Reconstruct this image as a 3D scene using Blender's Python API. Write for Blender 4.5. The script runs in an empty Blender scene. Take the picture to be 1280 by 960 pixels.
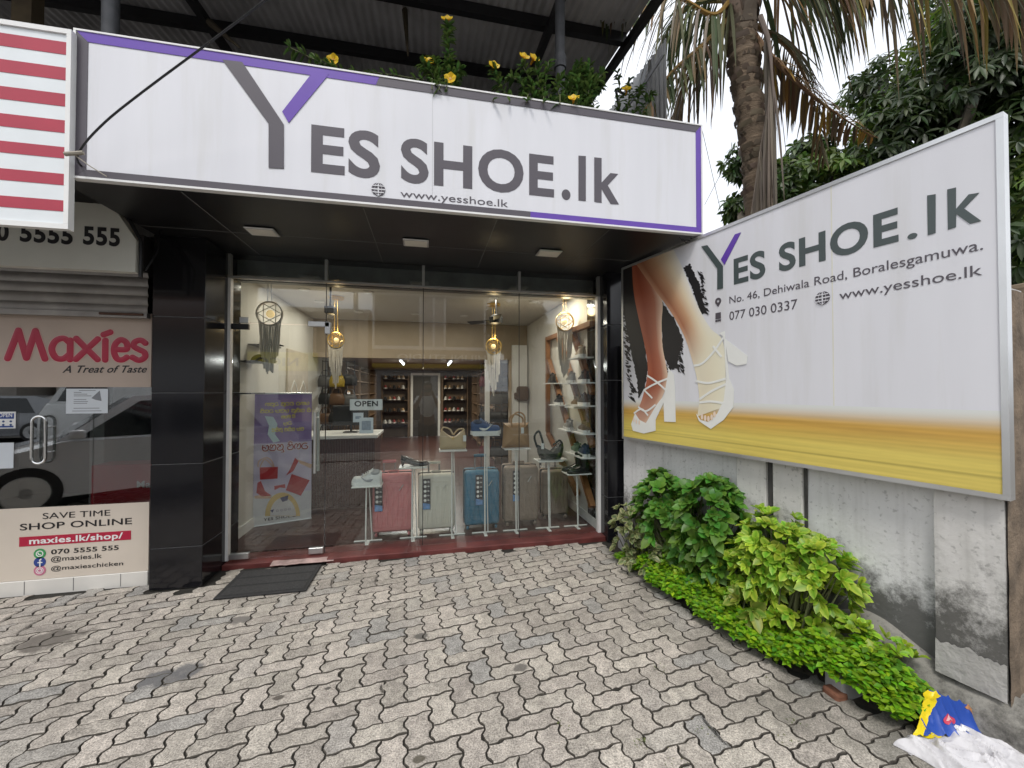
import bpy, bmesh, math, random
from mathutils import Vector, Matrix, noise
from mathutils.geometry import tessellate_polygon
R = math.radians
rnd = random.Random(7)
S = bpy.context.scene
COL = S.collection

# ------------------------------------------------------------------ camera, sky, sun, exposure
YAW, PIT, FPX, CAMZ = R(11.8), R(0.9), 500.0, 1.5
cam = bpy.data.cameras.new('camera'); camo = bpy.data.objects.new('camera', cam); COL.objects.link(camo)
cam.sensor_width = 36.0; cam.lens = FPX / 1280 * 36.0; cam.clip_start = 0.02; cam.clip_end = 2000
camo.location = (0, 0, CAMZ); camo.rotation_euler = (R(90) + PIT, 0, -YAW)
S.camera = camo
CO = Vector((0, 0, CAMZ))
CF = Vector((math.sin(YAW) * math.cos(PIT), math.cos(YAW) * math.cos(PIT), math.sin(PIT)))
CR = Vector((math.cos(YAW), -math.sin(YAW), 0)); CU = CR.cross(CF)

def ray(px, py): return CF + CR * ((px - 640) / FPX) - CU * ((py - 480) / FPX)
def at_z(px, py, z=0.0):
    d = ray(px, py); return CO + d * ((z - CAMZ) / d.z)
def at_y(px, py, y):
    d = ray(px, py); return CO + d * (y / d.y)
def at_x(px, py, x):
    d = ray(px, py); return CO + d * (x / d.x)
def at_d(px, py, dep): return CO + ray(px, py) * dep

W = bpy.data.worlds.new('World'); S.world = W; W.use_nodes = True
nt = W.node_tree; nt.nodes.clear()
SUN_EL, SUN_AZ = R(58), R(205)          # azimuth the light comes from, clockwise from +Y
sky = nt.nodes.new('ShaderNodeTexSky'); sky.sky_type = 'NISHITA'; sky.sun_disc = False
sky.sun_elevation = SUN_EL; sky.sun_rotation = SUN_AZ; sky.air_density = 1.6; sky.dust_density = 4.0
hs = nt.nodes.new('ShaderNodeHueSaturation'); hs.inputs['Saturation'].default_value = 0.35
tc = nt.nodes.new('ShaderNodeTexCoord'); nz = nt.nodes.new('ShaderNodeTexNoise')
nz.inputs['Scale'].default_value = 2.2; nz.inputs['Detail'].default_value = 6
rp = nt.nodes.new('ShaderNodeValToRGB'); rp.color_ramp.elements[0].position = .25; rp.color_ramp.elements[1].position = .75
rp.color_ramp.elements[0].color = (6.6, 7.0, 7.8, 1); rp.color_ramp.elements[1].color = (10.0, 10.1, 10.4, 1)
mx = nt.nodes.new('ShaderNodeMixRGB'); mx.inputs['Fac'].default_value = .8
bg = nt.nodes.new('ShaderNodeBackground'); bg.inputs['Strength'].default_value = 0.1
wo = nt.nodes.new('ShaderNodeOutputWorld')
L = nt.links.new
L(sky.outputs[0], hs.inputs['Color']); L(tc.outputs['Generated'], nz.inputs['Vector']); L(nz.outputs['Fac'], rp.inputs[0])
L(hs.outputs[0], mx.inputs[1]); L(rp.outputs[0], mx.inputs[2]); L(mx.outputs[0], bg.inputs[0]); L(bg.outputs[0], wo.inputs[0])

sl = bpy.data.lights.new('sun', 'SUN'); sl.energy = 1.1; sl.angle = R(14); sl.color = (1, .96, .9)
so = bpy.data.objects.new('sun', sl); COL.objects.link(so)
sdir = Vector((math.sin(SUN_AZ) * math.cos(SUN_EL), math.cos(SUN_AZ) * math.cos(SUN_EL), math.sin(SUN_EL)))
so.rotation_euler = sdir.to_track_quat('Z', 'Y').to_euler(); so.location = sdir * 30

S.render.engine = 'CYCLES'
S.cycles.use_denoising = True
S.cycles.transparent_max_bounces = 24; S.cycles.max_bounces = 9; S.cycles.glossy_bounces = 5
S.cycles.sample_clamp_indirect = 4.0; S.cycles.caustics_reflective = False; S.cycles.caustics_refractive = False
S.view_settings.view_transform = 'Standard'; S.view_settings.look = 'None'
S.view_settings.gamma = 1.0; S.view_settings.exposure = 0.70; S.view_settings.use_curve_mapping = False

# ------------------------------------------------------------------ materials
MATS = {}
def pm(name, col, rough=.6, metal=0., var=.12, ns=6., bump=0., bs=60., spec=.5, coat=0., island=0., trans=0., stretch=None, emit=0.):
    """principled material whose base colour wanders with noise (and per piece when island > 0)"""
    if name in MATS: return MATS[name]
    m = bpy.data.materials.new(name); m.use_nodes = True; t = m.node_tree; b = t.nodes['Principled BSDF']; l = t.links.new
    b.inputs['Roughness'].default_value = rough; b.inputs['Metallic'].default_value = metal
    b.inputs['Specular IOR Level'].default_value = spec; b.inputs['Coat Weight'].default_value = coat
    tcn = t.nodes.new('ShaderNodeTexCoord'); vec = tcn.outputs['Object']
    if stretch:
        mp = t.nodes.new('ShaderNodeMapping'); mp.inputs['Scale'].default_value = stretch; l(vec, mp.inputs[0]); vec = mp.outputs[0]
    n = t.nodes.new('ShaderNodeTexNoise'); n.inputs['Scale'].default_value = ns; n.inputs['Detail'].default_value = 8; l(vec, n.inputs['Vector'])
    h = t.nodes.new('ShaderNodeHueSaturation'); h.inputs['Color'].default_value = (*col, 1)
    mr = t.nodes.new('ShaderNodeMapRange'); mr.inputs[1].default_value = .25; mr.inputs[2].default_value = .75
    mr.inputs[3].default_value = 1 - var; mr.inputs[4].default_value = 1 + var; l(n.outputs['Fac'], mr.inputs[0])
    val = mr.outputs[0]
    if island:
        g = t.nodes.new('ShaderNodeNewGeometry'); m2 = t.nodes.new('ShaderNodeMapRange')
        m2.inputs[3].default_value = 1 - island; m2.inputs[4].default_value = 1 + island; l(g.outputs['Random Per Island'], m2.inputs[0])
        mm = t.nodes.new('ShaderNodeMath'); mm.operation = 'MULTIPLY'; l(val, mm.inputs[0]); l(m2.outputs[0], mm.inputs[1]); val = mm.outputs[0]
        m3 = t.nodes.new('ShaderNodeMapRange'); m3.inputs[3].default_value = .5 - island * .05; m3.inputs[4].default_value = .5 + island * .05
        fr = t.nodes.new('ShaderNodeMath'); fr.operation = 'FRACT'; f2 = t.nodes.new('ShaderNodeMath'); f2.operation = 'MULTIPLY'; f2.inputs[1].default_value = 7.31
        l(g.outputs['Random Per Island'], f2.inputs[0]); l(f2.outputs[0], fr.inputs[0]); l(fr.outputs[0], m3.inputs[0]); l(m3.outputs[0], h.inputs['Hue'])
    l(val, h.inputs['Value']); l(h.outputs[0], b.inputs['Base Color'])
    if bump:
        n2 = t.nodes.new('ShaderNodeTexNoise'); n2.inputs['Scale'].default_value = bs; n2.inputs['Detail'].default_value = 6; l(vec, n2.inputs['Vector'])
        bp = t.nodes.new('ShaderNodeBump'); bp.inputs['Strength'].default_value = bump; bp.inputs['Distance'].default_value = .01
        l(n2.outputs['Fac'], bp.inputs['Height']); l(bp.outputs[0], b.inputs['Normal'])
    if trans:
        out = t.nodes['Material Output']; tr = t.nodes.new('ShaderNodeBsdfTranslucent'); ms = t.nodes.new('ShaderNodeMixShader')
        ms.inputs[0].default_value = trans; l(h.outputs[0], tr.inputs[0]); l(b.outputs[0], ms.inputs[1]); l(tr.outputs[0], ms.inputs[2]); l(ms.outputs[0], out.inputs[0])
    if emit:
        b.inputs['Emission Color'].default_value = (*col, 1); b.inputs['Emission Strength'].default_value = emit
    MATS[name] = m; return m

def printed(name, rough=.35):
    """print whose inks are a mesh colour attribute (posters only)"""
    if name in MATS: return MATS[name]
    m = bpy.data.materials.new(name); m.use_nodes = True; t = m.node_tree; b = t.nodes['Principled BSDF']
    a = t.nodes.new('ShaderNodeVertexColor'); a.layer_name = 'ink'; t.links.new(a.outputs[0], b.inputs['Base Color'])
    b.inputs['Roughness'].default_value = rough; MATS[name] = m; return m

def glass_mat(name, ior=1.62, tint=(.93, .96, .95)):
    m = bpy.data.materials.new(name); m.use_nodes = True; t = m.node_tree; t.nodes.clear(); l = t.links.new
    o = t.nodes.new('ShaderNodeOutputMaterial'); ms = t.nodes.new('ShaderNodeMixShader'); tr = t.nodes.new('ShaderNodeBsdfTransparent'); gl = t.nodes.new('ShaderNodeBsdfGlossy')
    tr.inputs[0].default_value = (*tint, 1); gl.inputs['Roughness'].default_value = 0.0; gl.inputs[0].default_value = (1, 1, 1, 1)
    f = t.nodes.new('ShaderNodeFresnel'); g = t.nodes.new('ShaderNodeNewGeometry'); mr = t.nodes.new('ShaderNodeMapRange')
    mr.inputs[3].default_value = ior; mr.inputs[4].default_value = 1 / ior; l(g.outputs['Backfacing'], mr.inputs[0]); l(mr.outputs[0], f.inputs['IOR'])
    l(f.outputs[0], ms.inputs[0]); l(tr.outputs[0], ms.inputs[1]); l(gl.outputs[0], ms.inputs[2]); l(ms.outputs[0], o.inputs[0])
    MATS[name] = m; return m

# ------------------------------------------------------------------ mesh helpers
class Fr:
    """a plane in the place: origin, right, up, outward normal (metres)"""
    def __init__(s, O, U, V=None, N=None):
        s.O = Vector(O); s.U = Vector(U).normalized(); s.V = Vector(V).normalized() if V else Vector((0, 0, 1))
        s.N = Vector(N).normalized() if N else s.U.cross(s.V)
    def pt(s, u, v, n=0.0): return s.O + s.U * u + s.V * v + s.N * n
    def uv(s, px, py):
        d = ray(px, py); t = (s.O - CO).dot(s.N) / d.dot(s.N); q = CO + d * t - s.O
        return (q.dot(s.U), q.dot(s.V))
    def off(s, n): return Fr(s.O + s.N * n, s.U, s.V, s.N)
XY = Fr((0, 0, 0), (1, 0, 0), (0, 1, 0))
def root_off(p):
    v = Vector()
    while p is not None: v += p.location; p = p.parent
    return v

CAPH = .727
class MB:
    def __init__(s): s.v = []; s.f = []; s.m = []; s.c = []
    def add(s, pts, faces, mi=0, col=None):
        b = len(s.v); s.v += [tuple(p) for p in pts]
        for f in faces: s.f.append([b + i for i in f]); s.m.append(mi)
        if col is None: col = (1, 1, 1)
        s.c += (list(col) if isinstance(col, list) else [col] * len(pts)); return s
    def quad(s, a, b, c, d, mi=0, col=None): return s.add([a, b, c, d], [(0, 1, 2, 3)], mi, col)
    def box(s, x0, x1, y0, y1, z0, z1, mi=0, fr=None, col=None):
        P = [(x0, y0, z0), (x1, y0, z0), (x1, y1, z0), (x0, y1, z0), (x0, y0, z1), (x1, y0, z1), (x1, y1, z1), (x0, y1, z1)]
        if fr: P = [fr.pt(*p) for p in P]
        return s.add(P, [(0, 3, 2, 1), (4, 5, 6, 7), (0, 1, 5, 4), (1, 2, 6, 5), (2, 3, 7, 6), (3, 0, 4, 7)], mi, col)
    def rbox(s, x0, x1, y0, y1, z0, z1, r=.01, seg=2, mi=0, fr=None, taper=None, col=None):
        bm = bmesh.new(); bmesh.ops.create_cube(bm, size=1)
        cx, cy, cz = (x0 + x1) / 2, (y0 + y1) / 2, (z0 + z1) / 2
        for v in bm.verts: v.co = Vector((cx + v.co.x * (x1 - x0), cy + v.co.y * (y1 - y0), cz + v.co.z * (z1 - z0)))
        bmesh.ops.bevel(bm, geom=list(bm.edges), offset=r, segments=seg, profile=.5, affect='EDGES')
        bm.verts.index_update(); P = [v.co.copy() for v in bm.verts]
        if taper: P = [taper(p) for p in P]
        if fr: P = [fr.pt(*p) for p in P]
        s.add(P, [[v.index for v in f.verts] for f in bm.faces], mi, col); bm.free(); return s
    def tube(s, pts, r, n=8, mi=0, cap=True, flat=None, col=None, fk=.25):
        pts = [Vector(p) for p in pts]; k = len(pts); rs = r if isinstance(r, (list, tuple)) else [r] * k
        V = []; ref = None
        for i, p in enumerate(pts):
            t = (pts[min(i + 1, k - 1)] - pts[max(i - 1, 0)]).normalized()
            if ref is None:
                ref = Vector((0, 0, 1)) if abs(t.z) < .9 else Vector((1, 0, 0))
                if flat: ref = flat
            a = (ref - t * ref.dot(t)).normalized(); b = t.cross(a); ref = a if not flat else flat
            for j in range(n):
                w = 2 * math.pi * j / n
                V.append(p + a * math.cos(w) * rs[i] * (fk if flat else 1) + b * math.sin(w) * rs[i])
        F = [(i * n + j, i * n + (j + 1) % n, (i + 1) * n + (j + 1) % n, (i + 1) * n + j) for i in range(k - 1) for j in range(n)]
        if cap: F += [tuple(range(n))[::-1], tuple(range((k - 1) * n, k * n))]
        return s.add(V, F, mi, col)
    def lathe(s, prof, c, n=20, ax='z', mi=0, col=None):
        V = []; c = Vector(c)
        for (r, h) in prof:
            for j in range(n):
                w = 2 * math.pi * j / n; a, b = r * math.cos(w), r * math.sin(w)
                V.append(c + (Vector((a, b, h)) if ax == 'z' else Vector((h, a, b)) if ax == 'x' else Vector((a, h, b))))
        k = len(prof)
        F = [(i * n + j, i * n + (j + 1) % n, (i + 1) * n + (j + 1) % n, (i + 1) * n + j) for i in range(k - 1) for j in range(n)]
        if prof[0][0] > 1e-6: F.append(tuple(range(n))[::-1])
        if prof[-1][0] > 1e-6: F.append(tuple(range((k - 1) * n, k * n)))
        return s.add(V, F, mi, col)
    def prism(s, fr, pts, n0, n1, mi=0, col=None):
        k = len(pts); V = [fr.pt(u, v, n1) for u, v in pts] + [fr.pt(u, v, n0) for u, v in pts]
        tri = tessellate_polygon([[Vector((u, v, 0)) for u, v in pts]])
        F = [tuple(t) for t in tri] + [tuple(k + i for i in t)[::-1] for t in tri] + [(i, (i + 1) % k, k + (i + 1) % k, k + i) for i in range(k)]
        return s.add(V, F, mi, col)
    def disc(s, fr, u, v, r, n0, n1, k=24, mi=0, ry=None, col=None):
        return s.prism(fr, [(u + r * math.cos(2 * math.pi * i / k), v + (ry or r) * math.sin(2 * math.pi * i / k)) for i in range(k)], n0, n1, mi, col)
    def ring(s, fr, u, v, r0, r1, n0, n1, k=28, mi=0, a0=0, a1=2 * math.pi, sq=1):
        full = a1 - a0 > 6.28; m = k if full else k + 1
        V = []
        for i in range(m):
            w = a0 + (a1 - a0) * i / k
            for (r, n) in ((r0, n0), (r1, n0), (r1, n1), (r0, n1)): V.append(fr.pt(u + r * math.cos(w) * sq, v + r * math.sin(w), n))
        F = []
        for i in range(k):
            j = (i + 1) % m
            for q in range(4): F.append((i * 4 + q, i * 4 + (q + 1) % 4, j * 4 + (q + 1) % 4, j * 4 + q))
        if not full: F += [(0, 1, 2, 3), ((m - 1) * 4 + 3, (m - 1) * 4 + 2, (m - 1) * 4 + 1, (m - 1) * 4)]
        return s.add(V, F, mi)
    def sphere(s, c, r, n=16, mi=0, sc=(1, 1, 1), col=None):
        c = Vector(c); k = n // 2 + 1
        V = []
        for i in range(k):
            a = math.pi * i / (k - 1)
            for j in range(n):
                w = 2 * math.pi * j / n
                V.append(c + Vector((r * sc[0] * math.sin(a) * math.cos(w), r * sc[1] * math.sin(a) * math.sin(w), r * sc[2] * math.cos(a))))
        F = [(i * n + j, i * n + (j + 1) % n, (i + 1) * n + (j + 1) % n, (i + 1) * n + j) for i in range(k - 1) for j in range(n)]
        return s.add(V, F, mi, col)
    def grid(s, fn, nu, nv, mi=0, colfn=None):
        V = []; C = []
        for i in range(nu + 1):
            for j in range(nv + 1):
                V.append(fn(i / nu, j / nv)); C.append(colfn(i / nu, j / nv) if colfn else (1, 1, 1))
        F = [(i * (nv + 1) + j, (i + 1) * (nv + 1) + j, (i + 1) * (nv + 1) + j + 1, i * (nv + 1) + j + 1) for i in range(nu) for j in range(nv)]
        return s.add(V, F, mi, C)
    def text(s, fr, body, u0, u1, v, cap, n0=.0012, th=.0008, bold=0., shear=0., rot=0., mi=0, mirror=False, col=None):
        """lettering on plane fr: ink from u0 to u1, baseline v, capital height cap"""
        cu = bpy.data.curves.new('t', 'FONT'); cu.body = body; cu.offset = bold; cu.shear = shear; cu.resolution_u = 5; cu.space_character = 1 + 2.6 * max(0, bold); cu.fill_mode = 'BOTH'; cu.extrude = .5
        ob = bpy.data.objects.new('t', cu); COL.objects.link(ob); dg = bpy.context.evaluated_depsgraph_get(); dg.update()
        me = bpy.data.meshes.new_from_object(ob.evaluated_get(dg)); P = [v_.co.copy() for v_ in me.vertices]; F = [tuple(p.vertices) for p in me.polygons]
        bpy.data.objects.remove(ob); bpy.data.curves.remove(cu); bpy.data.meshes.remove(me)
        if not P: return s
        x0 = min(p.x for p in P); x1 = max(p.x for p in P); sx = (u1 - u0) / (x1 - x0); sy = cap / (CAPH + 2 * bold)
        Q = []
        for p in P:
            a, b = (p.x - x0) * sx, (p.y + bold) * sy
            if mirror: a = (u1 - u0) - a
            if rot: a, b = a * math.cos(rot) - b * math.sin(rot), a * math.sin(rot) + b * math.cos(rot)
            Q.append(fr.pt(u0 + a, v + b, n0 + th * (p.z + .5)))
        return s.add(Q, F, mi, col)
    def strokes(s, fr, polys, u0, v0, w, h, r, n=.003, mi=0, fk=.12):
        for pl in polys:
            pts = [fr.pt(u0 + a * w, v0 + b * h, n) for a, b in smooth(pl)]
            s.tube(pts, r, 6, mi, True, flat=fr.N, fk=fk)
        return s
    def build(s, name, mats, parent=None, smooth=0, norm=True, label=None, ink=False):
        me = bpy.data.meshes.new(name); off = root_off(parent)
        if parent is None and s.v:
            xs = [p[0] for p in s.v]; ys = [p[1] for p in s.v]; zs = [p[2] for p in s.v]
            off = Vector(((min(xs) + max(xs)) / 2, (min(ys) + max(ys)) / 2, min(zs)))
        me.from_pydata([(p[0] - off.x, p[1] - off.y, p[2] - off.z) for p in s.v], [], s.f)
        for m in (mats if isinstance(mats, (list, tuple)) else [mats]): me.materials.append(m)
        me.polygons.foreach_set('material_index', s.m)
        if ink:
            ca = me.color_attributes.new('ink', 'FLOAT_COLOR', 'POINT')
            ca.data.foreach_set('color', [x for c in s.c for x in (c[0], c[1], c[2], 1.0)])
        if norm:
            bm = bmesh.new(); bm.from_mesh(me); bmesh.ops.recalc_face_normals(bm, faces=bm.faces); bm.to_mesh(me); bm.free()
        if smooth:
            me.polygons.foreach_set('use_smooth', [True] * len(me.polygons)); me.set_sharp_from_angle(angle=R(smooth))
        me.update(); o = bpy.data.objects.new(name, me); COL.objects.link(o)
        if parent is None: o.location = off
        else: o.parent = parent
        if label: o['label'] = label
        return o

def smooth(pl, k=5):
    """catmull-rom through 2-D or 3-D points"""
    P = [Vector(p) for p in pl]
    if len(P) < 3: return [tuple(p) for p in P]
    out = []
    for i in range(len(P) - 1):
        a, b, c, d = P[max(i - 1, 0)], P[i], P[i + 1], P[min(i + 2, len(P) - 1)]
        for j in range(k):
            t = j / k
            out.append(tuple(.5 * ((2 * b) + (c - a) * t + (2 * a - 5 * b + 4 * c - d) * t * t + (3 * b - a - 3 * c + d) * t ** 3)))
    out.append(tuple(P[-1])); return out

def _cap():
    m = MB(); m.text(Fr((0, 0, 0), (1, 0, 0), (0, 0, 1)), 'H', 0, 1, 0, .727)
    return max(p[2] for p in m.v)
CAPH = _cap(); print('cap height', CAPH)
def tag(o, label, cat, group=None, kind=None):
    o['label'] = label; o['category'] = cat
    if group: o['group'] = group
    if kind: o['kind'] = kind
    return o
def thing(name, label, cat, loc=(0, 0, 0), group=None):
    o = bpy.data.objects.new(name, None); COL.objects.link(o); o.location = loc; o.empty_display_size = .1
    return tag(o, label, cat, group)
def struct(o): o['kind'] = 'structure'; return o
def copy_tree(o, parent=None):
    c = o.copy(); COL.objects.link(c)
    if parent is not None: c.parent = parent
    for ch in list(o.children): copy_tree(ch, c)
    return c
def place(o, loc, rz=0, label=None, sc=None):
    o.location = loc; o.rotation_euler = (0, 0, rz)
    if label: o['label'] = label
    if sc: o.scale = (sc, sc, sc)
    return o
# ------------------------------------------------------------------ palette
white_paint = pm('white_paint', (.78, .78, .77), .45, var=.04)
sign_white = pm('sign_white', (.71, .715, .755), .34, var=.05, ns=1.1, stretch=(4, 4, .35), bump=.06, bs=1.6)
def streaks(m, col, amt, sc):
    t = m.node_tree; l = t.links.new; b = t.nodes['Principled BSDF']; src = b.inputs['Base Color'].links[0].from_socket; tcn = t.nodes.new('ShaderNodeTexCoord'); mp = t.nodes.new('ShaderNodeMapping'); mp.inputs['Scale'].default_value = sc; l(tcn.outputs['Object'], mp.inputs[0])
    n = t.nodes.new('ShaderNodeTexNoise'); n.inputs['Scale'].default_value = 1; n.inputs['Detail'].default_value = 9; n.inputs['Roughness'].default_value = .62; l(mp.outputs[0], n.inputs['Vector']); r = t.nodes.new('ShaderNodeMapRange'); r.inputs[1].default_value = .52; r.inputs[2].default_value = .76; r.inputs[3].default_value = 0; r.inputs[4].default_value = amt; l(n.outputs['Fac'], r.inputs[0])
    x = t.nodes.new('ShaderNodeMixRGB'); x.inputs[2].default_value = (*col, 1); l(r.outputs[0], x.inputs[0]); l(src, x.inputs[1]); l(x.outputs[0], b.inputs['Base Color'])
streaks(sign_white, (.46, .45, .38), .26, (7, 7, .55))
ink_grey = pm('ink_grey', (.085, .075, .09), .35, var=.05)
ink_green_grey = pm('ink_green_grey', (.065, .085, .085), .35, var=.05)
ink_purple = pm('ink_purple', (.12, .05, .38), .35, var=.06)
ink_red = pm('ink_red', (.42, .015, .05), .35, var=.06)
ink_black = pm('ink_black', (.015, .014, .016), .4, var=.05)
alu = pm('aluminium', (.62, .63, .63), .32, .85, var=.08)
steel = pm('steel', (.7, .7, .69), .18, 1., var=.05)
black_metal = pm('black_metal', (.018, .018, .02), .45, .1, var=.25)
grey_metal = pm('grey_metal', (.07, .072, .078), .5, .2, var=.3, ns=14)
black_tile = pm('black_tile', (.009, .009, .011), .13, var=.4, ns=30, spec=.5, bump=.03, bs=4)
grout = pm('grout', (.16, .16, .16), .8)
black_gloss = pm('black_gloss', (.011, .011, .012), .38, var=.3, ns=3)
shop_wall = pm('shop_wall', (.66, .65, .61), .75, var=.04)
shop_ceiling = pm('shop_ceiling', (.6, .58, .55), .8, var=.03)
cream = pm('cream_wall', (.55, .45, .34), .7, var=.05)
red_paint = pm('red_floor_paint', (.115, .028, .025), .5, var=.4, ns=7, bump=.1, bs=20)
GLASS = glass_mat('shop_glass', 1.62)
GLASS2 = glass_mat('shop_glass_tinted', 2.5, (.70, .73, .73))
rubber = pm('rubber', (.022, .022, .023), .75, var=.3, ns=30, bump=.3, bs=200)
gold = pm('gold_metal', (.75, .5, .16), .3, .8, var=.1)

# ------------------------------------------------------------------ ground: pavers, bed, soil, road
STAINS = [(at_z(p, q).x, at_z(p, q).y, r_, c_) for p, q, r_, c_ in ((205, 848, .13, (.12, .12, .125)), (232, 838, .10, (.13, .13, .135)), (348, 872, .032, (.06, .05, .04)), (525, 948, .03, (.07, .06, .04)), (527, 795, .05, (.10, .095, .085)), (300, 775, .09, (.15, .14, .13)), (410, 860, .018, (.05, .045, .04)), (60, 800, .20, (.13, .115, .10)), (650, 835, .05, (.12, .11, .10)))]
STAIN_NODES = []
def paver_mat():
    m = pm('paver_concrete', (.450, .410, .362), .85, var=.18, ns=3.0, bump=.7, bs=150, island=.15)
    t = m.node_tree; l = t.links.new; b = t.nodes['Principled BSDF']
    src = b.inputs['Base Color'].links[0].from_socket
    tcn = t.nodes.new('ShaderNodeTexCoord')
    # bluish blocks among the beige ones
    g = t.nodes.new('ShaderNodeNewGeometry'); gt = t.nodes.new('ShaderNodeMapRange'); gt.inputs[1].default_value = .80; gt.inputs[2].default_value = .95
    fm = t.nodes.new('ShaderNodeMath'); fm.operation = 'MULTIPLY'; fm.inputs[1].default_value = 13.7; ff = t.nodes.new('ShaderNodeMath'); ff.operation = 'FRACT'
    l(g.outputs['Random Per Island'], fm.inputs[0]); l(fm.outputs[0], ff.inputs[0]); l(ff.outputs[0], gt.inputs[0])
    m1 = t.nodes.new('ShaderNodeMixRGB'); m1.inputs[2].default_value = (.35, .338, .318, 1); l(gt.outputs[0], m1.inputs[0]); l(src, m1.inputs[1])
    # grit
    n = t.nodes.new('ShaderNodeTexNoise'); n.inputs['Scale'].default_value = 150; n.inputs['Detail'].default_value = 4; l(tcn.outputs['Object'], n.inputs['Vector'])
    r = t.nodes.new('ShaderNodeMapRange'); r.inputs[1].default_value = .34; r.inputs[2].default_value = .66; r.inputs[3].default_value = .58; r.inputs[4].default_value = 1.36; l(n.outputs['Fac'], r.inputs[0])
    m2 = t.nodes.new('ShaderNodeMixRGB'); m2.blend_type = 'MULTIPLY'; m2.inputs[0].default_value = 1; l(m1.outputs[0], m2.inputs[1]); l(r.outputs[0], m2.inputs[2])
    n5 = t.nodes.new('ShaderNodeTexNoise'); n5.inputs['Scale'].default_value = 22; n5.inputs['Detail'].default_value = 9; n5.inputs['Roughness'].default_value = .7; l(tcn.outputs['Object'], n5.inputs['Vector'])
    r5 = t.nodes.new('ShaderNodeMapRange'); r5.inputs[1].default_value = .3; r5.inputs[2].default_value = .62; r5.inputs[3].default_value = .58; r5.inputs[4].default_value = 1.10; l(n5.outputs['Fac'], r5.inputs[0])
    m5 = t.nodes.new('ShaderNodeMixRGB'); m5.blend_type = 'MULTIPLY'; m5.inputs[0].default_value = 1; l(m2.outputs[0], m5.inputs[1]); l(r5.outputs[0], m5.inputs[2]); m2 = m5
    # oil and tyre stains with a shape of their own
    n3 = t.nodes.new('ShaderNodeTexNoise'); n3.inputs['Scale'].default_value = 1.9; n3.inputs['Detail'].default_value = 9; n3.inputs['Roughness'].default_value = .72; l(tcn.outputs['Object'], n3.inputs['Vector'])
    r3 = t.nodes.new('ShaderNodeMapRange'); r3.inputs[1].default_value = .6; r3.inputs[2].default_value = .72; r3.inputs[3].default_value = 0; r3.inputs[4].default_value = .6; l(n3.outputs['Fac'], r3.inputs[0])
    m3 = t.nodes.new('ShaderNodeMixRGB'); m3.inputs[2].default_value = (.07, .066, .06, 1); l(r3.outputs[0], m3.inputs[0]); l(m2.outputs[0], m3.inputs[1])
    for (sx_, sy_, sr_, sc_) in STAINS:
        d_ = t.nodes.new('ShaderNodeVectorMath'); d_.operation = 'DISTANCE'; mpn = t.nodes.new('ShaderNodeMapping'); mpn.inputs['Scale'].default_value = (1, 1.5, 0); l(tcn.outputs['Object'], mpn.inputs[0]); l(mpn.outputs[0], d_.inputs[0]); STAIN_NODES.append((d_, sx_, sy_))
        nn_ = t.nodes.new('ShaderNodeTexNoise'); nn_.inputs['Scale'].default_value = 11; nn_.inputs['Detail'].default_value = 8; l(tcn.outputs['Object'], nn_.inputs['Vector'])
        ms_ = t.nodes.new('ShaderNodeMath'); ms_.operation = 'MULTIPLY_ADD'; ms_.inputs[1].default_value = sr_ * 1.6; l(nn_.outputs['Fac'], ms_.inputs[0]); l(d_.outputs['Value'], ms_.inputs[2])
        mk_ = t.nodes.new('ShaderNodeMapRange'); mk_.inputs[1].default_value = sr_ * 1.45; mk_.inputs[2].default_value = sr_ * 1.75; mk_.inputs[3].default_value = .85; mk_.inputs[4].default_value = 0; l(ms_.outputs[0], mk_.inputs[0])
        mi_ = t.nodes.new('ShaderNodeMixRGB'); mi_.inputs[2].default_value = (*sc_, 1); l(mk_.outputs[0], mi_.inputs[0]); l(m3.outputs[0], mi_.inputs[1]); m3 = mi_
    # algae and silt where the plant bed drains on to the blocks
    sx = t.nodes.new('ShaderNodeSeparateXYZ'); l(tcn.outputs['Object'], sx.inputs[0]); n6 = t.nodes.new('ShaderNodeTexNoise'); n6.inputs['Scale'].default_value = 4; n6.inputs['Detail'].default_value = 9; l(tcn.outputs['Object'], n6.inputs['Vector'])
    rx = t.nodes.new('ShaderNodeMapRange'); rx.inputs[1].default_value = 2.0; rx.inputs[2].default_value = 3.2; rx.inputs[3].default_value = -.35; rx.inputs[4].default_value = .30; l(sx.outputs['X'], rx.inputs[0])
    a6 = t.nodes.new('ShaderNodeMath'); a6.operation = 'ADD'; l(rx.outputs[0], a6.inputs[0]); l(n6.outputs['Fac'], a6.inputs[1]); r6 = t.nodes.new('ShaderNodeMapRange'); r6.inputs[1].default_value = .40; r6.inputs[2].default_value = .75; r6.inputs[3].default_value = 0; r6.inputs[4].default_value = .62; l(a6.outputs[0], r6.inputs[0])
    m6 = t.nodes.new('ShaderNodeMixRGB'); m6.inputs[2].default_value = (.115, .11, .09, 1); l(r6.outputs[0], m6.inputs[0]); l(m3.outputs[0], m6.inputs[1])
    l(m6.outputs[0], b.inputs['Base Color']); return m
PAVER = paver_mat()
JOINT = pm('joint_sand', (.022, .02, .016), .95, var=.5, ns=40, bump=.5, bs=120)

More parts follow.
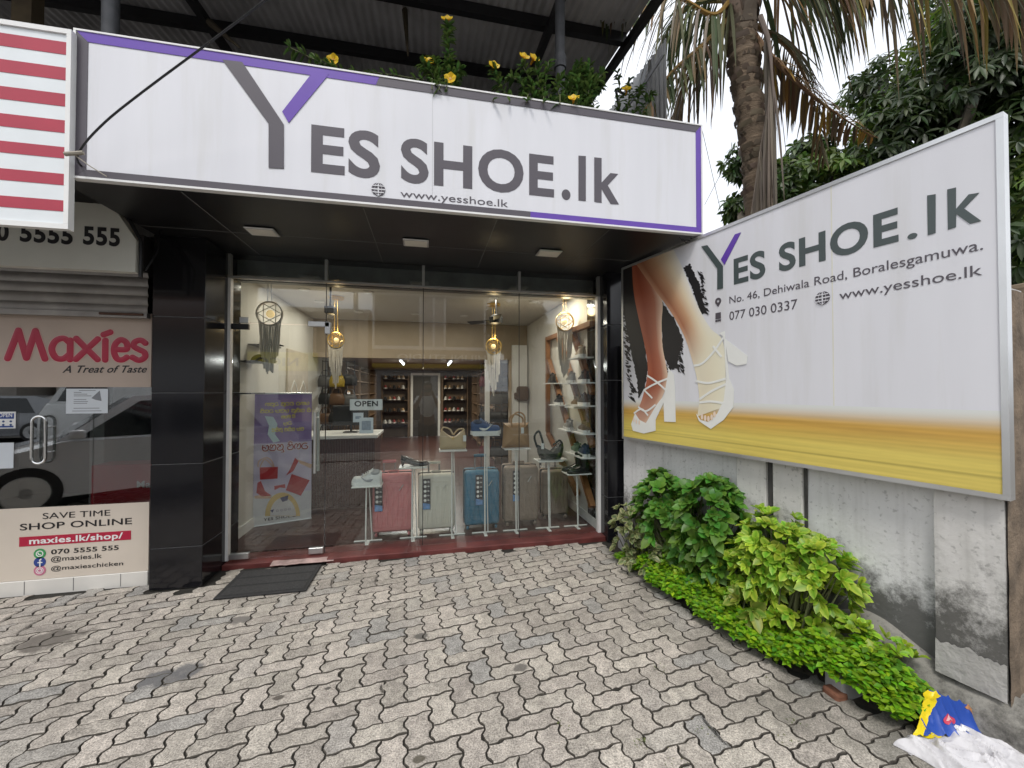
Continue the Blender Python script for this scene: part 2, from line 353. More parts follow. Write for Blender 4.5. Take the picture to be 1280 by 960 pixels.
BD = Vector((.232, -.973, 0)).normalized()               # billboard and wall run this way, away from the shop
BN = Vector((-BD.y * -1, -BD.x, 0)); BN = Vector((-.973, -.232, 0)).normalized()
WALLP = Vector((1.80, 3.5, 0)) - BN * .10
WF = Fr(WALLP, BD, (0, 0, 1), BN)                          # wall face frame
EDGE = [(1.70, 3.60), (1.735, 3.275), (1.75, 2.64), (1.86, 2.05), (1.97, 1.72), (2.07, 1.45), (2.14, 1.29), (2.3, .6), (2.75, -1.3)]
def edge_x(y):
    for (xa, ya), (xb, yb) in zip(EDGE, EDGE[1:]):
        if yb <= y <= ya: return xa + (xb - xa) * (ya - y) / (ya - yb)
    return EDGE[0][0] if y > EDGE[0][1] else EDGE[-1][0]

def stair(x):
    i = math.floor(x); f = x - i; f = min(1, max(0, (f - .36) / .28)); return i + f
def trap(x): return max(-1, min(1, 2.0 * math.sin(2 * math.pi * x)))
def pave(cx, cy):
    y = cy + .17 * (stair(cx)); x = cx + .075 * trap(cy + .25)
    return (.027 + .110 * (x - 1.02) - .005 * (y - .65), 1.713 + .0895 * (y - .65))
mb = MB(); npv = 0
for i in range(-60, 60):
    for k in range(-60, 60):
        bx, by = i + 3 * k, i - k                       # herringbone lattice (1,1),(3,-1)
        for (x0, y0, w, h) in ((bx, by, 2, 1), (bx + 2, by - 1, 1, 2)):
            c = pave(x0 + w / 2, y0 + h / 2)
            if not (-4.6 < c[0] < 2.7 and -1.2 < c[1] < 3.74): continue
            if c[0] > edge_x(c[1]) + .02 + .03 * noise.noise((c[0] * 5, c[1] * 5, 0)): continue
            if c[1] > 3.60 and (c[0] < -2.0): continue
            if c[1] > 3.46 and -2.08 < c[0] < -1.66: continue
            out = []
            n1 = 8
            for a in range(w * n1): out.append((x0 + a / n1, y0))
            for a in range(h * n1): out.append((x0 + w, y0 + a / n1))
            for a in range(w * n1): out.append((x0 + w - a / n1, y0 + h))
            for a in range(h * n1): out.append((x0, y0 + h - a / n1))
            P = [Vector(pave(*p)) for p in out]; m = len(P)
            tz = rnd.gauss(0, .0011); tx, ty = rnd.gauss(0, .006), rnd.gauss(0, .006); gap = rnd.uniform(.0019, .0034)
            ring = []
            for (ins, z) in ((gap, -.016), (gap, -.0045), (gap + .0018, -.001), (gap + .0050, 0.0)):
                for j in range(m):
                    t = (P[(j + 1) % m] - P[j - 1]).normalized(); nn = Vector((-t.y, t.x))
                    q = P[j] + nn * (ins + (rnd.random() * .0008) + (.007 * max(0, noise.noise((P[j].x * 34, P[j].y * 34, 3)) - .18) + .016 * max(0, noise.noise((P[j].x * 21, P[j].y * 21, 8)) - .42)))
                    ring.append((q.x, q.y, z + tz + (q.x - c[0]) * tx + (q.y - c[1]) * ty))
            F = [(r * m + j, r * m + (j + 1) % m, (r + 1) * m + (j + 1) % m, (r + 1) * m + j) for r in range(3) for j in range(m)]
            mb.add(ring, F[:2 * m], 1); b0 = len(mb.v) - len(ring)
            for fq in F[2 * m:] + [tuple(range(3 * m, 4 * m))]: mb.f.append([b0 + ii for ii in fq]); mb.m.append(0)
            npv += 1
print('pavers', npv)
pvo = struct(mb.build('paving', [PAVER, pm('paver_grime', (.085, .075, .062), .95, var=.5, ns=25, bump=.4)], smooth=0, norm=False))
for d_, sx_, sy_ in STAIN_NODES: d_.inputs[1].default_value = (sx_ - pvo.location.x, (sy_ - pvo.location.y) * 1.5, 0)
mb = MB(); mb.quad((-8, -1.4, -.009), (3.0, -1.4, -.009), (3.0, 3.9, -.009), (-8, 3.9, -.009)); struct(mb.build('ground_bed', JOINT))
# the ground everywhere else, one sheet to the horizon; the road behind the photographer
GR = pm('ground_earth', (.16, .14, .115), .95, var=.3, ns=2, bump=.3, bs=30)
mb = MB(); mb.quad((-600, -600, -.17), (600, -600, -.17), (600, 600, -.17), (-600, 600, -.17)); struct(mb.build('ground', GR))
ASPH = pm('asphalt', (.052, .052, .054), .85, var=.2, ns=4, bump=.4, bs=150)
mb = MB(); mb.box(-60, 60, -10.4, -2.6, -.166, -.12); struct(mb.build('road', ASPH))
mb = MB(); mb.box(-60, 60, -2.6, -2.42, -.166, -.02); mb.box(-60, 60, -10.6, -10.4, -.166, 0.); struct(mb.build('kerb', pm('kerb_concrete', (.3, .29, .28), .9, ns=9)))
mb = MB()
for k in range(-9, 10): mb.box(k * 4 - 1, k * 4 + 1, -6.56, -6.44, -.119, -.115)
struct(mb.build('road_marking', white_paint))
mb = MB(); mb.box(-60, 60, -13., -10.6, -.166, -.01); struct(mb.build('pavement', pm('pavement_concrete', (.25, .24, .22), .9, var=.2)))
mb = MB(); mb.box(-60, 60, -2.42, -1.4, -.166, -.014); mb.box(-60, -8, -1.4, 3.9, -.166, -.016); struct(mb.build('forecourt', pm('forecourt_concrete', (.24, .225, .2), .9, var=.2)))
# soil strip of the plant bed, heaped up a little against the wall
SOIL = pm('soil', (.045, .037, .028), .95, var=.5, ns=18, bump=.8, bs=60)
def soil_fn(a, b):
    y = 3.62 - a * 3.6; xe = edge_x(y) - .03; u = (Vector((0, y, 0)) - WALLP).y / BD.y; xw = (WALLP + BD * u).x + .05
    x = xe + (xw - xe) * b; z = -.012 + .06 * b + .02 * noise.noise((x * 6, y * 6, 3)) * (b > .05)
    return (x, y, z)
mb = MB(); mb.grid(soil_fn, 60, 10); struct(mb.build('soil', SOIL, smooth=60))

# ------------------------------------------------------------------ the shoe shop's building
GY = 3.87                                            # plane of the glass
shop = thing('shop_building', 'black tiled shop front with glass facade and deep lit interior', 'shop', (0, GY, 0))
def column(x0, x1, y0, y1, joints, name='column'):
    m = MB(); zs = [0.0] + joints + [2.68]
    m.box(x0 + .006, x1 - .006, y0 + .006, y1, 0, 2.68, 1)
    for a, b in zip(zs, zs[1:]): m.rbox(x0, x1, y0, y1 - .002, a + .003, b - .003, .003, 1, 0)
    return m.build(name, [black_tile, grout], shop)
column(-2.04, -1.69, 3.50, 4.1, [.31, .94, 1.48, 2.06])
m = MB(); m.box(-2.116, -2.045, 3.652, 4.1, 0, 2.68); m.build('corner_trim', black_metal, shop)
column(1.735, 2.35, 3.69, 4.2, [.44, 1.0, 1.6, 2.15])
m = MB(); m.box(-1.68, 1.727, 4.05, 5.0, -.16, .040); m.build('base', cream, shop)
# red painted sill, its edge broken in front of the door
m = MB()
m.rbox(-.86, 1.80, 3.745, 4.05, -.16, .042, .008, 2)
m.rbox(-1.688, -.86, 3.79, 4.05, -.16, .034, .006, 2)
m.build('sill', red_paint, shop)
m = MB()
def chip(a, b): 
    x = -1.30 + .50 * a; return (x, 3.80 - .075 * b - .018 * noise.noise((x * 9, b * 3, 1)), .036 - .012 * b * b + .004 * noise.noise((x * 25, b * 8, 2)))
m.grid(chip, 26, 6); m.build('broken_edge', pm('chipped_cement', (.42, .30, .28), .8, var=.4, ns=14, bump=.4), shop, smooth=50)
m = MB()
m.box(-2.04, 2.04, 2.70, 4.2, 2.684, 2.76)
sf = m.build('soffit', black_gloss, shop)
m = MB()
for x in (-1.45, -.42, .46, 1.3): m.box(x, x + .005, 2.72, 3.85, 2.682, 2.6855)
m.box(-2.04, 2.04, 3.34, 3.345, 2.6822, 2.6857); m.build('panel_joint', grout, sf)
m = MB(); m.box(-1.69, 1.735, 4.02, 4.10, 2.49, 2.679); m.build('header_beam', pm('header_dark', (.12, .122, .12), .3, var=.3), shop)
m = MB(); m.box(-1.69, 1.735, GY - .025, GY + .03, 2.470, 2.486)
for x in (-1.685, -.905, -.05, .88, 1.722): m.box(x - .012, x + .012, GY - .02, GY + .03, 2.493, 2.679)
gfm = m; m = MB(); m.box(1.702, 1.733, GY - .03, GY + .03, .045, 2.467); m.build('side_trim', white_paint, shop); m = MB(); m.box(-1.69, -1.668, GY - .02, GY + .03, .045, 2.467); m.build('side_trim', white_paint, shop); m = gfm
m.build('glazing_frame', pm('frame_grey', (.36, .37, .36), .4, .4), shop)
JX = [-1.66, -.905, -.05, .88, 1.697]
tdr = at_y(340, 405, GY).z
for x in JX[1:-1]:
    m = MB(); m.box(x - .0028, x + .0028, GY - .0055, GY + .0055, .05, 2.466); m.build('glass_joint', black_metal, shop)
for a, b in zip(JX, JX[1:]):
    zt = 2.464
    m = MB(); m.box(a + .003, b - .003, GY - .006, GY + .006, (tdr + .006 if a < -1.6 else .047), zt); m.build('window_pane', GLASS, shop)
    m = MB(); m.box(a + .012, b - .012, GY - .004, GY + .004, 2.497, 2.674); m.build('fanlight_pane', GLASS, shop)
m = MB(); m.box(JX[0] + .004, JX[1] - .006, GY - .006, GY + .006, .046, tdr - .004)
door = m.build('door', GLASS, shop)
hx = at_y(396, 515, GY).x; h0, h1 = at_y(396, 590, GY).z, at_y(396, 515, GY).z
for dy in (-.055, .055):
    m = MB(); m.tube([(hx, GY + dy, h0), (hx, GY + dy, h1)], .014, 12)
    for z in (h0 + .05, h1 - .05): m.tube([(hx, GY + dy, z), (hx, GY + (.006 if dy > 0 else -.006), z)], .008, 8)
    m.build('handle', alu, door, smooth=40)
for (x0, x1, z0, z1, mm) in ((JX[0] - .005, JX[0] + .13, tdr - .055, tdr - .008, black_metal), (JX[0] + .06, JX[0] + .13, tdr + .0, tdr + .05, alu), (JX[1] - .15, JX[1] + .03, tdr - .012, tdr + .035, alu), (JX[1] - .01, JX[1] + .04, tdr - .075, tdr + .03, alu),
                        (JX[0], JX[0] + .15, .05, .10, alu), (JX[1] - .13, JX[1] - .01, .048, .10, alu)):
    m = MB(); m.rbox(x0, x1, GY - .017, GY + .017, z0, z1, .003, 1); m.build('patch_fitting', mm, door)
# interior shell
FL = pm('shop_floor_tile', (.055, .021, .018), .33, var=.35, ns=5, spec=.5, bump=.03, bs=5)
m = MB(); m.box(-2.6, 2.4, 4.05, 13.2, -.16, .041)
fo = struct(m.build('shop_floor', FL))
m = MB(); m.box(-1.92, -1.835, 4.102, 7.6, .041, 2.66); m.box(-1.92, -1.80, 7.601, 13.1, .041, 2.66); m.build('left_wall', shop_wall, shop)
m = MB(); m.box(1.745, 1.82, 3.92, 7.2, .041, 2.66); m.box(1.62, 1.82, 7.201, 13.1, .041, 2.66); m.build('right_wall', shop_wall, shop)
m = MB(); m.box(-1.92, 1.82, 13.101, 13.2, .041, 2.66); m.build('back_wall', pm('back_wall_brown', (.16, .11, .075), .8), shop)
m = MB(); m.box(-2.6, 2.4, 4.10, 13.2, 2.665, 2.75); m.build('ceiling', shop_ceiling, shop)
m = MB(); m.box(-1.834, 1.74, 7.0, 7.12, 2.04, 2.664); m.box(-1.79, 1.61, 7.121, 13.09, 2.14, 2.22); m.build('bulkhead', pm('bulkhead_tan', (.36, .29, .21), .7, var=.05), shop)
m = MB(); m.box(1.42, 1.744, 7.0, 7.13, .042, 2.038); m.build('pier', cream, shop)
m = MB(); m.box(-1.834, -1.817, 4.103, 7.0, .042, .14); m.build('skirting', white_paint, shop)
m = MB(); m.box(1.728, 1.744, 3.93, 7.2, .042, .14); m.build('skirting', white_paint, shop)
m = MB(); m.box(1.45, 1.72, 6.9, 6.98, .042, 2.3); m.box(.98, 1.06, 7.0, 7.06, .042, 2.038); m.build('door_post', white_paint, shop)
# upper storey, slab above the soffit and gutter bed
m = MB(); m.box(-6, 2.04, 2.86, 6.2, 3.30, 3.44); m.box(-6, 2.04, 2.86, 2.98, 2.77, 3.30); m.build('slab', pm('slab_concrete', (.2, .19, .18), .9, var=.3), shop)
m = MB(); m.box(-6, 2.2, 6.0, 6.2, 3.44, 5.5); m.build('upper_wall', pm('upper_wall_paint', (.16, .15, .14), .9, var=.3), shop)
m = MB(); m.box(-6.1, 2.35, 13.2, 13.4, 0, 5); m.box(2.38, 2.5, 4.2, 13.4, 0, 4.6); m.box(-2.7, -2.6, 3.9, 13.4, 0, 3.3); m.box(-2.6, 2.38, 6.35, 13.2, 2.76, 2.9); m.build('outer_wall', pm('outer_wall_paint', (.3, .29, .27), .9, var=.2), shop)

# ------------------------------------------------------------------ lights the shop has, plus a fill light at the back
bulb = pm('lamp_glow', (1, .93, .82), emit=9.0); tube_glow = pm('tube_glow', (.95, .97, 1), emit=6.0)
def lamp(name, loc, energy, size, col=(1, .9, .76), rot=(0, 0, 0), size_y=None):
    a = bpy.data.lights.new(name, 'AREA'); a.energy = energy; a.size = size; a.color = col
    if size_y: a.shape = 'RECTANGLE'; a.size_y = size_y
    o = bpy.data.objects.new(name, a); COL.objects.link(o); o.location = loc; o.rotation_euler = rot; return o
CZ = 2.664
for k, (x, y) in enumerate([(at_z(p, q, CZ).x, at_z(p, q, CZ).y) for p, q in ((370, 361), (337, 374), (358, 386), (460, 365), (617, 372), (690, 378), (472, 416), (523, 417), (569, 417), (745, 371))]):
    y = max(4.35, min(y, 6.25)); x = max(-1.4, min(1.35, x))
    t = thing('ceiling_downlight', 'small round lit downlight in the shop ceiling', 'ceiling light', (x, y, CZ), 'round ceiling downlights inside the shop')
    m = MB(); m.lathe([(.045, 0), (.06, 0), (.06, -.008), (.045, -.006)], (x, y, CZ - .001)); m.build('trim_ring', white_paint, t)
    m = MB(); m.lathe([(.0, -.004), (.044, -.004)], (x, y, CZ)); m.build('lamp_face', bulb, t, norm=False)
    lamp('downlight_lamp', (x, y, CZ - .02), 6.0 if y < 4.8 else 2.2, .09)
for k, (x, y0, lab) in enumerate(((-.55, 8.2, 'white fluorescent tube over the left racks at the back of the shop'), (.45, 8.2, 'white fluorescent tube over the right racks at the back of the shop'))):
    t = thing('fluorescent_light', lab, 'ceiling light', (x, y0, 2.14), 'fluorescent tubes in the back room')
    m = MB(); m.box(x - .03, x + .03, y0, y0 + 1.2, 2.10, 2.138); m.build('housing', white_paint, t)
    m = MB(); m.tube([(x, y0 + .02, 2.085), (x, y0 + 1.18, 2.085)], .014, 10); m.build('tube', tube_glow, t)
    lamp('tube_lamp', (x, y0 + .6, 2.06), 22, .1, (.98, .95, .9), size_y=1.1)
lamp('back_room_fill', (-.1, 11.2, 2.1), 34, .5, (1, .86, .68))  # added fill light without a fixture, brightens the dark back room
# square white downlights recessed in the black soffit (unlit)
for k, ((p, q), lab) in enumerate(zip(((328, 289), (520, 303), (686, 316)), ('square white light in the black soffit, nearest the red striped sign', 'square white light in the black soffit, above the glass door panel edge', 'square white light in the black soffit, nearest the billboard'))):
    c = at_z(p, q, 2.678)
    t = thing('soffit_light', lab if k != 1 else 'square white light in the black soffit, between the other two', 'light', (c.x, c.y, 2.68), 'square lights in the soffit')
    m = MB(); m.rbox(c.x - .10, c.x + .10, c.y - .075, c.y + .075, 2.668, 2.6795, .004, 1); m.build('frame', alu, t)
    m = MB(); m.box(c.x - .085, c.x + .085, c.y - .06, c.y + .06, 2.665, 2.6675); m.build('diffuser', pm('diffuser', (.75, .72, .64), .5), t)

# ------------------------------------------------------------------ main sign over the front
SY = 2.66
SX0, SX1, SZ0, SZ1 = -1.945, 2.035, 2.68, 3.522
sg = thing('shop_sign', 'long white box sign with grey and purple border over the entrance', 'sign', ((SX0 + SX1) / 2, SY, SZ0))
SFm = Fr((0, SY, 0), (1, 0, 0), (0, 0, 1), (0, -1, 0))
m = MB(); m.box(SX0 + .008, SX1 - .008, SY, SY + .03, SZ0 + .006, SZ1 - .006); m.build('panel', sign_white, sg)
m = MB()
for (a, b, c, d) in ((SX0, SX1, SZ0, SZ0 + .012), (SX0, SX1, SZ1 - .01, SZ1), (SX0, SX0 + .012, SZ0 + .0125, SZ1 - .0105), (SX1 - .012, SX1, SZ0 + .0125, SZ1 - .0105)): m.box(a, b, SY - .008, SY + .034, c, d)
m.build('frame', white_paint, sg)
bw = .054; bh = .040
xt = SFm.uv(470, 100)[0]; xb = SFm.uv(663, 268)[0]
def strip4(mb, pts): mb.prism(SFm, pts, .0015, .0035)
i0, i1, k0, k1 = SX0 + .013, SX1 - .013, SZ0 + .013, SZ1 - .011
m = MB(); strip4(m, [(i0, k1), (i0 + bw, k1 - bw), (xt, k1 - bw), (xt + .02, k1)]); m.build('purple_border', ink_purple, sg); m = MB(); strip4(m, [(i1, k0), (i1, k1), (i1 - .042, k1 - .05), (i1 - .042, k0 + bh)])
m.build('purple_border', ink_purple, sg); m = MB(); strip4(m, [(xb, k0), (i1 - .002, k0), (i1 - .044, k0 + bh), (xb, k0 + bh)])
m.build('purple_border', ink_purple, sg)
m = MB(); strip4(m, [(i0, k0), (i0 + bw, k0 + bh), (i0 + bw, k1 - bw - .001), (i0, k1 - .001)]); m.build('grey_border', ink_grey, sg); m = MB(); strip4(m, [(i0 + .001, k0), (xb - .001, k0), (xb - .001, k0 + bh), (i0 + bw + .001, k0 + bh)]); m.build('grey_border', ink_grey, sg); m = MB(); strip4(m, [(xt + .022, k1), (xt + .002, k1 - bw), (i1 - .043, k1 - .05), (i1 - .001, k1)])
m.build('grey_border', ink_grey, sg)
def P(fr, pts): return [fr.uv(*p) for p in pts]
m = MB(); m.prism(SFm, P(SFm, [(278, 75), (303, 78), (355, 156), (355, 211), (336, 210), (336, 155)]), .0015, .0045)
m.build('letter_stroke', ink_grey, sg)
m = MB(); m.prism(SFm, P(SFm, [(390, 92), (411.5, 93), (361, 154), (353, 140)]), .0015, .0045); m.build('letter_stroke', ink_purple, sg)
def put(mb, fr, s, bl, br, top, bold=.03, **kw):
    """text between pixel bl (left baseline) and br (right baseline), capital top at pixel top"""
    a, b, c = fr.uv(*bl), fr.uv(*br), fr.uv(*top)
    return mb.text(fr, s, a[0], b[0], (a[1] + b[1]) / 2, abs(c[1] - (a[1] + b[1]) / 2), bold=bold, **kw)
m = MB()
put(m, SFm, 'ES', (388.8, 216), (475, 223), (388.8, 155.5), .028)
put(m, SFm, 'SHOE', (501, 227), (692.5, 247), (501, 172), .028)
put(m, SFm, '.', (702, 249), (713, 250), (702, 196), .034)
m.prism(SFm, P(SFm, [(723, 194.7), (732.2, 195.3), (732.2, 251.5), (723, 250.7)]), .0015, .0025); m.prism(SFm, P(SFm, [(742.7, 196.8), (751.9, 197.7), (751.9, 228.3), (762.8, 216.5), (772.6, 217.6), (759.5, 231.8), (773.5, 255.6), (763.3, 255.2), (751.9, 236.6), (751.9, 253.7), (742.7, 252.4)]), .0015, .0025)
m.build('lettering', ink_grey, sg)
def globe(mb, fr, u, v, r, n=.002):
    mb.disc(fr, u, v, r, n, n + .002, 28)
def globe_lines(mb, fr, u, v, r, n=.0045, w=.0035):
    mb.box(u - w, u + w, v - r, v + r, n, n + .001, 0, fr); mb.box(u - r, u + r, v - w, v + w, n + .0012, n + .002, 0, fr)
    mb.ring(fr, u, v, r * .93, r * 1.0, n + .0022, n + .003, 28, 0, sq=.52); 
    for q in (-.5, .5): mb.box(u - r * .85, u + r * .85, v + q * r - w * .8, v + q * r + w * .8, n + .0032, n + .004, 0, fr)
gu = SFm.uv(473, 237)
m = MB(); globe(m, SFm, *gu, .042); g = m.build('globe_icon', ink_grey, sg)
m = MB(); globe_lines(m, SFm, *gu, .042); m.build('globe_lines', sign_white, g)
m = MB(); put(m, SFm, 'www.yesshoe.lk', (500.5, 247.5), (635, 258), (500.5, 237), .0); m.build('web_address', ink_grey, sg)
m = MB()
for x in (.02,): m.box(x, x + .002, SY - .0012, SY, SZ0 + .09, SZ1 - .09)
m.build('panel_joint', pm('joint_grey', (.45, .45, .46)), sg)
# rusty hooks under the sign corners
for (px, py, lab) in ((862, 292, 'black bent wire bracket under the sign corner beside the billboard'),):
    c = at_y(px, py, SY + .1); m = MB()
    for k in range(5):
        a = Vector((c.x - .12 + .05 * k, SY + .06 + .03 * (k % 2), SZ0 - .004)); m.tube([a, a + Vector((.03, 0, -.03)), a + Vector((.08, .02, -.012)), a + Vector((.13, .0, -.03))], .004, 5)
    tag(m.build('wire_bracket', black_metal), lab, 'bracket')

# ------------------------------------------------------------------ billboard on the side wall
BP = Vector((1.80, 3.5, 0)); BZ0, BZ1 = 1.044, 2.664; BL = (Vector((2.338, 1.195, 0)) - BP).length
bb = thing('billboard', 'large white billboard of high heeled legs on the side wall', 'billboard', (BP + BD * BL / 2) + Vector((0, 0, BZ0)))
BF = Fr(BP, BD, (0, 0, 1), BN)
m = MB(); m.box(.004, BL - .004, BZ0 + .004, BZ1 - .004, -.06, 0, 0, BF); m.build('panel', sign_white, bb)
m = MB(); e = .022
m.box(0, BL, BZ0, BZ0 + e, -.045, .006, 0, BF); m.box(0, BL, BZ1 - e, BZ1, -.045, .006, 0, BF); m.box(0, e, BZ0 + e + .0005, BZ1 - e - .0005, -.045, .006, 0, BF); m.box(BL - e, BL, BZ0 + e + .0005, BZ1 - e - .0005, -.045, .006, 0, BF)
m.build('frame', alu, bb)
m = MB(); put(m, BF, 'ES', (917.5, 356), (957, 346), (917.5, 324), .028); put(m, BF, 'SHOE', (974, 339), (1123.5, 303.5), (974, 306.5), .03)
put(m, BF, '.', (1134.5, 300), (1147, 297), (1134.5, 270), .03); P7 = lambda q: P(BF, [(870 + x / 3.459, 230 + y / 3.459) for x, y in q]); m.prism(BF, P7([(1000, 50), (1037, 44), (1037, 212), (1003, 222)]), .0015, .0025); m.prism(BF, P7([(1087, 24), (1125, 15), (1125, 108), (1180, 45), (1226, 38), (1160, 106), (1235, 160), (1185, 173), (1126, 130), (1125, 187), (1090, 198)]), .0015, .0025)
m.prism(BF, P(BF, [(877, 308), (884.5, 306.5), (904, 332.5), (904, 360.5), (897, 362), (897, 336)]), .0015, .0045)
m.build('lettering', ink_green_grey, bb)
m = MB(); m.prism(BF, P(BF, [(919, 293), (926.5, 290.5), (906, 331), (901.5, 324.5)]), .0015, .0045); m.build('letter_stroke', ink_purple, bb)
for args in (('No. 46, Dehiwala Road, Boralesgamuwa.', (912, 379.5), (1229, 312), (912, 371), .0), ('077 030 0337', (912, 399), (997, 387), (912, 390), .0), ('www.yesshoe.lk', (1049.5, 374.5), (1228, 344), (1049.5, 364), .0)):
    m = MB(); put(m, BF, *args); m.build('address_lettering', ink_grey, bb)
gu = BF.uv(1028.5, 372.5); m = MB(); globe(m, BF, *gu, .037); g = m.build('globe_icon', ink_grey, bb)
m = MB(); globe_lines(m, BF, *gu, .037, w=.003); m.build('globe_lines', sign_white, g)
pu = BF.uv(898, 377.5); m = MB(); m.ring(BF, pu[0], pu[1] + .006, .010, .024, .002, .004); m.prism(BF, [(pu[0] - .022, pu[1] - .002), (pu[0], pu[1] - .036), (pu[0] + .022, pu[1] - .002), (pu[0], pu[1] - .014)], .002, .0042); m.build('pin_icon', ink_grey, bb)
pu = BF.uv(898, 396); m = MB(); m.rbox(pu[0] - .022, pu[0] + .022, pu[1] - .016, pu[1] + .030, .0015, .004, .0012, 1, 0, BF); m.box(pu[0] - .022, pu[0] - .006, pu[1] - .034, pu[1] - .021, .002, .004, 0, BF); m.box(pu[0] - .003, pu[0] + .022, pu[1] - .034, pu[1] - .021, .002, .004, 0, BF); m.build('phone_icon', ink_grey, bb)
# the printed picture: floor boards
PRW = printed('poster_ink')
def wood_col(a, b):
    v = b; base = Vector((.50, .25, .035)) if v > .45 else Vector((.60, .38, .06))
    w = min(1, max(0, (v - .35) / .3)); c = Vector((.70, .56, .13)).lerp(Vector((.60, .36, .075)), w)
    w2 = max(0, (v - .70) / .30); w2 = w2 * w2 * (3 - 2 * w2)
    k = .96 + .16 * noise.noise((a * 3 + noise.noise((a * 5, v * 3, 1)) * .3, v * 26, 0)) + .05 * noise.noise((a * 40, v * 90, 2)) + .07 * math.sin(math.hypot((a - .62) * 9, (v - .62) * 26) * 2.2) * math.exp(-((a - .62) / .28) ** 2)
    if abs(v - .19) < .012: k *= .75
    lite = max(0, 1 - abs(a - .33) / .22) * .10
    return tuple((c * k).lerp(Vector((.8, .74, .3)), lite).lerp(Vector((.70, .72, .70)), w2))
vt0, vt1 = BZ0 + e, BF.uv(1000, 506)[1]
m = MB(); m.grid(lambda a, b: BF.pt(e + (BL - 2 * e) * a, vt0 + (vt1 - vt0) * b, .0012), 160, 70, 0, wood_col)
m.build('printed_floor', PRW, bb, ink=True, norm=False)
def lv(pts): return [BF.uv(770 + x / 3.695, 300 + y / 3.692) for x, y in pts]
def tear(pts, amp, seed, k=13):
    """ragged brush-stroke outline"""
    r = random.Random(seed); out = []
    for (a, b) in zip(pts, pts[1:] + pts[:1]):
        for i in range(k):
            t = i / k; j = amp * r.choice((-1.6, -.9, -.2, .3, .8, 1.5)) * r.uniform(.3, 1) if i else 0
            dx, dy = b[0] - a[0], b[1] - a[1]; q = math.hypot(dx, dy) + 1e-6
            out.append((a[0] + dx * t - dy / q * j, a[1] + dy * t + dx / q * j))
    return out
m = MB()
for pts, amp, sd in (([(27, 140), (75, 118), (110, 330), (150, 600), (130, 690), (105, 730), (98, 640), (75, 540), (52, 430), (34, 300)], 2.5, 1), ([(210, 280), (270, 365), (312, 460), (290, 540), (285, 590), (250, 600), (215, 520)], 3, 2), ([(312, 130), (340, 108), (366, 160), (392, 215), (402, 280), (415, 335), (395, 345), (365, 260), (335, 180)], 3, 3)):
    m.prism(BF, lv(tear(pts, amp, sd)), .0014, .0024)
r9 = random.Random(12)
for (ax_, ay_, bx_, by_, n_) in ((30, 240, 60, 560, 34), (45, 480, 80, 745, 30), (88, 700, 150, 560, 12), (300, 460, 300, 600, 22), (255, 560, 310, 610, 14), (392, 150, 420, 340, 24), (215, 560, 250, 615, 8)):
    for k in range(n_):
        t_ = k / n_; x = ax_ + (bx_ - ax_) * t_ + r9.uniform(-8, 8); y = ay_ + (by_ - ay_) * t_ + r9.uniform(-8, 8); L_ = r9.uniform(10, 42); w = math.radians(r9.uniform(20, 62)); dx, dy = L_ * math.cos(w), L_ * math.sin(w); h_ = r9.uniform(1.5, 5)
        if x - dx / 2 < 26: x = 26 + dx / 2
        m.prism(BF, lv([(x - dx / 2, y - dy / 2), (x + h_, y - h_), (x + dx / 2, y + dy / 2), (x - h_, y + h_)]), .0014 + .00002 * k, .0026 + .00003 * k)
m.build('brush_strokes', ink_black, bb)
def limb(left, right, colfn, n, name, k=7):
    l = smooth(left, 4); r_ = smooth(right, 4); c = min(len(l), len(r_)); m = MB()
    def pos(a, b):
        i = min(c - 1, int(round(a * (c - 1)))); x = l[i][0] + (r_[i][0] - l[i][0]) * b; y = l[i][1] + (r_[i][1] - l[i][1]) * b
        u, v = BF.uv(770 + x / 3.695, 300 + y / 3.692); return BF.pt(u, v, n)
    m.grid(pos, c - 1, k, 0, colfn); return m.build(name, PRW, bb, ink=True, norm=False)
def mixc(stops, t):
    for (a, ca), (b, cb) in zip(stops, stops[1:]):
        if t <= b: return tuple(Vector(ca).lerp(Vector(cb), (t - a) / max(1e-6, b - a)))
    return stops[-1][1]
bk = [(0, (.42, .12, .06)), (.3, (.30, .07, .035)), (.7, (.38, .13, .075)), (1, (.72, .54, .40))]
limb([(75, 118), (84, 250), (112, 390), (138, 510), (148, 600), (136, 680), (112, 760), (78, 828)], [(140, 110), (212, 265), (212, 380), (216, 490), (232, 575), (240, 650), (205, 745), (140, 850)], lambda a, b: tuple(Vector(mixc(bk, b)).lerp(Vector((.66, .46, .34)), .6 * max(0, min(1, (a - .72) / .25)))), .0030, 'printed_leg')
fk = [(0, (.55, .30, .18)), (.10, (.34, .12, .06)), (.42, (.56, .33, .19)), (.75, (.78, .67, .48)), (1, (.80, .78, .72))]
limb([(90, 105), (160, 205), (250, 325), (315, 440), (352, 550), (375, 640), (386, 740), (376, 815)], [(265, 40), (305, 120), (348, 230), (392, 330), (440, 410), (496, 470), (508, 640), (500, 770)], lambda a, b: tuple(Vector(mixc(fk, b)).lerp(Vector((.80, .77, .60)), .85 * max(0, min(1, (a - .40) / .25)))), .0036, 'printed_leg')
shoe_white = pm('poster_shoe_white', (.80, .81, .78), .35, var=.03)
shoe_line = pm('poster_shoe_line', (.50, .50, .44), .35)
def pst(mb, pts, n, w=0): mb.prism(BF, lv(pts), n, n + .0012)
m = MB()
pst(m, [(72, 850), (90, 800), (110, 830), (140, 845), (190, 760), (225, 715), (245, 600), (235, 580), (270, 620), (275, 700), (278, 840), (225, 838), (222, 750), (185, 830), (185, 880), (130, 893), (80, 880)], .0046)
